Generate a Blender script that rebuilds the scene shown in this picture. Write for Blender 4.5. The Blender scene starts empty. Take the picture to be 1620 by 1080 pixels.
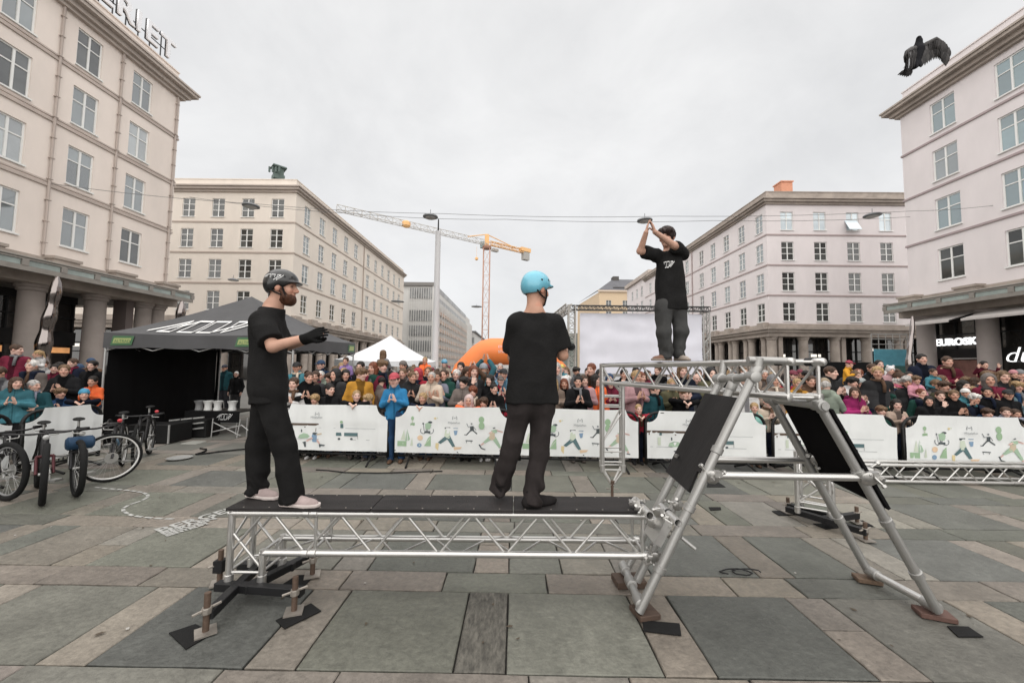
import bpy, bmesh, math, random
import numpy as np
from mathutils import Vector, Matrix, noise as mnoise
random.seed(7); np.random.seed(7)
sc = bpy.context.scene
COL = sc.collection
# ---------------------------------------------------------------- camera
EYE = 1.75; FPX = 610.0
_p = math.atan(38/610.0); _y = .0082; _r = .013
_f = np.array([-math.sin(_y)*math.cos(_p), math.cos(_y)*math.cos(_p), math.sin(_p)])
_a = np.cross(_f, [0, 0, 1]); _a /= np.linalg.norm(_a); _u = np.cross(_a, _f)
_R = _a*math.cos(_r)+_u*math.sin(_r); _U = -_a*math.sin(_r)+_u*math.cos(_r)
cam = bpy.data.cameras.new('camera'); camo = bpy.data.objects.new('camera', cam); COL.objects.link(camo)
cam.sensor_width = 36; cam.lens = FPX/1620*36; cam.clip_end = 3000; cam.clip_start = .05
camo.matrix_world = Matrix(((_R[0], _U[0], -_f[0], 0), (_R[1], _U[1], -_f[1], 0), (_R[2], _U[2], -_f[2], EYE), (0, 0, 0, 1)))
sc.camera = camo
def _ray(x, y): return _f+_R*(x-810)/FPX+_U*(540-y)/FPX
def P(x, y, Y):                       # point seen at photo pixel x, y and standing Y metres away
    d = _ray(x, y); return np.array([0, 0, EYE])+Y/d[1]*d
def G(x, y, z=0.0):                   # point of the ground (height z) seen at photo pixel x, y
    d = _ray(x, y); return np.array([0, 0, EYE])+(z-EYE)/d[2]*d
# ---------------------------------------------------------------- sky, sun, exposure
SUN_ELEV = 42; SUN_AZ = 188
w = bpy.data.worlds.new('World'); sc.world = w; w.use_nodes = True
nt = w.node_tree; nt.nodes.clear()
def nd(nt, t, **kw):
    n = nt.nodes.new(t)
    for k, v in kw.items(): setattr(n, k, v)
    return n
sky = nd(nt, 'ShaderNodeTexSky', sky_type='NISHITA', sun_disc=False)
sky.sun_elevation = math.radians(SUN_ELEV); sky.sun_rotation = math.radians(SUN_AZ)
b1 = nd(nt, 'ShaderNodeBackground'); b1.inputs[1].default_value = .05; nt.links.new(sky.outputs[0], b1.inputs[0])
tc = nd(nt, 'ShaderNodeTexCoord'); mp = nd(nt, 'ShaderNodeMapping'); mp.inputs[3].default_value = (1.6, 1.6, 2.3)
nt.links.new(tc.outputs['Generated'], mp.inputs[0])
n1 = nd(nt, 'ShaderNodeTexNoise'); n1.inputs['Scale'].default_value = 1.6; n1.inputs['Detail'].default_value = 7; n1.inputs['Roughness'].default_value = .58; n1.inputs['Distortion'].default_value = .35
nt.links.new(mp.outputs[0], n1.inputs['Vector'])
cr = nd(nt, 'ShaderNodeValToRGB'); cr.color_ramp.elements[0].position = .3; cr.color_ramp.elements[1].position = .72
SKYL = .34
cr.color_ramp.elements[0].color = (SKYL*.88, SKYL*.88, SKYL*.885, 1); cr.color_ramp.elements[1].color = (SKYL*1.10, SKYL*1.095, SKYL*1.09, 1)
nt.links.new(n1.outputs[0], cr.inputs[0])
b2 = nd(nt, 'ShaderNodeBackground'); b2.inputs[1].default_value = 1.0; nt.links.new(cr.outputs[0], b2.inputs[0])
mx = nd(nt, 'ShaderNodeMixShader'); mx.inputs[0].default_value = .94
nt.links.new(b1.outputs[0], mx.inputs[1]); nt.links.new(b2.outputs[0], mx.inputs[2])
wo = nd(nt, 'ShaderNodeOutputWorld'); nt.links.new(mx.outputs[0], wo.inputs[0])
sl = bpy.data.lights.new('sun', 'SUN'); sl.energy = 1.5; sl.angle = math.radians(160); sl.color = (1, .96, .91)
slo = bpy.data.objects.new('sun', sl); COL.objects.link(slo)
_e, _z = math.radians(SUN_ELEV), math.radians(SUN_AZ)
sd = Vector((math.sin(_z)*math.cos(_e), math.cos(_z)*math.cos(_e), math.sin(_e)))
slo.rotation_euler = sd.to_track_quat('Z', 'Y').to_euler(); slo.location = (0, -20, 40)
sc.view_settings.view_transform = 'Standard'; sc.view_settings.look = 'None'
sc.view_settings.exposure = 1.40; sc.view_settings.gamma = 1; sc.view_settings.use_curve_mapping = False
# ---------------------------------------------------------------- materials
MATS = {}
def mat(name, col=(.5, .5, .5), rough=.6, metal=0.0, var=.0, vs=3.0, bump=0.0, bs=40.0, objcol=False, spec=.5, stain=0.0, ss=.6, emis=0.0, coat=0.0, stretch=(1, 1, 1), ior=1.5, attr=None, rnd=0.0, sheen=0.0, rvar=0.0):
    if name in MATS: return MATS[name]
    m = bpy.data.materials.new(name); m.use_nodes = True; t = m.node_tree; L = t.links
    bs_ = t.nodes['Principled BSDF']
    I = bs_.inputs
    I['Roughness'].default_value = rough; I['Metallic'].default_value = metal; I['IOR'].default_value = ior
    I['Specular IOR Level'].default_value = spec
    if coat: I['Coat Weight'].default_value = coat
    if sheen: I['Sheen Weight'].default_value = sheen
    if objcol:
        oi = nd(t, 'ShaderNodeObjectInfo'); src = oi.outputs['Color']
    else:
        rgb = nd(t, 'ShaderNodeRGB'); rgb.outputs[0].default_value = (*col, 1); src = rgb.outputs[0]
    if attr:
        at = nd(t, 'ShaderNodeAttribute', attribute_name=attr)
        mm = nd(t, 'ShaderNodeMix', data_type='RGBA', blend_type='MULTIPLY'); mm.inputs[0].default_value = 1
        L.new(src, mm.inputs[6]); L.new(at.outputs['Color'], mm.inputs[7]); src = mm.outputs[2]
    co = nd(t, 'ShaderNodeTexCoord')
    mpp = nd(t, 'ShaderNodeMapping'); mpp.inputs[3].default_value = stretch
    L.new(co.outputs['Object'], mpp.inputs[0])
    if rnd or objcol:
        oi2 = nd(t, 'ShaderNodeObjectInfo'); cmb = nd(t, 'ShaderNodeVectorMath', operation='SCALE')
        cmb.inputs[0].default_value = (37, 23, 51); L.new(oi2.outputs['Random'], cmb.inputs['Scale'])
        L.new(cmb.outputs[0], mpp.inputs[1])
    if rnd:
        mr = nd(t, 'ShaderNodeMapRange'); mr.inputs[3].default_value = 1-rnd; mr.inputs[4].default_value = 1+rnd
        L.new(oi2.outputs['Random'], mr.inputs[0])
        mm = nd(t, 'ShaderNodeMix', data_type='RGBA', blend_type='MULTIPLY'); mm.inputs[0].default_value = 1
        L.new(src, mm.inputs[6]); L.new(mr.outputs[0], mm.inputs[7]); src = mm.outputs[2]
    for amt, s, det in ((var, vs, 5), (stain, ss, 6)):
        if amt:
            nn = nd(t, 'ShaderNodeTexNoise'); nn.inputs['Scale'].default_value = s; nn.inputs['Detail'].default_value = det; nn.inputs['Roughness'].default_value = .6
            L.new(mpp.outputs[0], nn.inputs['Vector'])
            mr = nd(t, 'ShaderNodeMapRange'); mr.inputs[1].default_value = .3; mr.inputs[2].default_value = .7; mr.inputs[3].default_value = 1-amt; mr.inputs[4].default_value = 1+amt*.7
            L.new(nn.outputs[0], mr.inputs[0])
            mm = nd(t, 'ShaderNodeMix', data_type='RGBA', blend_type='MULTIPLY'); mm.inputs[0].default_value = 1
            L.new(src, mm.inputs[6]); L.new(mr.outputs[0], mm.inputs[7]); src = mm.outputs[2]
            if rvar:
                m2 = nd(t, 'ShaderNodeMapRange'); m2.inputs[1].default_value = .3; m2.inputs[2].default_value = .7; m2.inputs[3].default_value = max(.05, rough-rvar); m2.inputs[4].default_value = min(1, rough+rvar)
                L.new(nn.outputs[0], m2.inputs[0]); L.new(m2.outputs[0], I['Roughness'])
    L.new(src, I['Base Color'])
    if emis:
        L.new(src, I['Emission Color']); I['Emission Strength'].default_value = emis
    if bump:
        nn = nd(t, 'ShaderNodeTexNoise'); nn.inputs['Scale'].default_value = bs; nn.inputs['Detail'].default_value = 6
        L.new(mpp.outputs[0], nn.inputs['Vector'])
        bp = nd(t, 'ShaderNodeBump'); bp.inputs['Strength'].default_value = bump; bp.inputs['Distance'].default_value = .01
        L.new(nn.outputs[0], bp.inputs['Height']); L.new(bp.outputs[0], I['Normal'])
    MATS[name] = m
    return m
M_alu = mat('brushed_aluminium', (.62, .61, .59), .36, .88, var=.10, vs=5, bump=.05, bs=60, stain=.12, ss=2.5, rvar=.12)
M_scaf = mat('scaffold_steel', (.42, .415, .40), .5, .75, var=.12, vs=6, bump=.08, bs=70, stain=.15, ss=2)
M_black = mat('black_painted_steel', (.012, .012, .013), .5, spec=.3, var=.2, vs=6, bump=.05)
M_deck = mat('black_grip_board', (.023, .020, .0195), .7, spec=.3, var=.45, vs=4, bump=.3, bs=180, stain=.35, ss=1.3, stretch=(.5, 2.2, 1))
M_rubber = mat('black_rubber', (.012, .012, .012), .8, spec=.2, bump=.15, bs=120, var=.2)
M_wood = mat('stained_wood', (.075, .047, .033), .7, var=.3, vs=6, bump=.2, bs=30, stretch=(1, 6, 6))
M_rust = mat('rusty_screw', (.12, .08, .058), .65, .3, var=.3, vs=20, bump=.2, bs=120)
M_zinc = mat('zinc_plate', (.33, .30, .265), .5, .55, var=.2, vs=9, bump=.1)
M_banner = mat('white_banner_fabric', (.73, .745, .735), .75, var=.04, vs=2.5, bump=.08, bs=9)
M_stuccoL = mat('warm_cream_stucco', (.74, .66, .60), .9, var=.05, vs=.9, bump=.1, bs=30, stain=.06, ss=.5, stretch=(1, 1, .4))
M_stuccoB = mat('cream_stucco', (.70, .635, .565), .9, var=.045, vs=.9, bump=.08, bs=30, stain=.05, ss=.5, stretch=(1, 1, .4))
M_stuccoR = mat('pale_pink_stucco', (.69, .64, .637), .9, var=.045, vs=.9, bump=.08, bs=30, stain=.05, ss=.5, stretch=(1, 1, .4))
M_stone = mat('weathered_trim_stone', (.36, .31, .27), .85, var=.15, vs=2, bump=.15, bs=18, stain=.22, ss=.7)
M_trimL = mat('trim_paint', (.44, .375, .335), .8, var=.06, vs=2, stain=.1, ss=.5)
M_trimR = mat('mauve_trim_paint', (.35, .285, .285), .8, var=.06, vs=2, stain=.08, ss=.5)
M_cornice = mat('cornice_paint', (.46, .40, .355), .8, var=.08, vs=1.5, stain=.12, ss=.4)
M_frame = mat('white_window_paint', (.74, .74, .72), .5)
M_glass = mat('reflective_glass', (.16, .185, .19), .04, 0, ior=2.3, spec=.8, rnd=.45, stain=.25, ss=.35)
M_glassT = mat('teal_reflective_glass', (.13, .20, .215), .04, 0, ior=2.3, spec=.8, rnd=.35, stain=.25, ss=.35)
M_glassD = mat('dark_glass', (.045, .048, .045), .06, 0, ior=1.7, rnd=.7, stain=.5, ss=.5)
M_glassB = mat('blind_covered_glass', (.58, .66, .70), .1, 0, ior=1.8, rnd=.15)
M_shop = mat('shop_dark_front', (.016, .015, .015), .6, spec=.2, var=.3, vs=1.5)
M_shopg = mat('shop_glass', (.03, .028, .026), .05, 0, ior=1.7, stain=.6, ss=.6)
M_canopy = mat('canopy_steel', (.26, .24, .215), .6, .2, var=.15, vs=2)
M_canglass = mat('canopy_glass', (.30, .35, .33), .15, ior=1.6, stain=.3, ss=.8)
M_roof = mat('roof_sheet', (.16, .16, .165), .6, .1, var=.15, vs=.6)
M_copper = mat('green_copper', (.075, .105, .095), .7, var=.25, vs=3)
M_orange = mat('orange_inflatable', (.88, .24, .06), .45, var=.04, vs=1.5, bump=.05, bs=3)
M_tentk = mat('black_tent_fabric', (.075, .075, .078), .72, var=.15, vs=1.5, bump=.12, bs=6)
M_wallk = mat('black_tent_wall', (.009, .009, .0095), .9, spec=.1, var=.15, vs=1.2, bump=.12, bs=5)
M_tentw = mat('white_tent_fabric', (.72, .73, .745), .7, var=.03, vs=1.5, bump=.1, bs=4)
M_white = mat('white_print', (.78, .78, .77), .6)
M_screen = mat('white_screen_cloth', (.74, .74, .81), .7, var=.05, vs=.9, bump=.12, bs=2.5, stain=.05, ss=.5)
M_crane = mat('hazed_crane_yellow', (.68, .40, .17), .6)  # yellow paled so the distance haze sits in the paint colour
M_craneg = mat('crane_grey', (.42, .40, .37), .6)
M_craner = mat('crane_mast_paint', (.46, .27, .20), .6)
M_chrome = mat('polished_steel', (.27, .24, .23), .12, 1.0)
M_skin = mat('skin', objcol=True, rough=.55, attr='tint', var=.08, vs=14, spec=.35)
M_cloth = mat('cloth', objcol=True, rough=.9, var=.2, vs=7, bump=.45, bs=60, spec=.12, attr='tint')
M_denim = mat('trouser_cloth', objcol=True, rough=.9, var=.22, vs=7, bump=.35, bs=140, stain=.22, ss=4, spec=.12, attr='tint')
M_hair = mat('hair', objcol=True, rough=.55, var=.6, vs=34, bump=1.0, bs=70, stretch=(1, 1, .3), spec=.3)
M_hat = mat('hat', objcol=True, rough=.7, var=.1, vs=12, bump=.2, bs=90)
M_gloss = mat('glossy_shell', objcol=True, rough=.28, coat=.3, var=.05, vs=5)
M_paint = mat('object_paint', objcol=True, rough=.45, var=.1, vs=6)
M_tyre = mat('tyre_rubber', (.012, .012, .012), .85, spec=.2, bump=.3, bs=60)
# ---------------------------------------------------------------- object helpers
def link(o):
    COL.objects.link(o); return o
def tag(o, label=None, cat=None, group=None, kind=None):
    if label: o['label'] = label
    if cat: o['category'] = cat
    if group: o['group'] = group
    if kind: o['kind'] = kind
    return o
def thing(name, loc, label, cat, group=None, rz=0.0, kind=None):
    o = bpy.data.objects.new(name, None); o.empty_display_size = .2
    o.location = tuple(float(v) for v in loc); o.rotation_euler = (0, 0, rz)
    link(o); return tag(o, label, cat, group, kind)
def rootmat(o):
    m = o.matrix_basis.copy(); p = o.parent
    while p is not None:
        m = p.matrix_basis @ (o.matrix_parent_inverse @ m); o = p; p = o.parent
    return m
def fullmat(o):
    if o.parent is None: return o.matrix_basis.copy()
    return fullmat(o.parent) @ o.matrix_parent_inverse @ o.matrix_basis
def put(o, parent):                   # parent an object built in world coordinates
    if parent is not None:
        o.parent = parent; o.matrix_parent_inverse = fullmat(parent).inverted()
    return o
class MB:
    def __init__(s): s.v = []; s.f = []; s.m = []; s.cur = 0
    def quad(s, *pts):
        i = len(s.v); s.v += [tuple(map(float, p)) for p in pts]; s.f.append(tuple(range(i, i+len(pts)))); s.m.append(s.cur)
    def box(s, c, h, R=None):
        i = len(s.v)
        for dx in (-1, 1):
            for dy in (-1, 1):
                for dz in (-1, 1):
                    q = Vector((dx*h[0], dy*h[1], dz*h[2]))
                    if R is not None: q = R @ q
                    s.v.append((c[0]+q[0], c[1]+q[1], c[2]+q[2]))
        for f in ((0, 1, 3, 2), (4, 6, 7, 5), (0, 4, 5, 1), (2, 3, 7, 6), (0, 2, 6, 4), (1, 5, 7, 3)):
            s.f.append(tuple(i+k for k in f)); s.m.append(s.cur)
    def bb(s, x0, x1, y0, y1, z0, z1): s.box(((x0+x1)/2, (y0+y1)/2, (z0+z1)/2), (abs(x1-x0)/2, abs(y1-y0)/2, abs(z1-z0)/2))
    def beam(s, p0, p1, wd, ht):      # box beam between two points
        p0 = Vector([float(x) for x in p0]); p1 = Vector([float(x) for x in p1]); d = p1-p0; l = d.length
        q = d.to_track_quat('X', 'Z').to_matrix()
        s.box((p0+p1)/2, (l/2, wd/2, ht/2), q)
    def tube(s, pts, r, n=8, cap=True, rs=None):
        pts = [Vector([float(x) for x in p]) for p in pts]; rings = []
        prev = None
        for k, p in enumerate(pts):
            d = (pts[min(k+1, len(pts)-1)]-pts[max(k-1, 0)]).normalized()
            if prev is None:
                a = d.orthogonal().normalized()
            else:
                a = (prev-d*prev.dot(d))
                a = a.normalized() if a.length > 1e-6 else d.orthogonal().normalized()
            prev = a; b = d.cross(a); rr = rs[k] if rs is not None else r
            i = len(s.v)
            for j in range(n):
                t = 2*math.pi*j/n; q = p+(a*math.cos(t)+b*math.sin(t))*rr; s.v.append(tuple(q))
            rings.append(i)
        for k in range(len(rings)-1):
            for j in range(n):
                a0, b0 = rings[k], rings[k+1]; j2 = (j+1) % n
                s.f.append((a0+j, a0+j2, b0+j2, b0+j)); s.m.append(s.cur)
        if cap:
            s.f.append(tuple(rings[0]+j for j in reversed(range(n)))); s.m.append(s.cur)
            s.f.append(tuple(rings[-1]+j for j in range(n))); s.m.append(s.cur)
    def torus(s, c, R, r, ax, ay, n=32, m=8):
        c = Vector(c); ax = Vector(ax).normalized(); ay = Vector(ay).normalized(); az = ax.cross(ay)
        i = len(s.v)
        for a in range(n):
            t = 2*math.pi*a/n; d = ax*math.cos(t)+ay*math.sin(t)
            for b in range(m):
                u = 2*math.pi*b/m; s.v.append(tuple(c+d*(R+r*math.cos(u))+az*(r*math.sin(u))))
        for a in range(n):
            for b in range(m):
                a2, b2 = (a+1) % n, (b+1) % m
                s.f.append((i+a*m+b, i+a2*m+b, i+a2*m+b2, i+a*m+b2)); s.m.append(s.cur)
    def lathe(s, c, prof, n=16, ax=None):   # prof: (r, h)
        i = len(s.v); c = Vector([float(x) for x in c])
        M = Matrix.Identity(3) if ax is None else Vector([float(x) for x in ax]).to_track_quat('Z', 'Y').to_matrix()
        for r, h in prof:
            for j in range(n):
                t = 2*math.pi*j/n; s.v.append(tuple(c+M @ Vector((r*math.cos(t), r*math.sin(t), h))))
        for k in range(len(prof)-1):
            for j in range(n):
                j2 = (j+1) % n
                s.f.append((i+k*n+j, i+k*n+j2, i+(k+1)*n+j2, i+(k+1)*n+j)); s.m.append(s.cur)
        s.f.append(tuple(i+j for j in reversed(range(n)))); s.m.append(s.cur)
        e = i+(len(prof)-1)*n; s.f.append(tuple(e+j for j in range(n))); s.m.append(s.cur)
    def mesh(s, name, mats, smooth=False, ang=None):
        me = bpy.data.meshes.new(name); me.from_pydata(s.v, [], s.f)
        for m in (mats if isinstance(mats, (list, tuple)) else [mats]): me.materials.append(m)
        if len(me.materials) > 1: me.polygons.foreach_set('material_index', s.m)
        if smooth:
            me.polygons.foreach_set('use_smooth', [True]*len(me.polygons))
            if ang is not None: me.set_sharp_from_angle(angle=math.radians(ang))
        me.update(); return me
    def build(s, name, mats, parent=None, smooth=False, ang=None):
        return put(link(bpy.data.objects.new(name, s.mesh(name, mats, smooth, ang))), parent)
def bevel(o, wd, seg=1):
    bm = bmesh.new(); bm.from_mesh(o.data)
    bmesh.ops.bevel(bm, geom=list(bm.edges), offset=wd, segments=seg, affect='EDGES', profile=.5)
    bm.to_mesh(o.data); bm.free(); return o
def obox(name, x0, x1, y0, y1, z0, z1, m, parent=None, bev=0.0):
    b = MB(); b.bb(x0, x1, y0, y1, z0, z1); o = b.build(name, m, parent)
    if bev: bevel(o, bev)
    return o
# unit cylinder shared by every straight pipe
_uc = {}
def unitcyl(m, n=12):
    k = (m.name, n)
    if k not in _uc:
        b = MB(); b.tube([(0, 0, 0), (0, 0, 1)], 1, n); _uc[k] = b.mesh('pipe', m, True, 50)
    return _uc[k]
def pipe(name, p0, p1, r, m, parent=None, n=12):
    o = link(bpy.data.objects.new(name, unitcyl(m, n)))
    p0 = Vector([float(x) for x in p0]); p1 = Vector([float(x) for x in p1]); d = p1-p0
    M = Matrix.Translation(p0) @ d.to_track_quat('Z', 'Y').to_matrix().to_4x4() @ Matrix.Diagonal((r, r, d.length, 1))
    o.matrix_basis = M
    return put(o, parent)
def text_mesh(txt, size, m, depth=.0, name='lettering', shear=0.0, offset=0.0, spacing=1.0):
    c = bpy.data.curves.new('t', 'FONT'); c.body = txt; c.size = size; c.extrude = depth; c.shear = shear; c.offset = offset; c.space_character = spacing
    c.resolution_u = 3
    o = bpy.data.objects.new('t', c); COL.objects.link(o)
    dg = bpy.context.evaluated_depsgraph_get(); me = bpy.data.meshes.new_from_object(o.evaluated_get(dg))
    bpy.data.objects.remove(o); bpy.data.curves.remove(c)
    me.name = name; me.materials.clear(); me.materials.append(m); return me
def lettering(txt, size, m, origin, ux, uy, parent=None, depth=.0, name='lettering', **kw):
    o = link(bpy.data.objects.new(name, text_mesh(txt, size, m, depth, name, **kw)))
    ux = Vector(ux).normalized(); uy = Vector(uy).normalized(); uz = ux.cross(uy)
    M = Matrix((ux, uy, uz)).transposed().to_4x4(); M.translation = Vector([float(v) for v in origin]); o.matrix_basis = M
    return put(o, parent)
LOGO = [[(180, 355), (575, 247)], [(575, 247), (495, 362), (320, 362), (540, 280)], [(530, 302), (680, 247)], [(690, 247), (870, 247), (800, 363), (600, 363), (690, 247)],
        [(915, 247), (1120, 247), (1050, 363), (860, 363), (915, 247)], [(1120, 247), (1075, 352), (1230, 300)], [(1235, 247), (1190, 360), (1520, 247)], [(1235, 247), (1400, 247), (1245, 305)]]
def logo(name, mapf, wd, m, parent=None):   # mapf(u 0..1, v 0..1) -> world point
    b = MB()
    for s in LOGO:
        for (x0, y0), (x1, y1) in zip(s[:-1], s[1:]):
            d = Vector((x1-x0, y1-y0)); l = d.length; d /= l; q = Vector((-d.y, d.x))*wd; n = max(1, int(l/60))
            e = d*wd*.6
            for k in range(n):
                a = Vector((x0, y0))-e+(d*l+e*2)*(k/n); c = Vector((x0, y0))-e+(d*l+e*2)*((k+1)/n)
                b.quad(*[mapf((p.x-180)/1340, (363-p.y)/116) for p in (a-q, c-q, c+q, a+q)])
    return b.build(name, m, parent)
# ================================================================ SETTING: ground
M_joint = mat('dark_joint_sand', (.030, .027, .024), .95, var=.3, vs=5, bump=.3, bs=60)
M_far = mat('far_stone_ground', (.15, .145, .135), .85, var=.2, vs=.6, stain=.2, ss=.1)
M_slab = mat('split_slate', objcol=True, rough=.58, var=.20, vs=2.6, stain=.26, ss=24.0, bump=.8, bs=38, rvar=.14, spec=.3)
def slate_detail(m):
    t = m.node_tree; L = t.links; I = t.nodes['Principled BSDF'].inputs; src = I['Base Color'].links[0].from_socket
    mp_ = [n for n in t.nodes if n.type == 'MAPPING'][0]
    for sc_, th, f in ((5.5, .030, .62), (9.0, .022, 1.35), (2.2, .05, .82), (31.0, .12, .86)):
        v = nd(t, 'ShaderNodeTexVoronoi'); v.inputs['Scale'].default_value = sc_; L.new(mp_.outputs[0], v.inputs['Vector'])
        r = nd(t, 'ShaderNodeMapRange'); r.inputs[1].default_value = th*.6; r.inputs[2].default_value = th*1.3; r.inputs[3].default_value = f; r.inputs[4].default_value = 1; L.new(v.outputs['Distance'], r.inputs[0])
        x = nd(t, 'ShaderNodeMix', data_type='RGBA', blend_type='MULTIPLY'); x.inputs[0].default_value = 1; L.new(src, x.inputs[6]); L.new(r.outputs[0], x.inputs[7]); src = x.outputs[2]
    n = nd(t, 'ShaderNodeTexNoise'); n.inputs['Scale'].default_value = 3.2; n.inputs['Detail'].default_value = 9; n.inputs['Distortion'].default_value = 1.8; s = nd(t, 'ShaderNodeMapping'); s.inputs[3].default_value = (1, 4.5, 1); s.inputs[2].default_value = (0, 0, .5); L.new(mp_.outputs[0], s.inputs[0]); L.new(s.outputs[0], n.inputs['Vector'])
    r = nd(t, 'ShaderNodeMapRange'); r.inputs[1].default_value = .64; r.inputs[2].default_value = .72; r.inputs[3].default_value = 1; r.inputs[4].default_value = 1.22; L.new(n.outputs[0], r.inputs[0])
    x = nd(t, 'ShaderNodeMix', data_type='RGBA', blend_type='MULTIPLY'); x.inputs[0].default_value = 1; L.new(src, x.inputs[6]); L.new(r.outputs[0], x.inputs[7]); L.new(x.outputs[2], I['Base Color'])
slate_detail(M_slab)
M_riven = mat('riven_slate', objcol=True, rough=.7, var=.45, vs=9, stain=.5, ss=22, bump=1.0, bs=18, stretch=(2.4, .8, 1))
gb = MB(); gb.quad((-900, -60, -.03), (900, -60, -.03), (900, 900, -.03), (-900, 900, -.03))
ground = tag(gb.build('ground', M_far), kind='structure')
pv = MB(); pv.quad((-16, .6, -.022), (16, .6, -.022), (16, 14.6, -.022), (-16, 14.6, -.022))
paving = tag(pv.build('paving', M_joint), kind='structure')
SL_GREY = [(.160, .158, .136), (.150, .150, .131), (.138, .138, .125), (.165, .160, .138), (.124, .124, .116), (.172, .165, .145)]
SL_PINK = [(0.246, 0.217, 0.188), (0.232, 0.205, 0.179), (0.262, 0.232, 0.201), (0.21, 0.19, 0.168), (0.244, 0.229, 0.205), (0.195, 0.173, 0.156)]
farm = MB(); nslab = 0
def vis(x0, x1, y0, y1):
    for x in (x0, (x0+x1)/2, x1):
        for y in (y0, y1):
            d = np.array([x, y, -EYE]); z = d @ _f
            if z > .2 and abs(FPX*(d @ _R)/z) < 850 and abs(FPX*(d @ _U)/z) < 570: return True
    return False
def slab(x0, x1, y0, y1, c, m=None):
    global nslab
    g = .0055
    if y0 > 7.15:
        farm.cur = 0 if c in SL_GREY else 1
        t = random.uniform(-.002, .003); farm.quad((x0+g, y0+g, t), (x1-g, y0+g, t), (x1-g, y1-g, t), (x0+g, y1-g, t)); return
    if not vis(x0, x1, y0, y1): return
    b = MB(); t = random.uniform(-.003, .003); e = .006; cx, cy = (x0+x1)/2, (y0+y1)/2
    X0, X1, Y0, Y1 = x0+g-cx, x1-g-cx, y0+g-cy, y1-g-cy
    tl = [t+random.uniform(-.002, .002) for _ in range(4)]
    # slightly ragged outline
    def edge(a, c_, n):
        return [(a[0]+(c_[0]-a[0])*k/n+random.uniform(-.003, .003), a[1]+(c_[1]-a[1])*k/n+random.uniform(-.003, .003)) for k in range(n)]
    ol = edge((X0, Y0), (X1, Y0), 4)+edge((X1, Y0), (X1, Y1), 4)+edge((X1, Y1), (X0, Y1), 4)+edge((X0, Y1), (X0, Y0), 4)
    n = len(ol)
    for (x, y) in ol: b.v.append((x, y, -.018))
    for (x, y) in ol: b.v.append((x, y, t-.005))
    for (x, y) in ol: b.v.append((x*(1-e/abs(X1)) , y*(1-e/abs(Y1)), t+random.uniform(-.001, .0015)))
    for k in range(n):
        k2 = (k+1) % n
        b.f.append((k, k2, n+k2, n+k)); b.f.append((n+k, n+k2, 2*n+k2, 2*n+k)); b.m += [0, 0]
    b.f.append(tuple(2*n+k for k in range(n))); b.m.append(0)
    o = b.build('slab', m or M_slab); o.location = (cx, cy, 0); put(o, paving); nslab += 1
    f = random.uniform(.74, 1.06); o.color = (c[0]*f*(.975 if c in SL_GREY else 1), c[1]*f*random.uniform(.985, 1.01), c[2]*f*.96*random.uniform(.97, 1.03), 1)
YS = [3.10+1.07*j for j in range(-2, 11)]
for j, y in enumerate(YS):
    x = -15.2+random.uniform(-.4, .4)
    if abs(y-3.10) < .01: cuts = [-5.6, -4.9, -3.75, -2.93, -2.2, -1.35, -.55, .28, 1.07, 1.75, 2.28, 3.1, 3.9, 4.6, 5.5]
    else:
        cuts = [x]
        while cuts[-1] < 15: cuts.append(cuts[-1]+random.uniform(.55, 1.15))
    for a, b_ in zip(cuts[:-1], cuts[1:]):
        slab(a, b_, y, y+.28, random.choice(SL_PINK if random.random() < .72 else SL_GREY))
    y0, y1 = y+.28, y+1.07
    for k in range(-11, 14):
        xs = -2.75+1.21*k
        near = abs(xs+.33) < .02 and abs(y-2.03) < .02
        if near: slab(xs, xs+.30, y0, y1, (.125, .118, .100), M_riven)
        elif random.random() < .25:
            m_ = y0+.79*random.uniform(.35, .65); slab(xs, xs+.30, y0, m_, random.choice(SL_PINK)); slab(xs, xs+.30, m_, y1, random.choice(SL_PINK))
        else: slab(xs, xs+.30, y0, y1, random.choice(SL_PINK if random.random() < .8 else SL_GREY))
        a, c = xs+.30, xs+1.21
        r = random.random()
        if r < .12 and y > 3:
            m_ = a+.91*random.choice((.33, .5, .66)); slab(a, m_, y0, y1, random.choice(SL_GREY)); slab(m_, c, y0, y1, random.choice(SL_PINK))
        elif r < .2 and y > 3:
            m_ = y0+.79*.5; slab(a, c, y0, m_, random.choice(SL_GREY)); slab(a, c, m_, y1, random.choice(SL_GREY))
        else: slab(a, c, y0, y1, random.choice(SL_GREY))
M_s1 = mat('distant_slate', (.150, .149, .132), .65, var=.2, vs=1.5); M_s2 = mat('distant_pink_slate', (.22, .197, .173), .65, var=.2, vs=1.5)
tag(farm.build('slab_field', [M_s1, M_s2], paving), kind='stuff')
# painted marks on the paving (flush sheets, 4 mm up)
M_spray = mat('white_road_paint', (.40, .40, .38), .8, var=.3, vs=14, stain=.25, ss=40)
dash = MB()
import itertools
cpts = [G(x, y)[:2] for x, y in ((150, 771), (182, 774), (205, 776), (225, 779), (235, 783), (233, 788), (222, 793), (206, 798), (195, 804), (194, 808), (200, 812), (210, 816), (225, 818), (245, 820), (265, 821), (285, 821))]
tot = [np.array(p) for p in cpts]; fine = []
for a, c in zip(tot[:-1], tot[1:]):
    n = max(2, int(np.linalg.norm(c-a)/.03))
    fine += [a+(c-a)*k/n for k in range(n)]
for k in range(0, len(fine)-4, 4):
    a, c = fine[k], fine[k+3]; d = (c-a)/max(1e-6, np.linalg.norm(c-a)); q = np.array([-d[1], d[0]])*.017
    dash.quad(*[(p[0], p[1], .0065) for p in (a-q, c-q, c+q, a+q)])
put(tag(dash.build('painted_line', M_spray), kind='structure'), None)
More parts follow.
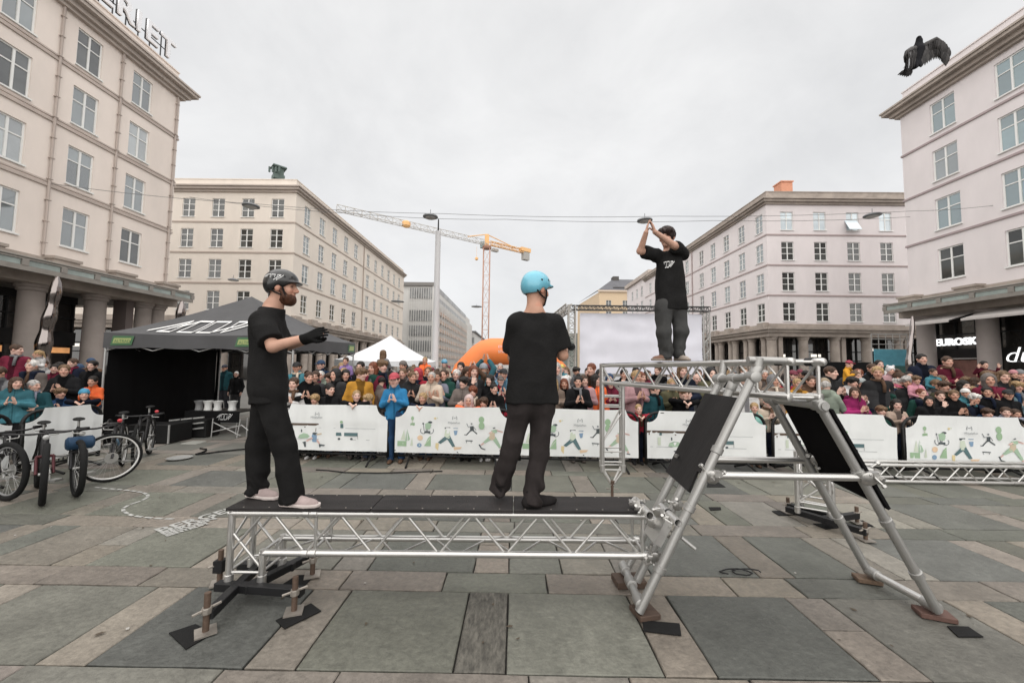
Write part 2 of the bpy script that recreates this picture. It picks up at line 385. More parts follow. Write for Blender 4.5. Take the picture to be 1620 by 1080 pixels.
o0 = G(266, 850); e0 = G(372, 817); ux = Vector(e0-o0); ux.z = 0; L0 = ux.length; ux.normalize(); uy = Vector((-ux.y, ux.x, 0))
stencil = thing('stencilled_text', (o0[0], o0[1], 0), 'white spray stencilled lettering in slanted rows on the slabs left of the low truss', 'ground lettering')
for r_, (t_, s_, off) in enumerate((('BERGEN', .22, .19), ('BERGEN', .13, .095), ('SENTRUM', .08, .02))):
    lettering(t_, s_, M_spray, (o0[0]+uy.x*off, o0[1]+uy.y*off, .007+.001*r_), ux, uy, stencil, offset=.006)
# fallen leaves and chips
lf = MB()
for k in range(60):
    x = random.uniform(-5, 6); y = random.uniform(2.4, 6.6); a = random.uniform(0, 6.3); s = random.uniform(.008, .022)
    pts = [(x+math.cos(a+t)*s*rr, y+math.sin(a+t)*s*rr, .007+random.random()*.004) for t, rr in ((0, 1.6), (1.2, .7), (2.6, .9), (3.6, 1.2), (5, .6))]
    lf.quad(*pts)
tag(lf.build('leaf_litter', mat('dry_leaf', (.08, .06, .04), .8)), kind='stuff')
tm = MB()
for k in range(16):
    x = random.uniform(-5.5, 6); y = random.uniform(2.3, 6.3); a = random.uniform(0, 6.3); s = random.uniform(.004, .009)
    tm.box((x, y, .008), (s*1.5, s, .0015), Matrix.Rotation(a, 3, 'Z'))
tag(tm.build('litter', mat('paper_scraps', (.4, .38, .35), .8)), kind='stuff')
# ================================================================ SETTING: buildings
UP = Vector((0, 0, 1))
class Fac:                                # a facade's own axes: u along, n outwards, z up
    def __init__(s, O, U, N): s.O = Vector(O); s.U = Vector(U); s.N = Vector(N)
    def w(s, u, z, d=0.0): return tuple(s.O+s.U*u+s.N*d+UP*z)
    def box(s, b, u0, u1, z0, z1, d0, d1):
        c = s.O+s.U*((u0+u1)/2)+s.N*((d0+d1)/2)+UP*((z0+z1)/2)
        h = s.U*(abs(u1-u0)/2)+s.N*(abs(d1-d0)/2)
        b.box(c, (abs(h.x), abs(h.y), abs(z1-z0)/2))
    def M(s, u, z, d=0.0):
        U, N = s.U, s.N
        if U.cross(N).z < 0: U = -U
        m = Matrix((U, N, UP)).transposed().to_4x4(); m.translation = Vector(s.w(u, z, d)); return m
def wall_with_holes(F, u0, u1, z0, z1, wins, m, parent, name='wall', rev=.2):
    us = sorted({u0, u1, *[round(c-w/2, 4) for c, z, w, h in wins], *[round(c+w/2, 4) for c, z, w, h in wins]})
    zs = sorted({z0, z1, *[round(z-h/2, 4) for c, z, w, h in wins], *[round(z+h/2, 4) for c, z, w, h in wins]})
    b = MB()
    for i in range(len(us)-1):
        for j in range(len(zs)-1):
            uc, zc = (us[i]+us[i+1])/2, (zs[j]+zs[j+1])/2
            if any(abs(uc-c) < w/2 and abs(zc-z) < h/2 for c, z, w, h in wins): continue
            b.quad(F.w(us[i], zs[j]), F.w(us[i+1], zs[j]), F.w(us[i+1], zs[j+1]), F.w(us[i], zs[j+1]))
    for c, z, w, h in wins:
        a, e, l, t = c-w/2, c+w/2, z-h/2, z+h/2
        b.quad(F.w(a, l), F.w(a, t), F.w(a, t, -rev), F.w(a, l, -rev)); b.quad(F.w(e, l), F.w(e, t), F.w(e, t, -rev), F.w(e, l, -rev))
        b.quad(F.w(a, t), F.w(e, t), F.w(e, t, -rev), F.w(a, t, -rev)); b.quad(F.w(a, l), F.w(e, l), F.w(e, l, -rev), F.w(a, l, -rev))
    return b.build(name, m, parent)
_wp = {}
def win_proto(style, w, h, trans, glass, split):
    k = (style, w, h, glass.name, split)
    if k in _wp: return _wp[k]
    b = MB(); f = .075 if style == 'near' else .06; y0, y1 = -.15, -.075
    def bx(x0, x1, z0, z1, a=y0, c=y1): b.bb(x0, x1, a, c, z0, z1)
    bx(-w/2, -w/2+f, -h/2, h/2); bx(w/2-f, w/2, -h/2, h/2); bx(-w/2+f, w/2-f, h/2-f, h/2); bx(-w/2+f, w/2-f, -h/2, -h/2+f)
    mu = .045; bx(-mu, mu, -h/2+f, h/2-f, y0, y1+.012)
    tz = [-h/2+h*t for t in trans]
    for z in tz: bx(-w/2+f, -mu, z-.03, z+.03); bx(mu, w/2-f, z-.03, z+.03)
    b.bb(-w/2-.05, w/2+.05, -.07, .09, -h/2-.07, -h/2)          # sill
    fm = b.mesh('window', M_frame)
    zz = [-h/2+f]+tz+[h/2-f]; pm = []
    if split:
        for i in range(len(zz)-1):
            for x0, x1 in ((-w/2+f, -mu), (mu, w/2-f)):
                q = MB(); q.bb(x0, x1, -.125, -.11, zz[i], zz[i+1]); pm.append(q.mesh('pane', glass))
    else:
        q = MB(); q.bb(-w/2+f, w/2-f, -.125, -.11, -h/2+f, h/2-f); pm.append(q.mesh('pane', glass))
    _wp[k] = (fm, pm); return _wp[k]
def windows(F, wins, parent, style, trans, glass, split):
    for (c, z, w, h) in wins:
        g = glass(c, z) if callable(glass) else glass
        fm, pm = win_proto(style, w, h, trans, g, split)
        o = link(bpy.data.objects.new('window', fm)); o.matrix_basis = F.M(c, z)
        inv = None
        put(o, parent)
        for p in pm:
            q = link(bpy.data.objects.new('pane', p)); q.parent = o
            if not split: pass
def column(name, x, y, r, h, m, parent, n=20):
    b = MB(); b.lathe((x, y, 0), [(r*1.18, 0), (r*1.18, .25), (r*1.02, .32), (r, .4), (r*.94, h-.35), (r*1.1, h-.3), (r*1.1, h-.18), (r*1.25, h-.15), (r*1.25, h)], n)
    return b.build(name, m, parent, True, 35)
# ---- the two near blocks (left X=-23 facing +X, right X=27 facing -X)
def near_block(side):
    L = side < 0
    X = -23.0 if L else 27.0; end = 25.0 if L else 26.4
    N = (1, 0, 0) if L else (-1, 0, 0)
    F = Fac((X, 0, 0), (0, 1, 0), N); sgn = 1 if L else -1
    bl = thing('corner_building', (X, 10, 0), 'cream stucco corner building on the left with GALLERIET letters on its roof edge' if L else 'pale pink stucco corner building on the right above the shoe shop', 'building')
    wallm = M_stuccoL if L else M_stuccoR; tr = M_trimL if L else M_trimR; glass = M_glass if L else M_glassT
    cols = [22.45-2.92*k for k in range(12)] if L else [23.8-3.4*k for k in range(10)]
    rows = [18.1, 14.95, 11.75, 8.5]
    ww = 1.22 if L else 1.42
    wins = [(c, z, ww, 2.0) for c in cols for z in rows]
    wall_with_holes(F, -14.0, end, 6.7, 19.5, wins, wallm, bl)
    vw = [v for v in wins if v[0] > 8]
    rg = random.Random(4 if L else 9)
    g2_ = mat('reflection_toned_glass', (.30, .325, .33), .05, 0, ior=2.3, spec=.8, rnd=.3, stain=.3, ss=.5); g3_ = mat('darker_grey_glass', (.085, .09, .09), .04, 0, ior=2.1, rnd=.5, stain=.4, ss=.5)  # pale base colour puts a white reflection into some panes; the other is darker
    gl = (lambda c, z: rg.choice([M_glass, M_glass, g2_, g3_])) if L else (lambda c, z: M_glassD if z < 10 else rg.choice([M_glassT, M_glassT, M_glass]))
    windows(F, vw, bl, 'near', [.64], gl, True)
    windows(F, [v for v in wins if v[0] <= 8], bl, 'near', [.64], glass, False)
    b = MB(); F.box(b, -14, end-.01, 0.02, 20.9, -14, -.3); b.build('core', wallm, bl)
    b = MB(); F.box(b, end-.3, end, 5.2, 19.5, -14, -.004); b.build('end_wall', wallm, bl)
    for z in (16.62, 13.45, 10.2):
        b = MB(); F.box(b, -14, end+.05, z, z+.13, -.05, .075)
        if L: F.box(b, -14, end+.04, z+.22, z+.30, -.05, .05)
        b.build('string_course', tr, bl)
    b = MB()
    for z0, z1, d in ((19.5, 19.68, .22), (19.68, 19.93, .42), (19.93, 20.12, .72), (20.12, 20.24, .80)):
        F.box(b, -14, end+d*.9, z0, z1, -.5, d)
    b.build('cornice', M_cornice if L else M_stone, bl)
    b = MB(); F.box(b, -14, end-.1, 20.24, 21.25, -.6, -.12); F.box(b, -14, end-.06, 21.25, 21.33, -.64, -.06); b.build('parapet', wallm, bl)
    for y in (([24.75, 21.15, 18.2, 15.3, 12.4] if L else [])):
        p = pipe('downpipe', F.w(y, 6.8, .09), F.w(y, 19.5, .09), .055, tr, bl)
        q = MB()
        for z in np.arange(7.4, 19.4, 1.05): F.box(q, y-.09, y+.09, z, z+.04, -.02, .17)
        put(q.build('pipe_bracket', tr), bl)
    # ledge with balustrade pedestals over the arcade
    b = MB(); F.box(b, -14, end+.45, 5.35, 5.75, -1.0, .35); F.box(b, -14, end+.55, 6.18, 6.36, -.9, .5); F.box(b, -14, end+.5, 5.75, 6.18, -.95, .42); F.box(b, -14, end+.1, 6.36, 6.7, -.9, .12)
    b.build('ledge', M_stone, bl)
    for y in np.arange(end-.3, 5, -2.92 if L else -3.4):
        b = MB(); F.box(b, y-.55, y+.55, 6.36, 6.66, -.1, .55); F.box(b, y-.62, y+.62, 6.66, 6.8, -.1, .62); b.build('pedestal', M_stone, bl)
        for dy in (-1.05, 1.05):
            pass
    # glass canopy
    cd = 1.55
    pipe('canopy_rail', F.w(-14, 6.22, cd), F.w(end+.3, 6.22, cd), .05, M_canopy, bl)
    b = MB(); F.box(b, -14, end+.25, 5.62, 5.84, cd-.1, cd+.02); F.box(b, -14, end+.25, 6.10, 6.16, cd-.06, cd+.03); b.build('canopy_edge', M_canopy, bl)
    b = MB(); b.quad(F.w(-14, 6.24, cd-.08), F.w(end+.25, 6.24, cd-.08), F.w(end+.25, 6.34, .5), F.w(-14, 6.34, .5)); b.build('canopy_top', M_canopy, bl)
    step = 1.46 if L else 1.7
    ys = np.arange(end+.2, 4, -step)
    for y in ys:
        b = MB(); F.box(b, y-.12, y+.12, 5.84, 6.10, .4, cd+.04); b.build('canopy_bracket', M_canopy, bl)
        b = MB(); F.box(b, y-step+.14, y-.14, 5.85, 6.09, cd-.05, cd-.02); b.build('canopy_pane', M_canglass, bl)
    # arcade
    if L: cy = [24.75, 23.85, 21.1, 18.25, 15.4, 12.5, 9.6, 6.7]
    else: cy = [25.8, 22.45, 19.0, 15.5, 12.1, 8.7]
    for y in cy: column('column', X-sgn*.35, y, .42 if y > 23.5 and L else .47, 5.35, mat('grey_brown_column', (.30, .26, .235), .85, var=.08, vs=2, stain=.1, ss=.8) if L else mat('pink_grey_column', (.30, .265, .25), .85, var=.08, vs=2), bl)
    if L:
        b = MB(); F.box(b, 22.75, 23.2, 0, 5.35, -1.1, -.3); b.build('pier', mat('brown_pier', (.12, .095, .088), .7), bl)
    # shop front, set back behind the columns
    se = 21.9 if L else end-.4
    bd = -2.3 if L else -1.1
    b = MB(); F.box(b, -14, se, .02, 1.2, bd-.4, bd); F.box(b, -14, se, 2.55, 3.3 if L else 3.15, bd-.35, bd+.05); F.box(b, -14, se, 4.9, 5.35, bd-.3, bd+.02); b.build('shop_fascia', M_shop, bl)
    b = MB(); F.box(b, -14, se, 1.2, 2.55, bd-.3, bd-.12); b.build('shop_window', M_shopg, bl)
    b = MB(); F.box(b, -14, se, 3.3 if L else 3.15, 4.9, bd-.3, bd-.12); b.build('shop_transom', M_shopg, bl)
    b = MB()
    for y in np.arange(se-.1, 4, -1.46 if L else -1.1): F.box(b, y-.04, y+.04, .02, 5.0, bd-.14, bd-.02)
    F.box(b, -14, se, 4.05, 4.12, bd-.14, bd-.03); b.build('shop_mullion', M_black, bl)
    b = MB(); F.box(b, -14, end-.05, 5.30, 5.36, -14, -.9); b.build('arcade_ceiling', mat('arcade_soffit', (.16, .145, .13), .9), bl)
    for y in np.arange(se-1.0, 6, -2.9):
        b = MB(); F.box(b, y-.85, y+.85, 2.12, 2.42, bd-.11, bd-.05) if L else None
        if L: b.build('shop_light_panel', mat('warm_lit_panel', (.55, .26, .10), .6, emis=.35, var=.3, vs=1), bl)
    if L:
        g = MB(); F.box(g, -14, 25, 1.25, 5.2, -14.02, -13.9)
    return bl, F
NL, FL = near_block(-1)
NR, FR = near_block(1)
# roof letters: white faces, dark side returns, standing on the left parapet
M_face = mat('white_sign_face', (.80, .80, .82), .4); M_edge = mat('black_sign_edge', (.03, .03, .032), .5)
sgn_ = thing('roof_sign', (-23.3, 18.5, 21.33), 'large white roof letters with black edges standing on the left parapet', 'sign')
word = 'GALLERIET'; yy = 24.35; wd = {'I': .62, 'T': 1.02, 'E': 1.02, 'R': 1.12, 'L': .98, 'A': 1.2, 'G': 1.25}
pos = []
for ch in reversed(word): yy -= wd[ch]; pos.append((ch, yy))
for ch, y in pos:
    o = lettering(ch, 1.8, M_face, (-22.98, y, 21.62), (0, 1, 0), (0, 0, 1), sgn_, depth=.05, name='sign_letter', offset=.02)
    me = text_mesh(ch, 1.85, M_edge, .05, 'letter_return', offset=.026); q = link(bpy.data.objects.new('letter_return', me)); q.parent = o; q.location = (0, 0, -.105)
rail = MB()
for z in (21.48, 22.2): rail.bb(-23.36, -23.32, 13.6, 24.4, z, z+.05)
for y in np.arange(14, 24.5, .75): rail.bb(-23.42, -23.37, y, y+.05, 21.3, 22.9)
rail.build('sign_rack', M_edge, sgn_)
# right shop signs, awnings, poster
lettering('EUROSKO', .62, mat('lit_sign_white', (.9, .9, .9), .4, emis=.5), (28.02, 25.9, 3.42), (0, -1, 0), (0, 0, 1), NR, depth=.04, name='shop_sign', offset=.018, spacing=1.0)
_es = NR.children[-1]; _es.matrix_basis = _es.matrix_basis @ Matrix.Diagonal((1.72/max(v.co.x for v in _es.data.vertices), 1, 1, 1))
lettering('du', 1.25, MATS['lit_sign_white'], (28.02, 22.35, 2.3), (0, -1, 0), (0, 0, 1), NR, depth=.03, name='shop_sign', shear=.3, offset=-.022)
lettering('li', .9, MATS['lit_sign_white'], (-25.2, 16.55, 3.7), (0, 1, 0), (0, 0, 1), NL, depth=.03, name='shop_sign')
M_awn = mat('pale_awning', (.45, .42, .40), .8)
for y0, y1 in ((22.5, 25.0), (19.0, 21.9), (15.6, 18.5)):
    b = MB(); b.quad((26.9, y0, 5.25), (26.9, y1, 5.25), (25.2, y1, 4.72), (25.2, y0, 4.72)); b.quad((25.2, y0, 4.72), (25.2, y1, 4.72), (25.2, y1, 4.6), (25.2, y0, 4.6))
    b.quad((26.9, y0, 5.21), (26.9, y1, 5.21), (25.22, y1, 4.68), (25.22, y0, 4.68)); b.build('awning', M_awn, NR)
b = MB(); b.bb(27.97, 28.03, 23.2, 25.1, .5, 2.45); b.build('shop_poster', mat('red_brown_poster', (.16, .07, .055), .5, var=.6, vs=1.2), NR)
b = MB(); b.bb(27.93, 28.04, 25.1, 25.17, .3, 2.52); b.bb(27.93, 28.04, 23.13, 23.2, .3, 2.52); b.bb(27.93, 28.04, 23.13, 25.17, 2.52, 2.58); b.build('poster_frame', mat('grey_frame', (.4, .38, .36), .5), NR)
# ---- the two blocks beyond the cross street
def far_block(side):
    L = side < 0
    Xc = -21.8 if L else 25.0; Yc = 37.0 if L else 38.0; Xo = -52.0 if L else 52.0
    bl = thing('street_block', (Xc, Yc, 0), 'long cream street block behind the black tent with a green roof vent' if L else 'long pale pink street block behind the man on the high truss with an orange chimney', 'building')
    wm = M_stuccoB if L else M_stuccoR; tr = mat('brown_string_paint', (.40, .33, .285), .85) if L else mat('mauve_string_paint', (.36, .29, .28), .85)
    sg = -1 if L else 1
    FF = Fac((0, Yc, 0), (1, 0, 0), (0, -1, 0)); FS = Fac((Xc, 0, 0), (0, 1, 0), (1, 0, 0) if L else (-1, 0, 0))
    rows = [16.95, 13.9, 10.85, 7.72] if L else [16.55, 13.5, 10.42, 7.4]
    z0 = 6.2; z1 = 18.5 if L else 18.2
    fc = [-23.6-2.95*k for k in range(9)] if L else [27.05+3.27*k for k in range(7)]
    wf = [(c, z, 1.25, 1.85) for c in fc for z in rows]
    x0, x1 = min(Xc, Xo), max(Xc, Xo)
    wall_with_holes(FF, x0, x1, z0, z1, wf, wm, bl, 'front_wall')
    if L: windows(FF, [v for v in wf if v[0] > -36], bl, 'far', [.36, .68], lambda c, z: M_glassD, True)
    else: windows(FF, [v for v in wf if v[0] < 39], bl, 'far', [.62], lambda c, z: M_glassB if z > 16 else M_glassD, True)
    windows(FF, [v for v in wf if (v[0] <= -36 if L else v[0] >= 39)], bl, 'far', [.6], M_glassD, False)
    sc1 = [39.2+3.08*k for k in range(5)]; ec = 55.9; sc2 = [ec+3.05*k for k in range(6)]
    wsd = [(c, z, 1.2, 1.85) for c in sc1 for z in rows]+[(c, z-.1, 1.1, 1.75) for c in sc2 for z in rows]
    end = 74.0
    wall_with_holes(FS, Yc, end, z0, z1, wsd, wm, bl, 'side_wall')
    windows(FS, wsd, bl, 'far', [.36, .68] if L else [.6], (lambda c, z: M_glassD if z < 9 else M_glass) if L else (lambda c, z: M_glass if z > 9 else M_glassD), False)
    b = MB(); b.bb(Xc+sg*.3, Xo, Yc+.3, end, .03, 19.0); b.build('core', wm, bl)
    for z in ([15.42, 12.38, 9.35] if L else [15.05, 11.98, 8.95]):
        b = MB(); FF.box(b, x0, x1-(.0 if L else 0), z, z+.14, -.05, .06); FS.box(b, Yc+.004, end, z+.002, z+.138, -.05, .06); b.build('string_course', tr, bl)
    b = MB()
    for a, c, d in ((z1, z1+.2, .2), (z1+.2, z1+.42, .45), (z1+.42, z1+.55, .62)):
        b.bb(x0 if L else Xc-d, Xc+d if L else x1, Yc-d, end, a, c)
    b.build('cornice', M_cornice if L else M_stone, bl)
    b = MB(); q = .12
    b.bb(x0 if L else Xc+q, Xc-q if L else x1, Yc+q, end-.1, z1+.55, z1+1.35); b.bb(x0 if L else Xc+q-.05, Xc-q+.05 if L else x1, Yc+q-.05, end-.1, z1+1.35, z1+1.43)
    b.build('parapet', wm if L else M_stone, bl)
    zr = z1+1.43
    b = MB(); xa, xb = x0+2, x1-2; ya, yb = Yc+2.2, end-2
    xm0, xm1 = (xa+8, xb-7) if L else (xa+6, xb-8)
    b.quad((xa, ya, zr), (xb, ya, zr), (xm1, ya+7, zr+1.9), (xm0, ya+7, zr+1.9)); b.quad((xa, ya, zr), (xm0, ya+7, zr+1.9), (xm0, yb-7, zr+1.9), (xa, yb, zr)); b.quad((xb, ya, zr), (xb, yb, zr), (xm1, yb-7, zr+1.9), (xm1, ya+7, zr+1.9)); b.quad((xm0, ya+7, zr+1.9), (xm1, ya+7, zr+1.9), (xm1, yb-7, zr+1.9), (xm0, yb-7, zr+1.9))
    b.build('roof', M_roof, bl)
    if L:
        c = P(440, 281, 41); v = MB(); v.lathe((c[0], 41, c[2]-.3), [(.75, 0), (.75, .5), (.62, .55), (.62, 1.25), (.98, 1.3), (.9, 1.45), (.2, 1.62)], 4); v.build('roof_vent', M_copper, bl)
        v = MB()
        for k in range(4): v.bb(c[0]-.66+.36*k, c[0]-.5+.36*k, 40.3, 40.42, c[2]+.3, c[2]+.9)
        v.build('vent_louvre', M_copper, bl)
    else:
        c = P(1240, 300, 42); v = MB(); v.bb(c[0]-.62, c[0]+.62, 41.5, 42.7, c[2]-1.6, c[2]+.62); v.bb(c[0]-.70, c[0]+.70, 41.4, 42.8, c[2]+.62, c[2]+.75); v.build('chimney', mat('orange_brick', (.58, .27, .17), .85, var=.15, vs=6), bl)
        c = P(1075, 372, 60)
    for y in (54.1,): pipe('downpipe', FS.w(y, 6.3, .08), FS.w(y, z1, .08), .07, tr, bl)
    # ground floor: ledge, columns, shop glass
    b = MB()
    for a, c, d in ((4.95, 5.35, .1), (5.35, 5.62, .35), (5.62, 5.8, .55), (5.8, 6.2, .12)):
        b.bb(x0 if L else Xc-d, Xc+d if L else x1, Yc-d, end, a, c)
    b.build('ledge', M_stone, bl)
    for k, y in enumerate(np.arange(Yc+.6, end, 3.05)):
        b = MB(); FS.box(b, y-.55, y+.55, 5.8, 6.3, -.05, .5); b.build('pedestal', M_stone, bl)
        column('column', Xc+sg*.5, y, .36, 4.95, M_stone, bl, 12)
        column('column', Xc+sg*.5, y+1.0, .3, 4.95, M_stone, bl, 10)
    for k in range(8):
        x = Xc+sg*(.55+3.1*k); column('column', x, Yc+.5, .42, 4.95, M_stone, bl, 14)
        if k % 2 == 0: b = MB(); b.bb(x+sg*.55, x+sg*.95, Yc+.3, Yc+.7, 0.03, 4.95); b.build('pier', M_stone, bl)
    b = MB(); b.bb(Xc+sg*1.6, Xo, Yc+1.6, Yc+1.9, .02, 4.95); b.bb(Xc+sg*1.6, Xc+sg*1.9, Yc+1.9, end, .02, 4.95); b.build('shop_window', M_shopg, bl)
    b = MB()
    for k in range(16): x = Xc+sg*(1.8+1.0*k); b.bb(x-.05, x+.05, Yc+1.5, Yc+1.6, .02, 4.95)
    for k in range(30): y = Yc+2+1.2*k; b.bb(Xc+sg*1.5, Xc+sg*1.6, y-.05, y+.05, .02, 4.95)
    for z in (2.6, 3.5): b.bb(Xc+sg*1.6, Xo, Yc+1.5, Yc+1.58, z, z+.1); b.bb(Xc+sg*1.5, Xc+sg*1.58, Yc+1.6, end, z, z+.1)
    b.build('shop_mullion', M_shop, bl)
    for k in range(9):
        b = MB(); x = Xc+sg*(2.4+2.9*k+random.uniform(-.4, .4)); z = random.uniform(2.9, 4.2); b.bb(x-.5, x+.5, Yc+1.52, Yc+1.55, z, z+.28)
        b.build('shop_light_panel', mat('lit_shop_sign', (.75, .7, .62), .5, emis=.5), bl)
    # core must not poke through the arcade
    return bl
def shrink_core(bl, z):
    for ch in bl.children:
        if ch.name.startswith('core'):
            for v in ch.data.vertices:
                if v.co.z < z: v.co.z = z
LB = far_block(-1); RB = far_block(1)
for bl, z in ((LB, 5.0), (RB, 5.0)): shrink_core(bl, z)
shrink_core(NL, 5.37); shrink_core(NR, 5.37)
# open top-floor sash on the right block
ow = MB(); c = P(1349, 352, 37.75); R_ = Matrix.Rotation(math.radians(-28), 3, 'X')
ow.box((c[0], 37.72, c[2]-.25), (.6, .03, .62), R_); ow.build('open_sash', M_glassB, RB)
# ---- buildings down the street
def slab_building(name, label, x0, x1, y0, y1, h, wm, bands, gm, grp=None, rl=3.4):
    bl = thing(name, ((x0+x1)/2, y0, 0), label, 'building', grp)
    b = MB(); b.bb(x0, x1, y0, y1, 0, h); b.build('wall', wm, bl)
    return bl
M_conc = mat('pale_concrete', (.60, .59, .57), .85, var=.06, vs=.4); M_band = mat('brown_band', (.46, .36, .30), .8, var=.2, vs=.5)
c0 = P(645, 448, 84); c1 = P(689, 448, 84)
g = thing('office_block', (c0[0], 84, 0), 'grey gridded office block behind the tall mast, at the far end of the left row', 'building')
h = c0[2]; b = MB(); b.bb(c0[0]-8, c1[0]-.2, 84.2, 150, 0, h-.2); b.build('wall', M_conc, g)
b = MB(); b.bb(c0[0]-8.2, c1[0]+.2, 83.6, 84.1, h-.5, h+.2); b.build('cornice', mat('dark_coping', (.2, .19, .18), .8), g)
wfr = c1[0]-c0[0]
for r in range(6):
    zt = h-1.0-r*3.35-(0 if r == 0 else 1.6)
    b = MB()
    for k in range(10):
        u = c0[0]+.5+(wfr-1.0)*k/10; b.bb(u+.08, u+(wfr-1)/10-.1, 84.0, 84.12, zt-2.3, zt)
    b.build('window_band', mat('dark_far_glass', (.27, .275, .275), .3, var=.4, vs=.6), g)
for k in range(11):
    u = c0[0]+.45+(wfr-.9)*k/10; b = MB(); b.bb(u-.05, u+.05, 83.9, 84.0, 0, h-1); b.build('mullion', mat('pale_mullion', (.6, .59, .57), .8), g)
b = MB(); b.bb(c1[0]-.6, c1[0]+.05, 83.85, 84.15, 0, h-.5); b.build('pilaster', M_conc, g)
# side with scaffold bands receding
g2 = thing('banded_block', (c1[0], 100, 0), 'brown banded terrace of offices under scaffolding beyond the grey office block', 'building')
xs_ = c1[0]-.1
b = MB(); b.bb(xs_-10, xs_-.2, 84.5, 160, 0, h-1.5); b.build('wall', M_conc, g2)
for r in range(7):
    z = 1.5+r*1.95; b = MB(); b.bb(xs_-.25, xs_+.35, 85, 140-r*.3, z, z+.85); b.build('balcony_band', M_band, g2)
    b = MB(); b.bb(xs_-.18, xs_-.05, 85, 140, z+.85, z+1.95); b.build('window_band', mat('brown_far_glass', (.25, .20, .17), .5, var=.4, vs=.8), g2)
q_ = MB()
for k in range(18): y = 85+3.1*k; q_.bb(xs_-.3, xs_+.5, y-.06, y+.06, 0, 16)
q_.build('scaffold_standard', M_conc, g2)
for r in range(2):
    b = MB(); b.bb(xs_-.3, xs_-.05, 86, 138, 16.0+r*2.4, 17.2+r*2.4); b.build('window_band', MATS['dark_far_glass'], g2)
g3 = thing('street_building', (xs_, 162, 0), 'grey stepped building at the far left end of the street beside the crane', 'building')
b = MB(); b.bb(xs_-12, xs_+.5, 162, 230, 0, 15.5); b.build('wall', M_conc, g3)
b = MB(); b.bb(xs_-12, xs_+1.2, 161.5, 231, 15.5, 16.1); b.build('roof', M_roof, g3)
for r in range(3):
    b = MB(); b.bb(xs_-4, xs_+.6, 161.8, 162.1, 3+r*4, 5.4+r*4); b.build('window_band', MATS['dark_far_glass'], g3)
# right side: rest of the row and the yellow house with dark roof
cc = P(1014, 437, 80)
g4 = thing('row_building', (cc[0], 80, 0), 'pale cream end of the right row, just left of the man on the truss', 'building')
Fr = Fac((cc[0], 0, 0), (0, 1, 0), (-1, 0, 0)); hh = cc[2]
ws = [(c, z, 1.2, 1.9) for c in (76.5, 79.6, 82.7, 86) for z in (hh-3.2, hh-6.3, hh-9.4)]
wall_with_holes(Fr, 74.4, 90, 0, hh-.8, ws, M_stuccoR, g4); windows(Fr, ws, g4, 'far', [.6], M_glass, False)
b = MB(); b.bb(cc[0]+.4, cc[0]+16, 74.5, 90, 0, hh-.5); b.build('core', M_stuccoR, g4)
b = MB(); b.bb(cc[0]-.5, cc[0]+16, 74.2, 90.3, hh-.8, hh); b.build('cornice', M_cornice, g4)
a0 = P(930, 470, 130); a1 = P(1015, 455, 130); tp = P(985, 438, 134)
g5 = thing('yellow_house', (a0[0], 130, 0), 'yellow plastered house with a dark hipped roof above the white screen', 'building')
M_yel = mat('yellow_plaster', (.58, .45, .31), .9, var=.05)
xa, xb = P(948, 460, 130)[0], a1[0]+6; zt = P(948, 459, 130)[2]
Fy = Fac((0, 130, 0), (1, 0, 0), (0, -1, 0))
ws = [(x, zt-4.4, 1.8, 2.0) for x in np.arange(xa+3.2, xb-2, 5.6)]+[(x, zt-8.2, 1.8, 2.0) for x in np.arange(xa+3.2, xb-2, 5.6)]
wall_with_holes(Fy, xa, xb, 0, zt-.6, ws, M_yel, g5); windows(Fy, ws, g5, 'far', [.5], M_glassD, False)
b = MB(); xl = P(930, 478, 145)[0]; b.quad((xa, 130, 0), (xa, 130, zt-.6), (xa-2.5, 160, zt-.6), (xa-2.5, 160, 0)); b.build('side_wall', M_yel, g5)
b = MB(); b.bb(xa-.5, xb, 129.4, 130.02, zt-.6, zt); b.build('cornice', mat('cream_cornice', (.55, .45, .36), .85), g5)
b = MB()
for x in np.arange(xa+10, xb-.5, .9): b.bb(x, x+.45, 129.2, 129.4, zt-1.9, zt-.9)
b.build('frieze', mat('dark_frieze', (.12, .1, .09), .8), g5)
b = MB(); rz = tp[2]; b.quad((xa-.5, 129.4, zt), (xb, 129.4, zt), (xb, 138, rz), (xa+6.5, 138, rz)); b.quad((xa-.5, 129.4, zt), (xa+6.5, 138, rz), (xa+6.5, 155, rz), (xa-3, 160, zt)); b.build('roof', mat('slate_roof', (.10, .10, .11), .7, var=.15, vs=.5), g5)
b = MB(); b.bb(xa+6.5, xa+8.6, 137, 140, rz-1, rz+.9); b.build('chimney', mat('dark_chimney', (.08, .075, .07), .9), g5)
b = MB(); b.bb(xa+5, xa+11.5, 130.6, 132.5, zt+.1, zt+1.3); b.build('dormer', mat('dark_dormer', (.06, .055, .055), .8), g5)
# hills
hm = MB(); n = 60
def hz(x): return 26+16*math.sin(x*.006+1.0)+7*math.sin(x*.021)+3*math.sin(x*.06)
for k in range(n):
    x0, x1 = -500+1000*k/n, -500+1000*(k+1)/n
    hm.quad((x0, 640, 0), (x1, 640, 0), (x1, 700, hz(x1)+14), (x0, 700, hz(x0)+14)); hm.quad((x0, 700, hz(x0)+14), (x1, 700, hz(x1)+14), (x1, 860, 0), (x0, 860, 0))
tag(hm.build('hills', mat('wooded_hill', (.075, .085, .075), .95, var=.4, vs=.05, stain=.3, ss=.2)), kind='structure')
b = MB()
cx_ = P(830, 570, 200)
g6 = thing('street_building', (cx_[0], 200, 0), 'low grey building closing the street behind the orange arch', 'building')
b.bb(-12, 26, 230, 250, 0, 9.5); b.build('wall', M_conc, g6)
for r in range(2):
    for k in range(9): b = MB(); b.bb(-10+4*k, -8+4*k, 229.9, 230.05, 2.2+3.4*r, 4.4+3.4*r); b.build('window', MATS['dark_far_glass'], g6)
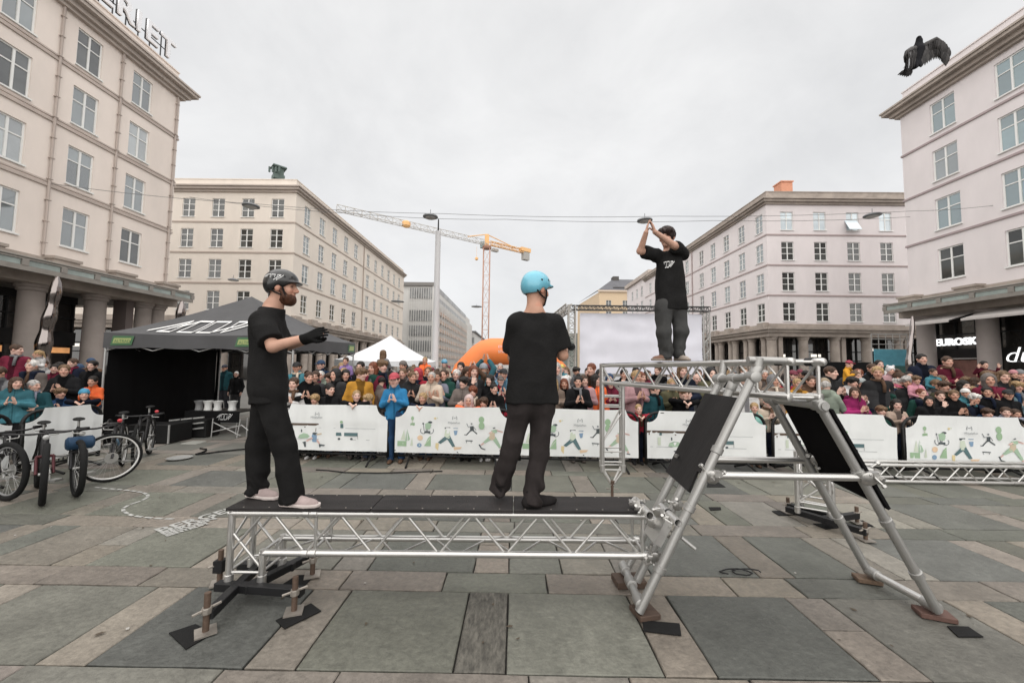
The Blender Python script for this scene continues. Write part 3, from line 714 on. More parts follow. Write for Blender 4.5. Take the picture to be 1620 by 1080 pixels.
# ================================================================ crane, mast, lamps, wires
tb = P(769, 540, 120); mz = P(771, 388, 120)[2]; mx_ = P(770, 400, 120)[0]
crane = thing('tower_crane', (mx_, 120, 0), 'yellow and grey tower crane with a long jib rising behind the orange arch', 'crane')
tipY = 93.0; tip = P(533, 328, tipY); jd = Vector((tip[0]-mx_, tipY-120, 0)); jl = jd.length; jd.normalize(); js = Vector((-jd.y, jd.x, 0))
def lattice(name, a, c, wd, m, parent, n, tri=False, r=.09, rd=.05):
    a = Vector([float(v) for v in a]); c = Vector([float(v) for v in c]); d = (c-a).normalized()
    s = d.cross(UP); s = s.normalized() if s.length > .1 else Vector((1, 0, 0)); t = s.cross(d).normalized()
    cor = [s*wd/2-t*wd*.5, -s*wd/2-t*wd*.5, t*wd*.5] if tri else [s*wd/2+t*wd/2, -s*wd/2+t*wd/2, -s*wd/2-t*wd/2, s*wd/2-t*wd/2]
    for q in cor: pipe('chord', a+q, c+q, r, m, parent, 6)
    b = MB(); L = (c-a).length
    for i in range(len(cor)):
        p, q = cor[i], cor[(i+1) % len(cor)]
        for k in range(n):
            x0 = a+(c-a)*k/n; x1 = a+(c-a)*(k+1)/n
            b.tube([x0+p, x1+q] if k % 2 == 0 else [x0+q, x1+p], rd, 4, False)
            b.tube([x1+p, x1+q], rd, 4, False)
    b.build(name, m, parent)
lattice('mast_lacing', (mx_, 120, 0), (mx_, 120, mz-1.2), 2.0, M_craner, crane, 9, r=.13, rd=.06)
J0 = Vector((mx_, 120, mz+.9)); JT = Vector((tip[0], tipY, tip[2]))
lattice('jib_lacing', J0, JT, 1.5, M_craneg, crane, 22, True, r=.10, rd=.055)
lattice('counter_jib_lacing', J0-jd*1.0, J0-jd*17, 1.1, M_crane, crane, 7, False, r=.14, rd=.07)
b = MB(); b.beam(J0-jd*13.5+UP*.5, J0-jd*17.5+UP*.5, 1.6, 1.3); b.build('counter_jib_housing', M_crane, crane)
b = MB(); b.beam(J0-jd*14.5-UP*1.6, J0-jd*17-UP*1.6, 1.4, 2.6); b.build('counterweight', mat('ballast', (.33, .32, .3), .9), crane)
b = MB(); b.tube([J0+UP*2.6, J0+jd*7+UP*.4], .16, 6); b.tube([J0+UP*2.6, J0-jd*11+UP*.5], .16, 6); b.beam(J0-UP*1.2, J0+UP*2.5, 1.1, 1.3); b.build('tower_top', M_crane, crane)
b = MB(); b.lathe(J0-UP*2.1, [(1.4, 0), (1.5, .5), (1.3, .9)], 12); b.build('slewing_ring', mat('brown_ring', (.25, .13, .09), .6), crane)
b = MB(); cpos = J0-js*1.4-UP*.6+jd*.8; b.beam(cpos-UP*1.0, cpos+UP*1.0, 1.2, 1.3); b.build('cab', mat('cab_glass', (.25, .33, .33), .2), crane)
b = MB(); q = J0-jd*3-js*1.5-UP*1.4; b.beam(q, q-jd*2.2, 1.2, .8); b.build('winch', M_craneg, crane)
b = MB(); q = J0+(JT-J0)*.60; b.lathe(q-UP*1.1+js*.2, [(.7, 0), (1.2, .35), (1.2, 1.3), (.7, 1.7)], 10); b.build('trolley', M_crane, crane)
hk = P(754, 408, 119); b = MB(); b.tube([hk+np.array([0, 0, 3.6]), hk], .05, 4); b.lathe(hk-np.array([0, 0, .8]), [(.1, 0), (.55, .3), (.5, .8), (.15, 1.1)], 8); b.build('hook_block', M_crane, crane)
b = MB()
for s_ in (-.45, .45): b.beam(J0+(JT-J0)*.42+UP*.8, J0+(JT-J0)*.42+UP*.9, .4, .4)
pb = P(688, 575, 24); pt = P(690, 366, 24)
mast = thing('light_mast', (pb[0], 24, 0), 'tall smooth pale grey mast with a dark spike on top', 'mast')
b = MB(); b.lathe((pb[0], 24, 0), [(.24, 0), (.24, .3), (.2, .35), (.19, 5), (.17, pt[2])], 16); b.build('pole', mat('pale_grey_paint', (.55, .55, .555), .55), mast, True, 40)
b = MB(); b.lathe((pb[0], 24, pt[2]), [(.05, 0), (.04, .75), (.02, .8)], 8); b.build('spike', M_black, mast)
def wire(pts, r=.012, sag=.0):
    out = []
    for (x0, y0, Y0), (x1, y1, Y1) in zip(pts[:-1], pts[1:]):
        a, c = P(x0, y0, Y0), P(x1, y1, Y1)
        for k in range(12): out.append(a+(c-a)*k/12-np.array([0, 0, sag*4*(k/12)*(1-k/12)]))
    out.append(P(*pts[-1])); return out
wires = thing('overhead_wires', (0, 22, 0), 'thin span wires stretched high across the square between the two near buildings', 'wires')
M_wire = mat('dark_wire', (.10, .10, .10), .6)
for k, pts in enumerate(([(75, 290, 18.2), (398, 322, 22), (700, 338, 23), (1050, 342, 23), (1440, 334, 23), (1625, 318, 21)], [(300, 312, 22), (560, 338, 23), (800, 347, 23), (1130, 349, 23), (1440, 343, 24)])):
    b = MB(); b.tube(wire(pts, sag=.12), .013, 4, False); b.build('wire', M_wire, wires)
M_lamp = mat('lamp_disc_grey', (.20, .21, .22), .45)
lamps = [(397, 326, 22, 'round hanging street lamp against the cream block left of the bearded man'), (681, 343, 23, 'round hanging street lamp above the tall mast'), (1020, 349, 23, 'round hanging street lamp behind the raised hands of the man on the high truss'), (1380, 341, 23.5, 'round hanging street lamp in front of the top floor of the pink block'), (754, 485, 60, 'small far street lamp hanging beside the crane mast'), (629, 477, 50, 'small far street lamp hanging at the end of the cream block'), (369, 443, 34, 'small street lamp hanging low in front of the cream block above the black tent')]
for k, (x, y, Y, lab) in enumerate(lamps):
    c = P(x, y, Y); t = thing('hanging_street_lamp', c, lab, 'street lamp', 'round lamps hung over the square')
    b = MB(); r = .46 if Y < 30 else .85 if Y > 40 else .42; b.lathe(c, [(r*.75, -.07), (r, -.02), (r*.96, .05), (r*.35, .15), (.05, .19)], 20); b.build('lamp_shade', M_lamp, t, True, 40)
    b = MB(); b.lathe(c+np.array([0, 0, -.085]), [(r*.7, 0), (r*.7, .012)], 20); b.build('diffuser', mat('lamp_diffuser', (.55, .56, .55), .3), t)
    b = MB(); b.tube([c+np.array([0, 0, .15]), c+np.array([0, 0, .45])], .02, 5); b.build('hanger', M_lamp, t)
# twisted polished steel columns
def sculpture(x, y0, Y, top, lab, r0):
    c = P(x, y0, Y); zt = P(x, top, Y)[2]; t = thing('steel_sculpture', (c[0], Y, 0), lab, 'sculpture', 'polished steel columns')
    b = MB(); N = 24; K = 60; rng = random.Random(x)
    for k in range(K+1):
        z = zt*k/K; tt = k/K
        for j in range(N):
            a = 2*math.pi*j/N+.8*math.sin(tt*7+rng.random()*.02)
            r = r0*(1.25-.55*tt)*(1+.14*math.sin(tt*30+.5)+.13*math.sin(5*a+tt*4)*(1-.6*tt)) * (1-.55*max(0, (tt-.95)/.05))
            b.v.append((c[0]-.25+.5*tt+.05*math.sin(tt*9)+r*math.cos(a), Y+r*math.sin(a), z))
    for k in range(K):
        for j in range(N): b.f.append((k*N+j, k*N+(j+1) % N, (k+1)*N+(j+1) % N, (k+1)*N+j)); b.m.append(0)
    b.f.append(tuple(K*N+j for j in range(N))); b.m.append(0)
    b.build('twisted_shaft', M_chrome, t, True)
    b = MB(); b.lathe((c[0], Y, 0), [(r0*1.8, 0), (r0*1.8, .12), (r0*1.5, .16)], 20); b.build('plinth', M_stone, t)
sculpture(72, 540, 17, 437, 'tall wavy polished steel column in front of the left shop', .235)
sculpture(279, 500, 22, 476, 'shorter twisted steel column peeping over the black tent roof', .26)
sculpture(1439, 560, 22, 500, 'slim wavy steel column beside the arcade of the shoe shop on the right', .13)
# ================================================================ white screen stage
S0 = P(906, 490, 15); S1 = P(1113, 492, 15); sx0, sx1, sz1 = S0[0], S1[0], S0[2]; sz0 = P(905, 590, 15)[2]
stg = thing('screen_stage', ((sx0+sx1)/2, 15, 0), 'stage truss with a large blank white screen cloth behind the crowd', 'stage')
b = MB(); nx_, nz_ = 48, 24
for i in range(nx_+1):
    for k in range(nz_+1):
        x = sx0+.28+(sx1-sx0-.35)*i/nx_; z = sz0+(sz1-.12-sz0)*k/nz_
        b.v.append((x, 15+.006*math.sin(i*.9+k*.15)+.004*math.sin(k*1.1+i*.1)+.035*mnoise.noise((i*.13, k*.2, 1))+.012*mnoise.noise((i*.5, k*.16, 4)), z))
for i in range(nx_):
    for k in range(nz_): a = i*(nz_+1)+k; b.f.append((a, a+nz_+1, a+nz_+2, a+1)); b.m.append(0)
b.build('screen_cloth', M_screen, stg, True)
lattice('lacing', (sx0-.05, 14.85, sz1+.06), (sx1+.15, 14.85, sz1+.06), .17, mat('dark_truss', (.05, .05, .05), .5), stg, 34, False, r=.018, rd=.012)
lattice('lacing', (sx0-.05, 14.9, 0), (sx0-.05, 14.9, sz1+.15), .26, M_craneg, stg, 18, False, r=.028, rd=.014)
lattice('lacing', (sx1+.1, 15.1, 0), (sx1+.1, 15.1, sz1), .24, M_scaf, stg, 16, False, r=.03, rd=.014)
lattice('lacing', (sx0-.15, 14.95, sz1+.1), (sx0-.75, 17.5, sz1-.25), .24, M_craneg, stg, 12, False, r=.028, rd=.014)
b = MB()
for z in (sz0-.12, sz0-.5, sz0-.9, sz0-1.3): b.bb(sx0+.2, sx1-.05, 15.05, 15.1, z-.3, z); 
b.build('screen_slat', mat('slat_white', (.62, .63, .66), .6), stg)
b = MB(); c = P(903, 548, 14.7); b.lathe((c[0], 14.6, c[2]), [(.05, -.12), (.13, -.08), (.15, .08), (.08, .14)], 10, (0, -1, -.3)); c = P(893, 548, 14.7); b.bb(c[0]-.1, c[0]+.12, 14.5, 14.8, c[2]-.35, c[2]+.3); b.build('spotlight', M_black, stg)
# ================================================================ orange arch
A0 = P(731, 575, 22)
arch = thing('inflatable_arch', (A0[0]+3.2, 22, 0), 'orange inflatable start arch standing behind the crowd', 'inflatable arch')
xl = P(712, 575, 22)[0]; zt = P(800, 535, 22)[2]; rr = (P(755, 575, 22)[0]-xl)/2*.98; rad = .55
xr = xl+6.9; zc = zt-rr; pts = []
pts += [(xl+rr, 22, 0), (xl+rr, 22, zc-1.45), (xl+rr+.10, 22, zc-1.25)]
pts += [(xl+rr+1.05, 22, zc-.25), (xl+rr+1.3, 22, zc-.08), (xl+rr+1.6, 22, zc)]
pts += [(xr-rr-1.6, 22, zc), (xr-rr-1.3, 22, zc-.08), (xr-rr-1.05, 22, zc-.25), (xr-rr-.1, 22, zc-1.25), (xr-rr, 22, zc-1.45), (xr-rr, 22, 0)]
b = MB(); b.tube(pts, rr, 24); b.build('tube', M_orange, arch, True, 70)
for k, t_ in enumerate(('EVENT', 'START')): lettering(t_, .2, M_white, (P(788, 549+8*k, 21.2)[0], 22-rr*1.0-.01, P(788, 550+8*k, 21.2)[2]), (1, 0, 0), (0, 0, 1), arch, name='printed_lettering')
# ================================================================ white pop-up tent
def popup(name, cx, cy, hw, hd, ze, zp, m, label, val=.22, legs=True, bulge=.0):
    t = thing(name, (cx, cy, 0), label, 'tent'); b = MB(); N = 14
    cor = [(-hw, -hd), (hw, -hd), (hw, hd), (-hw, hd)]
    for s in range(4):
        a, c = cor[s], cor[(s+1) % 4]; base = len(b.v)
        for i in range(N+1):
            f = i/N
            for j in range(N+1):
                g = j/N; x = (a[0]+(c[0]-a[0])*g)*(1-f); y = (a[1]+(c[1]-a[1])*g)*(1-f)
                z = ze+(zp-ze)*(f**(1+bulge))-.05*math.sin(math.pi*g)*(1-f)-.03*math.sin(math.pi*f)*abs(math.sin(2*math.pi*g))
                b.v.append((cx+x, cy+y, z))
        for i in range(N):
            for j in range(N): q = base+i*(N+1)+j; b.f.append((q, q+1, q+N+2, q+N+1)); b.m.append(0)
    b.build('roof', m, t, True, 60)
    b = MB()
    for s in range(4):
        a, c = cor[s], cor[(s+1) % 4]; K = 24; base = len(b.v)
        for k in range(K+1):
            g = k/K; x, y = a[0]+(c[0]-a[0])*g, a[1]+(c[1]-a[1])*g; l = math.hypot(x, y); o = 1.002+.004*math.sin(g*30)
            b.v.append((cx+x*1.001, cy+y*1.001, ze-.05*math.sin(math.pi*g)-.002)); b.v.append((cx+x*o, cy+y*o, ze-val-.015*math.sin(g*19)))
        for k in range(K): q = base+2*k; b.f.append((q, q+1, q+3, q+2)); b.m.append(0)
    b.build('valance', m, t, True, 60)
    for x, y in cor: pipe('leg', (cx+x*.985, cy+y*.985, 0), (cx+x*.985, cy+y*.985, ze-.02), .022, mat('tent_leg_grey', (.45, .45, .44), .45, .5), t)
    for s in range(4):
        a, c = cor[s], cor[(s+1) % 4]; q = MB(); n = 4
        for k in range(n):
            p0 = Vector((cx+(a[0]+(c[0]-a[0])*k/n)*.98, cy+(a[1]+(c[1]-a[1])*k/n)*.98, ze-.12)); p1 = Vector((cx+(a[0]+(c[0]-a[0])*(k+1)/n)*.98, cy+(a[1]+(c[1]-a[1])*(k+1)/n)*.98, ze-.12))
            q.tube([p0, p1-UP*.3], .012, 5); q.tube([p0-UP*.3, p1], .012, 5)
        q.build('scissor_frame', MATS['tent_leg_grey'], t)
    return t
wl, wr = P(535, 577, 12.5), P(671, 577, 12.5); wp = P(605, 533, 13.9)
popup('white_tent', (wl[0]+wr[0])/2-.13, 13.75, (wr[0]-wl[0])/2, 1.25, P(600, 569, 12.5)[2], wp[2]+.05, M_tentw, 'white pop up tent with a pointed roof behind the crowd', .2, bulge=.35)
# black tent
tl, tr_ = P(165, 524, 8.9), P(538, 543, 8.9); pk = P(387, 470, 10.6)
bcx = -7.36; bhw = bcx-tl[0]; bze = 2.4
bt = popup('black_tent', bcx, 10.6, bhw, 1.7, bze, pk[2]+.02, M_tentk, 'black pop up tent with white zigzag lettering on its roof', .36, bulge=.22)
# logo on the front roof slope: front slope from (x, 8.9, ze) to the peak
nrm = Vector((0, -(pk[2]-bze), -1.7)).normalized()*-1
u0, u1 = P(248, 518, 9.2)[0], P(389, 518, 9.2)[0]
def roofmap(u, v):
    f = .10+.285*v; y = 8.9+1.7*f; z = bze+(pk[2]+.02-bze)*(f**1.22)-.012
    x = bcx-bhw+.84+u*2.35 ; g = (x-bcx)/(bhw*(1-f))*.5+.5
    z += -.05*math.sin(math.pi*min(1, max(0, g)))*(1-f)
    return (x, y-.012, z+.022)
logo('roof_lettering', roofmap, 7.2, M_white, bt)
M_flag = mat('green_label', (.06, .15, .07), .6); M_flagy = mat('yellow_green_label', (.33, .38, .15), .6)
b = MB(); xr_ = bcx+bhw*1.006+.006; b.quad((xr_, 11.75, 2.10), (xr_, 12.2, 2.11), (xr_, 12.22, 2.32), (xr_, 11.78, 2.32)); b.build('green_badge', M_flag, bt)
b = MB(); b.quad((xr_+.005, 11.82, 2.14), (xr_+.005, 12.14, 2.15), (xr_+.005, 12.15, 2.28), (xr_+.005, 11.85, 2.28)); b.build('badge_panel', M_flagy, bt)
for x0 in (bcx-bhw+.18, P(372, 550, 8.9)[0]):
    b = MB(); b.quad((x0, 8.878, 2.10), (x0+.50, 8.878, 2.11), (x0+.56, 8.878, 2.32), (x0+.06, 8.878, 2.32)); b.build('green_badge', M_flag, bt)
    b = MB(); b.quad((x0+.06, 8.872, 2.15), (x0+.46, 8.872, 2.155), (x0+.50, 8.872, 2.27), (x0+.09, 8.872, 2.27)); b.build('badge_panel', M_flagy, bt)
    lettering('ALTRAD', .10, M_flag, (x0+.10, 8.868, 2.165), (1, 0, 0), (0, 0, 1), bt, name='badge_lettering')
b = MB(); K = 30
def wallsheet(b, p0, p1, z0, z1):
    base = len(b.v); p0 = Vector(p0); p1 = Vector(p1); d = (p1-p0).normalized(); n = Vector((-d.y, d.x, 0))
    for k in range(K+1):
        for j in range(9):
            q = p0+(p1-p0)*k/K+n*(.03*math.sin(k*.8+j*.4)+.02*math.sin(k*2.1))*(.3+.7*(1-j/8)); b.v.append((q.x, q.y, z0+(z1-z0)*j/8))
    for k in range(K):
        for j in range(8): q = base+k*9+j; b.f.append((q, q+9, q+10, q+1)); b.m.append(0)
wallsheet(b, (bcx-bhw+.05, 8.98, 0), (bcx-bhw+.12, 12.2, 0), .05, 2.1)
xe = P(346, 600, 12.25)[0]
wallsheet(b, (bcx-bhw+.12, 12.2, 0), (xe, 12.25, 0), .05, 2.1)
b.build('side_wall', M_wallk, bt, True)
pipe('leg', (xe+.05, 12.2, 0), (xe+.05, 12.2, 2.2), .022, MATS['tent_leg_grey'], bt)
# things under the black tent
def P0(x, y): g = G(x, y); return g
ct = P(349, 648, 9.6); th = ct[2]
tbl = thing('covered_table', (-7.3, 9.6, 0), 'trestle table under a black cover lettered in white below the black tent', 'table')
x0, x1 = P(305, 650, 9.5)[0], P(388, 650, 9.5)[0]
b = MB(); b.bb(x0, x1, 9.3, 10.0, th-.03, th); b.build('tabletop', M_black, tbl)
b = MB(); b.bb(x0-.01, x1+.01, 9.28, 9.295, th-.26, th+.004); b.build('cover_skirt', M_wallk, tbl)
lx = P(341, 660, 9.28)[0]; wlg = P(368, 660, 9.28)[0]-lx
logo('cover_lettering', lambda u, v: (lx+wlg*u, 9.272, th-.19+.13*v), 6, M_white, tbl)
M_leg = mat('tent_leg_grey')
for sx in (x0+.12, x1-.12):
    pipe('leg', (sx, 9.38, 0), (sx+.02, 9.38, th-.03), .014, M_leg, tbl); pipe('leg', (sx, 9.9, 0), (sx+.02, 9.9, th-.03), .014, M_leg, tbl)
pipe('brace', (x0+.12, 9.38, .2), (x1-.12, 9.38, th-.35), .012, M_leg, tbl); pipe('brace', (x1-.12, 9.39, .2), (x0+.12, 9.39, th-.35), .012, M_leg, tbl)
for k, (px, lab, g_) in enumerate(((318, 'grey', 'dull grey bowl at the left end of the covered table'), (332, 'w', 'white bowl second from the left on the covered table'), (347, 'w', 'white waisted bowl in the middle of the covered table'), (370, 'w', 'white waisted bowl at the right end of the covered table'))):
    c = P(px, 642, 9.6); b = MB(); b.lathe((c[0], 9.55, th), [(.09, 0), (.075, .08), (.08, .15), (.115, .22), (.1, .225), (.07, .17)], 16)
    o = b.build('bowl', mat('grey_bowl', (.2, .2, .2), .5) if lab == 'grey' else mat('white_bowl', (.68, .68, .66), .4), None, True, 50); tag(o, g_, 'bowl', 'bowls on the covered table')
def crate(name, px0, px1, py0, py1, Y, dp, m, label, cat, extra=None):
    a, c = P(px0, py1, Y), P(px1, py0, Y); z0, z1 = max(.01, a[2]), c[2]
    t = thing(name, ((a[0]+c[0])/2, Y, z0 if z0 > .05 else 0), label, cat)
    o = obox('body', a[0], c[0], Y, Y+dp, z0, z1, m, t, .012); return t, a[0], c[0], z0, z1
M_case = mat('black_flight_case', (.010, .010, .010), .6, spec=.25, var=.2)
t, x0, x1, z0, z1 = crate('flight_case', 235, 268, 672, 729, 8.2, .6, M_case, 'tall black flight case with a grey edge beside the white rimmed bicycle', 'case')
for x in (x0, x1): obox('edge_strip', x-.012, x+.012, 8.185, 8.21, z0, z1, M_leg, t)
b = MB(); b.lathe((x0+.1, 8.15, .05), [(.05, -.02), (.05, .02)], 10, (1, 0, 0)); b.build('castor', M_leg, t)
crate('flight_case', 200, 236, 672, 700, 8.5, .5, M_case, 'low black case with a pale top rail behind the white rimmed bicycle', 'case')
t, x0, x1, z0, z1 = crate('shelf_rack', 266, 326, 664, 712, 8.9, .45, M_case, 'black rack of half open drawers with pale edges under the tent', 'rack')
for r in range(3):
    for k in range(3):
        xx = x0+.02+(x1-x0)*k/3; z = z0+(z1-z0)*(.95-.3*r)+.03*k
        b = MB(); b.beam((xx, 8.86, z), (xx+(x1-x0)/3-.04, 8.86, z+.03), .03, .03); b.build('drawer_edge', mat('drawer_grey', (.32, .32, .31), .5), t)
t, x0, x1, z0, z1 = crate('paper_box', 284, 309, 708, 718, 8.25, .3, mat('pale_box', (.32, .32, .29), .7), 'small pale grey box lying on the ground below the drawer rack', 'box')
b = MB(); c = G(284, 726); b.lathe((c[0], c[1], .002), [(.15, 0), (.19, .03), (.17, .035), (.12, .02)], 20); tag(b.build('flat_tray', mat('tray_grey', (.3, .3, .29), .5), None, True, 50), 'flat pale round tray on the ground under the black tent', 'tray')
hose = MB(); c0 = G(300, 715); hose.tube([c0+np.array([.1*math.sin(k*.9)+.09*k, .25*math.cos(k*.7), .02]) for k in range(10)], .015, 6); tag(hose.build('cable', M_rubber, None, True), 'black cable looped on the ground in front of the covered table', 'cable')
ch = thing('folding_chair', (P(360, 690, 9.0)[0], 9.0, 0), 'grey tubular folding frame standing in front of the covered table', 'chair frame')
fx = P(334, 690, 9.0)[0]; fx2 = P(394, 690, 9.0)[0]; zt_ = P(360, 662, 9.0)[2]
for a, c in (((fx, 9.0, .12), (fx2-.2, 9.05, zt_-.15)), ((fx2-.2, 9.0, .05), (fx, 9.05, zt_-.1)), ((fx2-.25, 8.95, 0), (fx2-.2, 8.97, zt_)), ((fx2-.2, 9.2, 0), (fx2-.2, 9.2, zt_)), ((fx2-.2, 9.0, .3), (fx2+.05, 9.0, .12)), ((fx, 9.0, 0), (fx+.02, 9.0, zt_))): pipe('strut', a, c, .012, M_leg, ch)
bn = thing('low_bench', (P(200, 700, 7.8)[0], 7.8, 0), 'long low dark bench running behind the bicycle wheels', 'bench')
a, c = P(125, 694, 7.6), P(212, 684, 8.2); b = MB(); b.beam(a, c, .25, .05); b.build('seat', mat('grey_board', (.12, .12, .12), .6), bn)
b = MB(); b.beam(P(125, 720, 7.6), P(200, 706, 8.2), .2, .05); b.build('lower_shelf', MATS['grey_board'], bn)
for px in (128, 170, 208): q = P(px, 690, 7.9); b = MB(); b.bb(q[0]-.03, q[0]+.03, 7.85, 7.95, 0, max(.3, q[2])); b.build('leg', M_black, bn)
# ================================================================ crowd barriers
M_g = {k: mat('print_'+k, c, .7) for k, c in dict(green=(.30, .44, .28), pale=(.55, .61, .50), dark=(.07, .085, .09), teal=(.09, .16, .17), peach=(.70, .52, .36), yellow=(.66, .55, .31), blue=(.20, .31, .44), tan=(.55, .46, .34), grey=(.22, .24, .25), leafg=(.34, .47, .34), rose=(.6, .42, .38), brown=(.12, .085, .065)).items()}
GK = list(M_g)
def ell(x, y, rx, ry, n=14): return [(x+rx*math.cos(2*math.pi*k/n), y+ry*math.sin(2*math.pi*k/n)) for k in range(n)]
def rc(x0, y0, x1, y1): return [(x0, y0), (x1, y0), (x1, y1), (x0, y1)]
def st(x0, y0, x1, y1, w):
    d = Vector((x1-x0, y1-y0)); d.normalize(); q = Vector((-d.y, d.x))*w/2; return [(x0+q.x, y0+q.y), (x1+q.x, y1+q.y), (x1-q.x, y1-q.y), (x0-q.x, y0-q.y)]
def ring(x, y, r, w, n=16): return [[(x+r*math.cos(a), y+r*math.sin(a)), (x+r*math.cos(c), y+r*math.sin(c)), (x+(r-w)*math.cos(c), y+(r-w)*math.sin(c)), (x+(r-w)*math.cos(a), y+(r-w)*math.sin(a))] for a, c in ((2*math.pi*k/n, 2*math.pi*(k+1)/n) for k in range(n))]
LOGOM = lambda x, y: [('grey', st(x-28, y+22, x-28, y-6, 7)), ('grey', st(x-28, y-6, x-20, y-24, 7)), ('grey', st(x+28, y+22, x+28, y-6, 7)), ('grey', st(x+28, y-6, x+20, y-24, 7)), ('grey', st(x-14, y-2, x+14, y-2, 7))]
SB = [('green', ell(257, 188, 18, 26)), ('green', [(232, 252), (285, 245), (290, 315), (228, 315)]), ('pale', rc(250, 214, 264, 248)),
  *[('dark', q) for q in ring(400, 345, 42, 7)], *[('dark', q) for q in ring(490, 345, 42, 7)], ('leafg', [(420, 255), (470, 235), (500, 270), (480, 330), (425, 325)]), ('dark', ell(484, 237, 27, 15)), ('dark', rc(412, 350, 488, 376)), ('grey', st(395, 250, 410, 345, 8)), ('dark', ell(395, 255, 12, 12)), ('yellow', ell(546, 186, 16, 14)), ('pale', ell(575, 180, 8, 8)),
  ('green', rc(70, 482, 186, 550)), ('pale', [(110, 470), (152, 335), (172, 470)]), ('leafg', [(188, 325), (232, 460), (205, 482)]), ('pale', [(236, 540), (258, 430), (270, 540)]), ('leafg', [(170, 480), (180, 350), (196, 480)]),
  ('peach', ell(360, 438, 36, 34)), ('blue', ell(352, 532, 30, 28)), ('pale', ell(352, 530, 12, 11)), ('green', [(414, 542), (500, 542), (496, 408), (462, 440)]), ('pale', st(425, 520, 490, 440, 8)),
  ('dark', [(668, 300), (742, 296), (744, 322), (676, 326)]), ('pale', [(680, 330), (735, 326), (745, 400), (735, 440), (680, 440), (668, 400)]), ('teal', [(676, 415), (716, 445), (622, 512), (588, 494)]), ('teal', [(700, 440), (742, 402), (812, 540), (776, 548)]), ('yellow', [(560, 500), (600, 505), (592, 600), (558, 560)]), ('peach', [(790, 548), (900, 545), (880, 572), (800, 588)]),
  ('blue', rc(782, 306, 842, 322)), ('blue', [(786, 340), (838, 336), (828, 392), (800, 400)]),
  ('grey', ell(1018, 246, 12, 12)), ('grey', st(955, 240, 975, 285, 9)), ('grey', st(975, 285, 1030, 275, 9)), ('dark', [(1000, 280), (1042, 272), (1050, 330), (1000, 340)]), ('dark', st(1010, 325, 955, 388, 15)), ('dark', st(1030, 325, 1088, 372, 15)), ('dark', st(925, 384, 962, 388, 9)), ('grey', st(1045, 285, 1075, 325, 8)), ('dark', st(945, 460, 1035, 462, 12)), ('dark', st(956, 464, 960, 490, 5)), ('dark', st(1015, 464, 1018, 488, 5)),
  ('green', ell(1142, 190, 36, 42)), ('green', ell(1146, 268, 38, 48)),
  ('leafg', [(1265, 325), (1335, 312), (1345, 345), (1290, 375)]), ('rose', st(1320, 318, 1415, 345, 18)), ('rose', st(1240, 365, 1285, 335, 16)), ('dark', st(1290, 296, 1320, 288, 12)), ('tan', [(1255, 360), (1310, 350), (1320, 430), (1280, 450), (1240, 430)]), ('leafg', [(1240, 400), (1280, 440), (1195, 490), (1165, 480)]), ('leafg', [(1285, 440), (1325, 400), (1400, 540), (1370, 550)]), ('rose', st(1180, 485, 1140, 515, 20)), ('dark', [(1110, 508), (1128, 505), (1150, 548), (1200, 565), (1196, 576), (1140, 560)]), ('rose', st(1385, 545, 1400, 570, 20)), ('dark', st(1375, 578, 1420, 585, 12)), ('dark', ell(42, 606, 9, 7)), ('dark', ell(842, 612, 9, 7)), *LOGOM(797, 178)]
def cA(p): return [(40+(x-95)*1.0, 40+(y-30)*.795) for x, y in p]
SA = [(k, cA(p)) for k, p in [('brown', rc(85, 335, 640, 372)), ('brown', st(118, 372, 118, 405, 12)), ('brown', st(450, 372, 450, 405, 18)), ('brown', st(602, 372, 602, 470, 10)), ('teal', rc(248, 350, 282, 410)),
  ('pale', rc(225, 440, 265, 565)), ('leafg', rc(230, 470, 260, 550)), ('dark', st(402, 440, 402, 485, 16)), ('leafg', [(360, 580), (375, 530), (430, 500), (490, 510), (520, 550), (490, 580), (420, 585)]),
  ('blue', [(545, 540), (570, 490), (620, 490), (625, 640), (560, 640)]), ('dark', ell(592, 505, 40, 22)), ('tan', st(610, 520, 690, 500, 24)), ('rose', st(560, 570, 480, 630, 26)), ('dark', [(420, 650), (470, 630), (478, 725), (455, 725), (440, 670)]), ('rose', st(625, 600, 665, 665, 28)), ('dark', [(660, 665), (750, 680), (735, 700), (690, 700), (675, 730), (660, 700)]),
  ('green', ell(960, 300, 22, 22)), ('teal', rc(945, 330, 985, 400)), ('teal', [(885, 475), (1180, 475), (1180, 530), (885, 530)]), ('dark', ell(930, 578, 18, 18)), ('dark', ell(1095, 578, 18, 18)), ('grey', st(1180, 475, 1182, 580, 5)), ('grey', st(130, 590, 1340, 592, 5)), ('grey', st(640, 405, 1420, 405, 4))]]+LOGOM(560, 160)
M_black2 = mat('barrier_black_tube', (.010, .010, .010), .5, spec=.3)
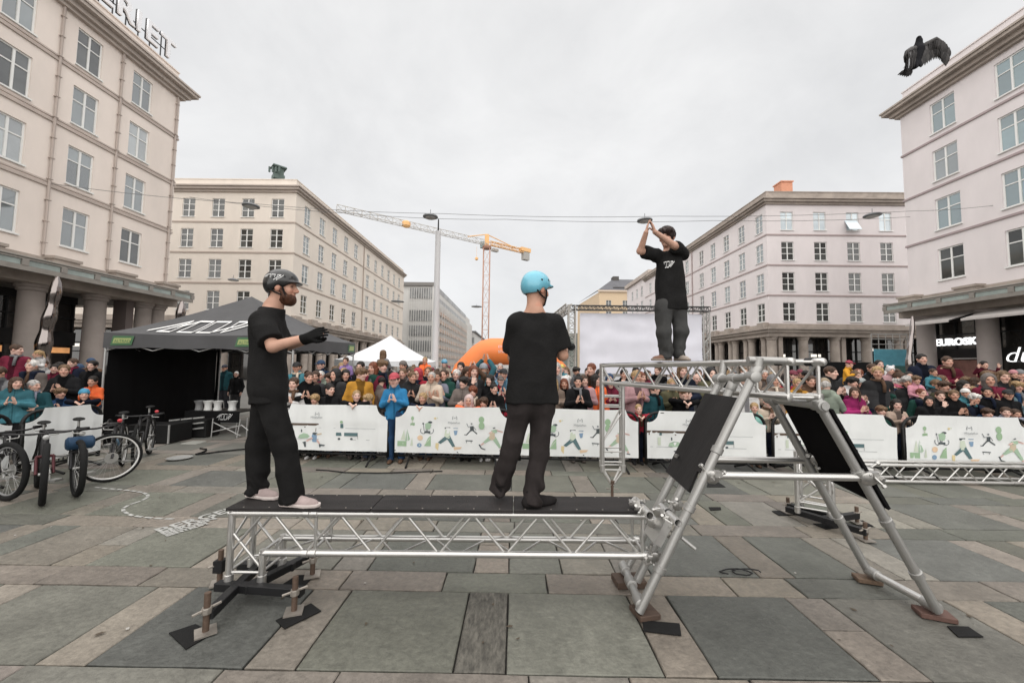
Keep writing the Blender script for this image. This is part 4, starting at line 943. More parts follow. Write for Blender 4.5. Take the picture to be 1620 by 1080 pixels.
def barrier(p0, p1, kind, label, grp='banner covered crowd barriers'):
    p0 = Vector((*p0, 0)); p1 = Vector((*p1, 0)); d = (p1-p0); L = d.length; d.normalize(); n = Vector((d.y, -d.x, 0))   # n towards the arena
    t = thing('crowd_barrier', (p0+p1)/2, label, 'barrier', grp)
    def W(u, z, o=0): q = p0+d*u+n*o; return (q.x, q.y, z)
    R = .20; top = 1.0; g = .045
    path = [W(g, .13), W(g, top-.20)]
    b = MB(); b.tube([W(g, .12), W(g, .78)]+[W(g+.19-.19*math.cos(a), .78+.19*math.sin(a)) for a in np.linspace(.2, math.pi/2, 6)]+[W(L-g-.19+.19*math.sin(a), .78+.19*math.cos(a)) for a in np.linspace(0, math.pi/2-.2, 6)]+[W(L-g, .78), W(L-g, .12)], .024, 8)
    b.tube([W(g, .14), W(L-g, .14)], .018, 8); b.build('frame', M_black2, t, True)
    b = MB()
    for k in range(14): u = .2+(L-.4)*k/13; b.tube([W(u, .15, -.01), W(u, .96, -.01)], .008, 5)
    b.build('bars', M_black2, t)
    for u in (.05, L-.05):
        o = MB(); o.tube([W(u, .1), W(u, 1.0-.2)], .028, 8)
        o.build('post', M_black2, t, True)
    for u in (.32, L-.32):
        b = MB(); b.tube([W(u-.03, .14, .0), W(u, .10, .08), W(u+.03, 0.015, .34)], .018, 7); b.tube([W(u-.03, .14, 0), W(u-.05, .10, -.08), W(u-.06, .015, -.34)], .018, 7); b.build('foot', M_black2, t)
    # banner sheet with scooped upper corners
    b = MB(); nu, nv = 56, 12; z0, z1 = .20, 1.015; rng = random.Random(int(p0.x*100)); ph = rng.random()*9
    def bump(u, z): return .044+.010*math.sin(u*5+ph)+.012*mnoise.noise((u*2.3+ph, z*3, ph))+.006*math.sin(u*19+z*2+ph)+.011*mnoise.noise((u*11, z*1.5, ph))-.013*math.exp(-((z-.62-.01*math.sin(u*3))/.012)**2)
    for i in range(nu+1):
        s = .055+(L-.11)*i/nu; c = min(s-.055, L-.055-s); q = .205
        zt = z1 if c >= q else z1-(math.sqrt(max(0, q*q-c*c)))
        zt += .006*math.sin(s*4+ph)-.008*math.sin(math.pi*s/L)
        for k in range(nv+1): z = z0+(zt-z0)*k/nv; b.v.append(W(s, z, bump(s, z)))
    for i in range(nu):
        for k in range(nv): a = i*(nv+1)+k; b.f.append((a, a+nv+1, a+nv+2, a+1)); b.m.append(0)
    o = b.build('banner', M_banner, t, True)
    b = MB(); b.quad(W(.05, .22, .02), W(L-.05, .22, .02), W(L-.05, .80, .02), W(.05, .80, .02)); 
    if kind:
        b = MB(); S = SB if kind == 'B' else SA
        for key, pl in S:
            b.cur = GK.index(key); i = len(b.v)
            for x, y in pl:
                u = .06+(x-40)/1480*(L-.12); z = z0+(632-y)/592*.80; b.v.append(W(u, z, bump(u, z)+.006))
            b.f.append(tuple(range(i, i+len(pl)))); b.m.append(b.cur)
        b.build('printed_pictures', [M_g[k] for k in GK], t)['kind'] = 'stuff'
        lx = 715 if kind == 'B' else 480; u = .06+(lx-40)/1480*(L-.12); z = z0+(632-(247 if kind == 'B' else 212))/592*.80
        lettering('Miljøløftet', .052, M_g['grey'], W(u, z, .068), d, UP, t, name='banner_lettering')
    return t
def bY(x): return 6.85-.041*x
bx_ = [-4.30, -2.17, .03, 2.21, 4.33, 6.44, 8.55, 10.6]
blab = ['bus and street scene banner barrier half behind the bearded man', 'walking figures banner barrier left of the man in the blue helmet', 'walking figures banner barrier right of the man in the blue helmet, behind the truss tower', 'bus banner barrier seen through the A frame', 'bus banner barrier right of the A frame above the ground truss', 'walking figures banner barrier at the right edge', 'banner barrier beyond the right edge']
for k in range(6):
    barrier((bx_[k]+.02, bY(bx_[k]+.02)), (bx_[k+1]-.02, bY(bx_[k+1]-.02)), 'ABBAAB'[k], blab[k])
barrier((-7.22, 5.62), (-7.2, 6.78), None, 'plain white barrier behind the parked bicycles at the left, farther piece')
barrier((-7.3, 3.45), (-7.22, 5.58), None, 'plain white barrier behind the parked bicycles at the left edge, nearer piece')
barrier((bx_[6]+.02, bY(bx_[6])), (bx_[7], bY(bx_[7])), 'A', blab[6])
# black sheeting behind the right crowd and blue hoarding
t = thing('black_screen', (11, 16, 0), 'black cloth screen behind the crowd at the right', 'screen')
a = P(1300, 572, 16); c = P(1383, 572, 16); b = MB(); wallsheet(b, (a[0], 16, 0), (c[0], 16.1, 0), .05, a[2]); b.build('cloth', M_wallk, t, True)
for x in (a[0], c[0]): pipe('post', (x, 16.12, 0), (x, 16.12, a[2]), .025, M_leg, t)
t = thing('hoarding', (22, 30, 0), 'turquoise netted scaffold hoarding in front of the right block', 'hoarding')
a = P(1383, 552, 30); c = P(1440, 552, 30); b = MB(); b.bb(a[0], c[0], 30, 30.05, 1.2, a[2]); b.build('blue_net', mat('turquoise_net', (.10, .33, .42), .8, var=.2, vs=2), t)
b = MB(); b.bb(a[0], c[0], 29.9, 29.97, 0, P(1383, 578, 30)[2]); b.build('green_panel', mat('dark_green_panel', (.03, .11, .095), .7), t)
zt_ = P(1383, 528, 30)[2]
for k in range(6): x = a[0]+(c[0]-a[0])*k/5; pipe('scaffold_pole', (x, 30.2, 0), (x, 30.2, zt_), .035, M_scaf, t, 6)
for z in np.linspace(a[2], zt_, 4): pipe('scaffold_pole', (a[0], 30.22, z), (c[0], 30.22, z), .03, M_scaf, t, 6)

# thin cable along the foot of the left barriers
b = MB(); b.tube([G(500, 744)+np.array([0, 0, .012]), G(520, 745)+np.array([0, 0, .012]), G(545, 748)+np.array([0, 0, .012]), G(600, 749)+np.array([0, 0, .012]), G(700, 746)+np.array([0, 0, .012])], .010, 6); tag(b.build('cable', M_rubber, None, True), 'thin dark cable lying along the foot of the bus banner barrier', 'cable')
# ================================================================ truss rig
def V3(p): return Vector([float(x) for x in p])
def rpipe(root, name, p0, p1, r, m=None, n=12): return pipe(name, p0, p1, r, m or M_alu, root, n)
def coupler(root, p, ax, r, l=.07, m=None):
    b = MB(); ax = V3(ax).normalized(); p = V3(p)
    b.lathe(p-ax*l/2, [(r*1.02, 0), (r*1.28, .004), (r*1.28, l-.004), (r*1.02, l)], 14, ax); o = b.build('coupler', m or M_scaf, root, True, 40); return o
M_bolt = mat('clamp_metal', (.50, .49, .47), .35, .85, var=.2, vs=30)
def clamp(root, p, s=1.0, seed=0):
    rng = random.Random(seed); p = V3(p); b = MB()
    b.lathe(p-Vector((.0, .02, .0))*s, [(.030*s, 0), (.040*s, .006*s), (.040*s, .034*s), (.030*s, .04*s)], 10, (.3, 1, .2)); b.box(p+Vector((.028, -.01, .022))*s, (.020*s, .022*s, .016*s), Matrix.Rotation(seed*.7, 3, 'Y'))
    for k in range(3):
        a = p+Vector((rng.uniform(-.05, .05), rng.uniform(-.05, .02), rng.uniform(-.04, .05)))*s; d = Vector((rng.uniform(-1, 1), rng.uniform(-1, .2), rng.uniform(-.6, .8))).normalized()*.06*s
        b.tube([a, a+d], .007*s, 6); b.lathe(a+d*.8, [(.013*s, 0), (.015*s, .006*s), (.013*s, .014*s)], 6, d)
    b.build('clamp', M_bolt, root, True, 45)
def zig(root, a0, a1, c0, c1, n, r, start=0, m=None, f0=0.0, f1=1.0):     # lacing between chord a and chord c, each bar a part
    a0, a1, c0, c1 = map(V3, (a0, a1, c0, c1))
    for k in range(n):
        t0 = f0+(f1-f0)*k/n; t1 = f0+(f1-f0)*(k+1)/n
        e = .006
        if (k+start) % 2 == 0: rpipe(root, 'diagonal', a0.lerp(a1, t0+e), c0.lerp(c1, t1-e), r, m, 8)
        else: rpipe(root, 'diagonal', c0.lerp(c1, t0+e), a0.lerp(a1, t1-e), r, m, 8)
def pad(name, pts, th, m, label, cat, grp=None):
    b = MB(); n = len(pts); z0 = pts[0][2] if len(pts[0]) > 2 else .006
    for (x, y, *_) in pts: b.v.append((x, y, z0))
    for (x, y, *_) in pts: b.v.append((x, y, z0+th))
    b.f.append(tuple(range(n-1, -1, -1))); b.f.append(tuple(range(n, 2*n))); b.m += [0, 0]
    for k in range(n): k2 = (k+1) % n; b.f.append((k, k2, n+k2, n+k)); b.m.append(0)
    return tag(b.build(name, m), label, cat, grp)
def padpx(name, px, th, m, label, cat, grp=None, z=.006):
    return pad(name, [(*G(x, y)[:2], z) for x, y in px], th, m, label, cat, grp)
def jack(root, x, y, zt, zp=.012, s=1.0, rot=0.0, wing=True):
    b = MB(); R_ = Matrix.Rotation(rot, 3, 'Z'); b.box((x, y, zp+.006), (.058*s, .058*s, .005), R_); put(b.build('jack_plate', M_zinc, root), None)
    j = MB(); j.lathe((x, y, zp+.01), [(.019*s, 0), (.019*s, zt-zp)], 12); j.build('jack_screw', M_rust, root, True, 40)
    n = MB(); n.lathe((x, y, zt*.52), [(.028, 0), (.03, .005), (.03, .035), (.028, .04)], 8); d = R_ @ Vector((1, .3, 0)); c = Vector((x, y, zt*.52+.02)); n.tube([c-d*.075, c+d*.075+Vector((0, 0, .015))], .009, 6); n.build('jack_nut', M_zinc, root)
# ---- low platform
lp = thing('low_platform', (-.6, 3.05, 0), 'low aluminium truss platform with a black deck carrying the two helmeted men', 'platform')
YF, YB = 2.93, 3.18; xl, xr = -2.09, 1.0
def zu(x): return .630+.016*(x+2.1)/3.1*1.6
def zl(x): return .345+.016*(x+2.1)/3.1*1.6
rc_ = .0245
for y in (YF, YB):
    rpipe(lp, 'chord', (xl-.02, y, zu(xl)), (xr+.0, y, zu(xr)), rc_)
    rpipe(lp, 'chord', (-1.86, y, zl(-1.86)), (xr+.01, y, zl(xr)), rc_)
    zig(lp, (-1.78, y, zu(-1.8)-.02), (.94, y, zu(1)-.02), (-1.78, y, zl(-1.8)+.02), (.94, y, zl(1)+.02), 11, .0095)
    for x in (-1.55, -1.52): pass
    for x in (-1.46, .955): rpipe(lp, 'upright', (x, y, zl(x)), (x, y, zu(x)), .012, None, 8)
zig(lp, (-1.75, YF, zl(-1.75)), (.92, YF, zl(.92)), (-1.75, YB, zl(-1.75)), (.92, YB, zl(.92)), 12, .0085)
for x in (-1.86, -1.5, .98): rpipe(lp, 'cross_bar', (x, YF, zl(x)), (x, YB, zl(x)), .012, None, 8); rpipe(lp, 'cross_bar', (x, YF, zu(x)-.0), (x, YB, zu(x)), .012, None, 8)
for x in (-1.47, -1.53):
    for y in (YF, YB): coupler(lp, (x, y, zl(x)), (1, 0, 0), rc_, .05, M_alu); coupler(lp, (x, y, zu(x)), (1, 0, 0), rc_*.98, .05, M_alu)
ends = MB()
for y in (YF, YB): ends.lathe((xr-.05, y, zl(xr)), [(rc_*1.1, 0), (rc_*1.25, .01), (rc_*1.25, .055), (rc_*.9, .06)], 14, (1, 0, 0))
ends.build('end_coupler', M_alu, lp, True, 40)
# corner tower of the left end
for x, y, top in ((-2.09, YF, zu(xl)+.02), (-1.845, YF, zl(-1.85)+.024), (-2.09, YB, zu(xl)+.02), (-1.845, YB, zl(-1.85)+.024)):
    rpipe(lp, 'post', (x, y, .12), (x, y, top), rc_); coupler(lp, (x, y, .155), (0, 0, 1), rc_, .07, M_alu)
for y in (YF, YB):
    rpipe(lp, 'diagonal', (-2.07, y, .48), (-1.86, y, .245), .0105, None, 8); rpipe(lp, 'cross_bar', (-2.09, y, .205), (-1.85, y, .205), .0105, None, 8)
    rpipe(lp, 'diagonal', (-2.08, y, zl(-2)+.01), (-1.86, y, zu(-1.86)-.01), .0105, None, 8)
for x in (-2.09, -1.845):
    rpipe(lp, 'cross_bar', (x, YF, .21), (x, YB, .21), .0105, None, 8); rpipe(lp, 'diagonal', (x, YF, .23), (x, YB, .36), .0105, None, 8)
rpipe(lp, 'diagonal', (-2.09, YF, .42), (-2.09, YB, .60), .0105, None, 8)
# deck board of three planks
dk = MB()
for k, (a, c) in enumerate(((-2.12, -1.05), (-1.045, .0), (.005, .985))):
    b = MB(); z = zu((a+c)/2)+rc_+.011
    b.box(((a+c)/2, 3.055, z), ((c-a)/2, .158, .010), Matrix.Rotation(-.0083, 3, 'Y')); o = b.build('deck_board', M_deck, lp); bevel(o, .003)
b = MB()
for k in range(16):
    x = -2.0+.19*k; b.lathe((x, 2.92, zu(x)+rc_+.021), [(.006, 0), (.006, .002)], 8); b.lathe((x, 3.19, zu(x)+rc_+.021), [(.006, 0), (.006, .002)], 8)
b.build('deck_screws', M_zinc, lp)
# black base beams and jacks
J1 = G(325, 1003); J2 = G(465, 970); J4 = G(347, 925); J3 = G(492, 914)
for a, c in (((J1[0]+.01, J1[1]+.0, .118), (-2.05, 3.26, .118)), ((-2.16, 2.91, .1185), (J2[0]+.03, J2[1]+.05, .1185)), ((-1.93, 2.86, .1175), (J3[0]-.06, J3[1]+.16, .1175)), ((-2.2, 3.19, .1165), (-1.75, 3.2, .1165))):
    b = MB(); b.beam(a, c, .06, .058); o = b.build('base_beam', M_black, lp); bevel(o, .004)
jack(lp, J1[0], J1[1], .25, rot=.7); jack(lp, J2[0], J2[1], .24, rot=.35); jack(lp, J3[0], J3[1]+.02, .22, rot=.4); jack(lp, J4[0], J4[1], .26, rot=.5)
b = MB(); b.box((J4[0], J4[1], .15), (.035, .035, .045)); b.build('jack_sleeve', M_black, lp)
padpx('rubber_mat', [(267, 1003), (309, 989), (338, 1003), (294, 1029)], .006, M_rubber, 'black rubber mat under the nearest left jack of the low truss platform', 'mat', 'black rubber mats')
padpx('rubber_mat', [(436, 983), (492, 956), (508, 968), (450, 996)], .006, M_rubber, 'black rubber mat under the jack at the front right of the low platform base', 'mat', 'black rubber mats')
padpx('rubber_mat', [(448, 925), (470, 911), (497, 911), (480, 931)], .006, M_rubber, 'black rubber mat half hidden behind the low platform base', 'mat', 'black rubber mats')
# ---- A frame
af = thing('a_frame', (1.95, 3.1, 0), 'scaffold tube A frame with two sloping black panels holding up the high truss', 'frame')
rt = .031
LT = {'f': ((.885, 2.80, .055), (1.755, 2.83, 1.735)), 'm': ((.965, 3.10, .10), (1.735, 3.09, 1.63)), 'b': ((.93, 3.30, .06), (1.765, 3.32, 1.66))}
RT = {'f': ((2.985, 2.84, .075), (2.205, 2.83, 1.50)), 'b': ((2.965, 3.345, .075), (2.19, 3.33, 1.50))}
for k, (a, c) in list(LT.items())+list(RT.items()):
    rpipe(af, 'leg', a, c, rt, M_scaf, 16)
    d = V3(c)-V3(a)
    for f in ((.17, .42, .66) if k == 'f' else (.3,)): coupler(af, V3(a)+d*f, d, rt*1.0, .05)
    b = MB(); b.lathe(V3(c)-d.normalized()*.06, [(rt*1.05, 0), (rt*1.22, .01), (rt*1.22, .09), (rt*1.05, .10)], 16, d); b.build('socket', M_scaf, af, True, 40)
rpipe(af, 'foot_tube', (.93, 3.36, .10), (.895, 2.78, .09), rt*.9, M_scaf, 16)
rpipe(af, 'foot_tube', (2.955, 3.34, .09), (2.99, 2.84, .09), rt*.95, M_alu, 16)
rpipe(af, 'header_tube', (1.745, 3.34, 1.655), (1.725, 2.80, 1.69), rt*.95, M_scaf, 16)
rpipe(af, 'header_tube', (2.19, 3.4, 1.49), (2.215, 2.78, 1.49), rt*.95, M_scaf, 16)
for p, a in (((1.745, 3.32, 1.66), (0, 1, 0)), ((1.73, 2.83, 1.69), (0, 1, 0)), ((1.74, 3.09, 1.67), (0, 1, 0)), ((.92, 3.28, .1), (0, 1, 0)), ((.91, 3.08, .1), (0, 1, 0)), ((.9, 2.84, .1), (0, 1, 0)), ((2.21, 2.84, 1.49), (0, 1, 0)), ((2.19, 3.33, 1.49), (0, 1, 0)), ((2.96, 3.3, .09), (0, 1, 0)), ((2.985, 2.88, .09), (0, 1, 0))): coupler(af, p, a, rt, .10)
rpipe(af, 'stub', (1.755, 2.83, 1.70), (1.775, 2.83, 1.83), rt*1.15, M_scaf, 16); rpipe(af, 'stub', (1.765, 3.32, 1.64), (1.80, 3.34, 1.81), rt*.9, M_scaf, 16)
rpipe(af, 'rail', (1.42, 2.83, .985), (2.50, 2.83, .985), rt*.85, M_alu, 16); rpipe(af, 'rail', (1.45, 3.34, .98), (2.52, 3.34, .98), rt*.85, M_alu, 16)
rpipe(af, 'top_rail', (1.70, 2.83, 1.815), (2.0, 2.83, 1.81), rt*.8, M_scaf, 16)
for k, p in enumerate(((1.40, 2.80, .98), (1.45, 3.3, .98), (2.50, 2.80, .985), (2.53, 3.31, 1.0), (2.5, 3.36, 1.05), (2.56, 2.86, 1.0))): clamp(af, p, 1.25, k)
# panels follow the legs
def plate(root, quad, th, m, name='panel'):
    q = [V3(p) for p in quad]; n = (q[1]-q[0]).cross(q[2]-q[0]).normalized()*th; b = MB(); N = len(q)
    b.v += [tuple(p) for p in q]+[tuple(p+n) for p in q]; b.f += [tuple(range(N)), tuple(range(2*N-1, N-1, -1))]; b.m += [0, 0]
    for k in range(N): k2 = (k+1) % N; b.f.append((k, N+k, N+k2, k2)); b.m.append(0)
    return b.build(name, m, root)
def onleg(a, c, y, z, off): f = (z-a[2])/(c[2]-a[2]); return (a[0]+(c[0]-a[0])*f+off, y, z)
La, Lc = LT['f'][0], LT['f'][1]
M_panel = mat('black_plywood', (.018, .0165, .0165), .7, spec=.25, var=.25, vs=3, bump=.15, bs=25, stain=.35, ss=1.4, stretch=(1, 3, 1))
pl = [onleg(La, Lc, 3.37, 1.535, -.004), onleg(La, Lc, 2.885, 1.535, -.004), onleg(La, Lc, 2.885, .99, -.004), onleg(La, Lc, 2.93, .985, -.004), onleg(La, Lc, 2.91, .84, -.004), onleg(La, Lc, 3.37, .865, -.004)]
plate(af, pl, .018, M_panel)
Ra, Rc = RT['f'][0], RT['f'][1]
pr = [onleg(Ra, Rc, 2.80, 1.47, .06), onleg(Ra, Rc, 3.30, 1.47, .06), onleg(Ra, Rc, 3.34, .86, .06), onleg(Ra, Rc, 2.80, .78, .06)]
plate(af, pr, .02, mat('black_felt_board', (.008, .0075, .008), .95, spec=.1, var=.2, vs=2))
# clamps that join the platform to the A frame
for k, (px, py, Y) in enumerate(((1002, 797, 2.95), (1010, 806, 2.92), (1040, 810, 2.9), (1054, 822, 2.9), (1030, 826, 2.95), (1036, 880, 2.9), (1048, 842, 2.95), (1070, 800, 3.0), (1028, 884, 2.9))): clamp(af, P(px, py, Y), .9, k+20)
for (a, c) in (((1005, 791, 3.12), (1028, 815, 2.78)), ((1046, 801, 3.12), (1073, 827, 2.78))):
    p0, p1 = V3(P(*a)), V3(P(*c)); d = (p1-p0).normalized(); b = MB(); i = len(b.v); n = 16; s = d.orthogonal().normalized(); t_ = d.cross(s)
    for (p, r) in ((p0, .029), (p1, .029), (p1, .0235), (p0+d*.05, .0235)):
        for k in range(n): a_ = 2*math.pi*k/n; b.v.append(tuple(p+(s*math.cos(a_)+t_*math.sin(a_))*r))
    for q in range(3):
        for k in range(n): k2 = (k+1) % n; b.f.append((q*n+k, q*n+k2, (q+1)*n+k2, (q+1)*n+k)); b.m.append(0)
    b.f.append(tuple(3*n+k for k in range(n))); b.m.append(0)
    b.build('open_tube', M_alu, af, True, 40); coupler(af, p0.lerp(p1, .45), d, .025, .03, M_black)
rpipe(af, 'spigot', P(1078, 850, 2.85), P(1100, 868, 2.82), .013, M_scaf)
b = MB(); p0, p1 = P(1030, 820, 2.9), P(1052, 850, 2.95); b.box((p0+p1)/2, (.03, .10, .09), Matrix.Rotation(.5, 3, 'Y')); b.build('clamp_plate', M_alu, af)
# blocks under the feet
def wblock(px, py, w, d, h, rot, label, z=.006, m=None):
    g = G(px, py); b = MB(); b.box((g[0], g[1], z+h/2), (w/2, d/2, h/2), Matrix.Rotation(rot, 3, 'Z')); o = b.build('wood_block', m or M_wood, None); bevel(o, .004); return tag(o, label, 'wood block', 'wood blocks under the A frame feet')
wblock(1020, 973, .16, .15, .036, .25, 'brown wood block under the near left foot of the A frame')
wblock(995, 924, .24, .16, .05, .1, 'brown wood block under the far left foot of the A frame')
wblock(1478, 976, .20, .12, .034, -.35, 'reddish wood block under the near right foot of the A frame', m=mat('reddish_wood', (.11, .058, .045), .7, var=.25, vs=8, stretch=(6, 1, 6)))
wblock(1372, 920, .17, .11, .034, -.3, 'pale edged wood block under the far right foot of the A frame', m=mat('tan_wood', (.13, .085, .055), .7, var=.3, vs=8, stretch=(6, 1, 6)))
padpx('rubber_mat', [(1016, 983), (1075, 988), (1078, 1007), (1018, 1000)], .006, M_rubber, 'black rubber mat beside the wood block of the near left A frame foot', 'mat', 'black rubber mats')
padpx('rubber_mat', [(1498, 992), (1532, 993), (1556, 1009), (1516, 1009)], .006, M_rubber, 'black rubber mat at the reddish wood block right of the A frame', 'mat', 'black rubber mats')
padpx('rubber_mat', [(1120, 761), (1135, 762), (1148, 771), (1118, 771)], .005, M_rubber, 'black rubber mat on the slabs behind the left black panel', 'mat', 'black rubber mats')
padpx('rubber_mat', [(1121, 803), (1140, 803), (1141, 807), (1124, 808)], .005, M_rubber, 'small dark rubber scrap on the slabs behind the A frame', 'mat', 'black rubber mats')
b = MB(); g = G(1185, 908); b.tube([(g[0]+.10*math.cos(k*.5)*(1+.15*math.sin(k*1.7))-.03*k/4, g[1]+.05*math.sin(k*.5), .02+.004*math.sin(k)) for k in range(22)], .006, 5); tag(b.build('cable_tie_bundle', M_black, None, True), 'little tangle of dark cord lying on the slabs inside the A frame', 'cord')
# ---- high truss with its far tower
ht = thing('high_truss', (1.25, 5.05, 0), 'high aluminium truss walkway running from the far tower to the A frame', 'truss')
A0_, B0_ = Vector((1.145, 5.06, 0)), Vector((1.41, 5.06, 0)); A1_, B1_ = Vector((1.99, 2.84, 0)), Vector((2.215, 2.84, 0))
ztop0, ztop1, zb0, zb1 = 1.765, 1.805, 1.545, 1.545
def zz(p, z): return Vector((p.x, p.y, z))
for p, q in ((A0_, A1_), (B0_, B1_)):
    rpipe(ht, 'chord', zz(p, ztop0), zz(q, ztop1), .0245); rpipe(ht, 'chord', zz(p, zb0), zz(q, zb1), .0245)
    zig(ht, zz(p, ztop0-.02), zz(q, ztop1-.02), zz(p, zb0+.02), zz(q, zb1+.02), 12, .0095, 0)
    rpipe(ht, 'upright', zz(q, zb1), zz(q, ztop1), .014); rpipe(ht, 'upright', zz(p.lerp(q, .9), zb1), zz(p.lerp(q, .9), ztop1), .012)
zig(ht, zz(A0_, zb0), zz(A1_, zb1), zz(B0_, zb0), zz(B1_, zb1), 12, .009)
for f in (0, .28, .55, .8, .995):
    rpipe(ht, 'cross_bar', zz(A0_.lerp(A1_, f), zb0), zz(B0_.lerp(B1_, f), zb0), .011, None, 8); rpipe(ht, 'cross_bar', zz(A0_.lerp(A1_, f), ztop0+(ztop1-ztop0)*f), zz(B0_.lerp(B1_, f), ztop0+(ztop1-ztop0)*f), .011, None, 8)
for q in (A1_, B1_):
    d = (A1_-A0_).normalized(); b = MB(); b.lathe(zz(q, ztop1)+d*.0, [(.026, -.03), (.030, -.02), (.030, .035), (.022, .05), (.008, .055)], 14, d); b.build('end_cap', M_alu, ht, True, 40)
    coupler(ht, zz(q, ztop1)-d*.06, d, .0245, .05, M_black); coupler(ht, zz(q, zb1)-d*.03, d, .0255, .10, M_alu)
for f in (.10, .42): coupler(ht, zz(B0_.lerp(B1_, f), zb0), (B1_-B0_), .025, .06, M_alu)
dn = (A1_-A0_); dm = Vector((1, .38, 0)).normalized()
b = MB(); q = [zz(A0_, 1.792)+Vector((-.02, 0, 0)), zz(B0_.lerp(B1_, 0), 1.792)+Vector((.02, 0, 0)), zz(B0_.lerp(B1_, .52), 1.812)+Vector((.06, 0, 0)), zz(A0_.lerp(A1_, .52), 1.812)+Vector((-.0, 0, 0))]
plate(ht, [q[0], q[1], q[2], q[3]], .010, M_deck, 'deck_board')
tp_ = [(1.145, 5.06), (1.41, 5.06), (1.185, 5.31), (1.45, 5.31)]
for k, (x, y) in enumerate(tp_):
    rpipe(ht, 'post', (x, y, .40), (x, y, 1.79 if k in (0, 2) else 1.55), .0245); coupler(ht, (x, y, .45), (0, 0, 1), .0245, .09, M_alu)
for a, c in ((0, 1), (0, 2), (1, 3), (2, 3)):
    for z in (.43, .53, .66, 1.23, 1.36): rpipe(ht, 'cross_bar', (*tp_[a], z), (*tp_[c], z), .011, None, 8)
    rpipe(ht, 'diagonal', (*tp_[a], .70), (*tp_[c], 1.20), .0105, None, 8) if a != 0 or c != 1 else rpipe(ht, 'diagonal', (*tp_[a], .78), (*tp_[c], 1.18), .0105, None, 8)
    rpipe(ht, 'diagonal', (*tp_[a], 1.72 if a in (0, 2) else 1.5), (*tp_[c], 1.40), .0105, None, 8)
fp = (1.27, 5.07)
for k in range(4): rpipe(ht, 'strut', (*tp_[k], .42), (fp[0]+.01*(k % 2), fp[1]+.03*(k > 1), .235), .015)
b = MB(); b.lathe((*fp, .0), [(.018, .01), (.018, .25), (.03, .25), (.03, .29)], 12); b.lathe((*fp, .008), [(.05, 0), (.05, .008)], 12); b.build('jack_screw', M_rust, ht, True, 40)
b = MB(); b.tube([(fp[0]-.08, fp[1], .19), (fp[0]+.08, fp[1], .185)], .008, 6); b.build('jack_nut', M_zinc, ht)
b = MB(); g_ = G(695, 800); b.tube([(g_[0], g_[1]+.35, .01), (g_[0], g_[1]+.35, .30)], .012, 8); 
# ---- far base tower behind the right legs
bt2 = thing('base_tower', (3.42, 4.55, 0), 'short aluminium truss tower on black base beams behind the right legs of the A frame', 'tower')
q4 = [(3.28, 4.58), (3.52, 4.42), (3.72, 4.62), (3.48, 4.80)]; zt2 = .80
for x, y in q4: rpipe(bt2, 'post', (x, y, .10), (x, y, zt2), .0245); coupler(bt2, (x, y, .14), (0, 0, 1), .0245, .07, M_alu)
for k in range(4):
    a, c = q4[k], q4[(k+1) % 4]
    for z in (.17, .23, .74): rpipe(bt2, 'cross_bar', (*a, z), (*c, z), .0105, None, 8)
    rpipe(bt2, 'diagonal', (*a, .22), (*c, .48), .0105, None, 8); rpipe(bt2, 'diagonal', (*c, .30), (*a, .62), .0105, None, 8)
JJ = [G(1247, 812), G(1356, 828), G(1318, 838), G(1300, 806)]
for a, c in (((JJ[0][0], JJ[0][1], .095), (3.6, 4.5, .095)), ((3.25, 4.72, .0955), (3.62, 4.08, .0955)), ((3.4, 4.4, .0945), (JJ[1][0], JJ[1][1], .0945))):
    b = MB(); b.beam(a, c, .065, .06); b.build('base_beam', M_black, bt2)
for x, y in ((JJ[0][0], JJ[0][1]), (3.62, 4.10), (JJ[1][0], JJ[1][1])): jack(bt2, x, y, .18)
clamp(bt2, (3.33, 4.5, .76), 1.5, 77); clamp(bt2, (3.45, 4.42, .83), 1.5, 78)
padpx('rubber_mat', [(1221, 809), (1240, 808), (1262, 815), (1232, 816)], .006, M_rubber, 'black rubber mat under the left foot of the short tower behind the A frame', 'mat', 'black rubber mats')
padpx('rubber_mat', [(1286, 829), (1305, 829), (1326, 836), (1306, 838)], .006, M_rubber, 'black rubber mat under the front foot of the short tower behind the A frame', 'mat', 'black rubber mats')
padpx('rubber_mat', [(1348, 825), (1365, 824), (1382, 833), (1360, 834)], .006, M_rubber, 'black rubber mat under the right foot of the short tower behind the A frame', 'mat', 'black rubber mats')
# ---- truss lying in front of the right barriers
gt = thing('ground_truss', (7.3, 6.25, 0), 'aluminium truss lying on the paving along the right barriers', 'truss')
x0, x1, yf, yb = 5.2, 10.2, 6.13, 6.37
for y in (yf, yb):
    for z in (.04, .285): rpipe(gt, 'chord', (x0, y, z), (x1, y, z), .0245)
    zig(gt, (x0+.1, y, .27), (x1, y, .27), (x0+.1, y, .055), (x1, y, .055), 18, .0105)
for k in range(9): x = x0+.05+k*.6; rpipe(gt, 'cross_bar', (x, yf, .04), (x, yb, .04), .011, None, 8); rpipe(gt, 'cross_bar', (x, yf, .285), (x, yb, .285), .011, None, 8)
coupler(gt, (7.78, yf, .285), (1, 0, 0), .025, .16, M_alu); coupler(gt, (7.78, yf, .04), (1, 0, 0), .025, .16, M_alu)
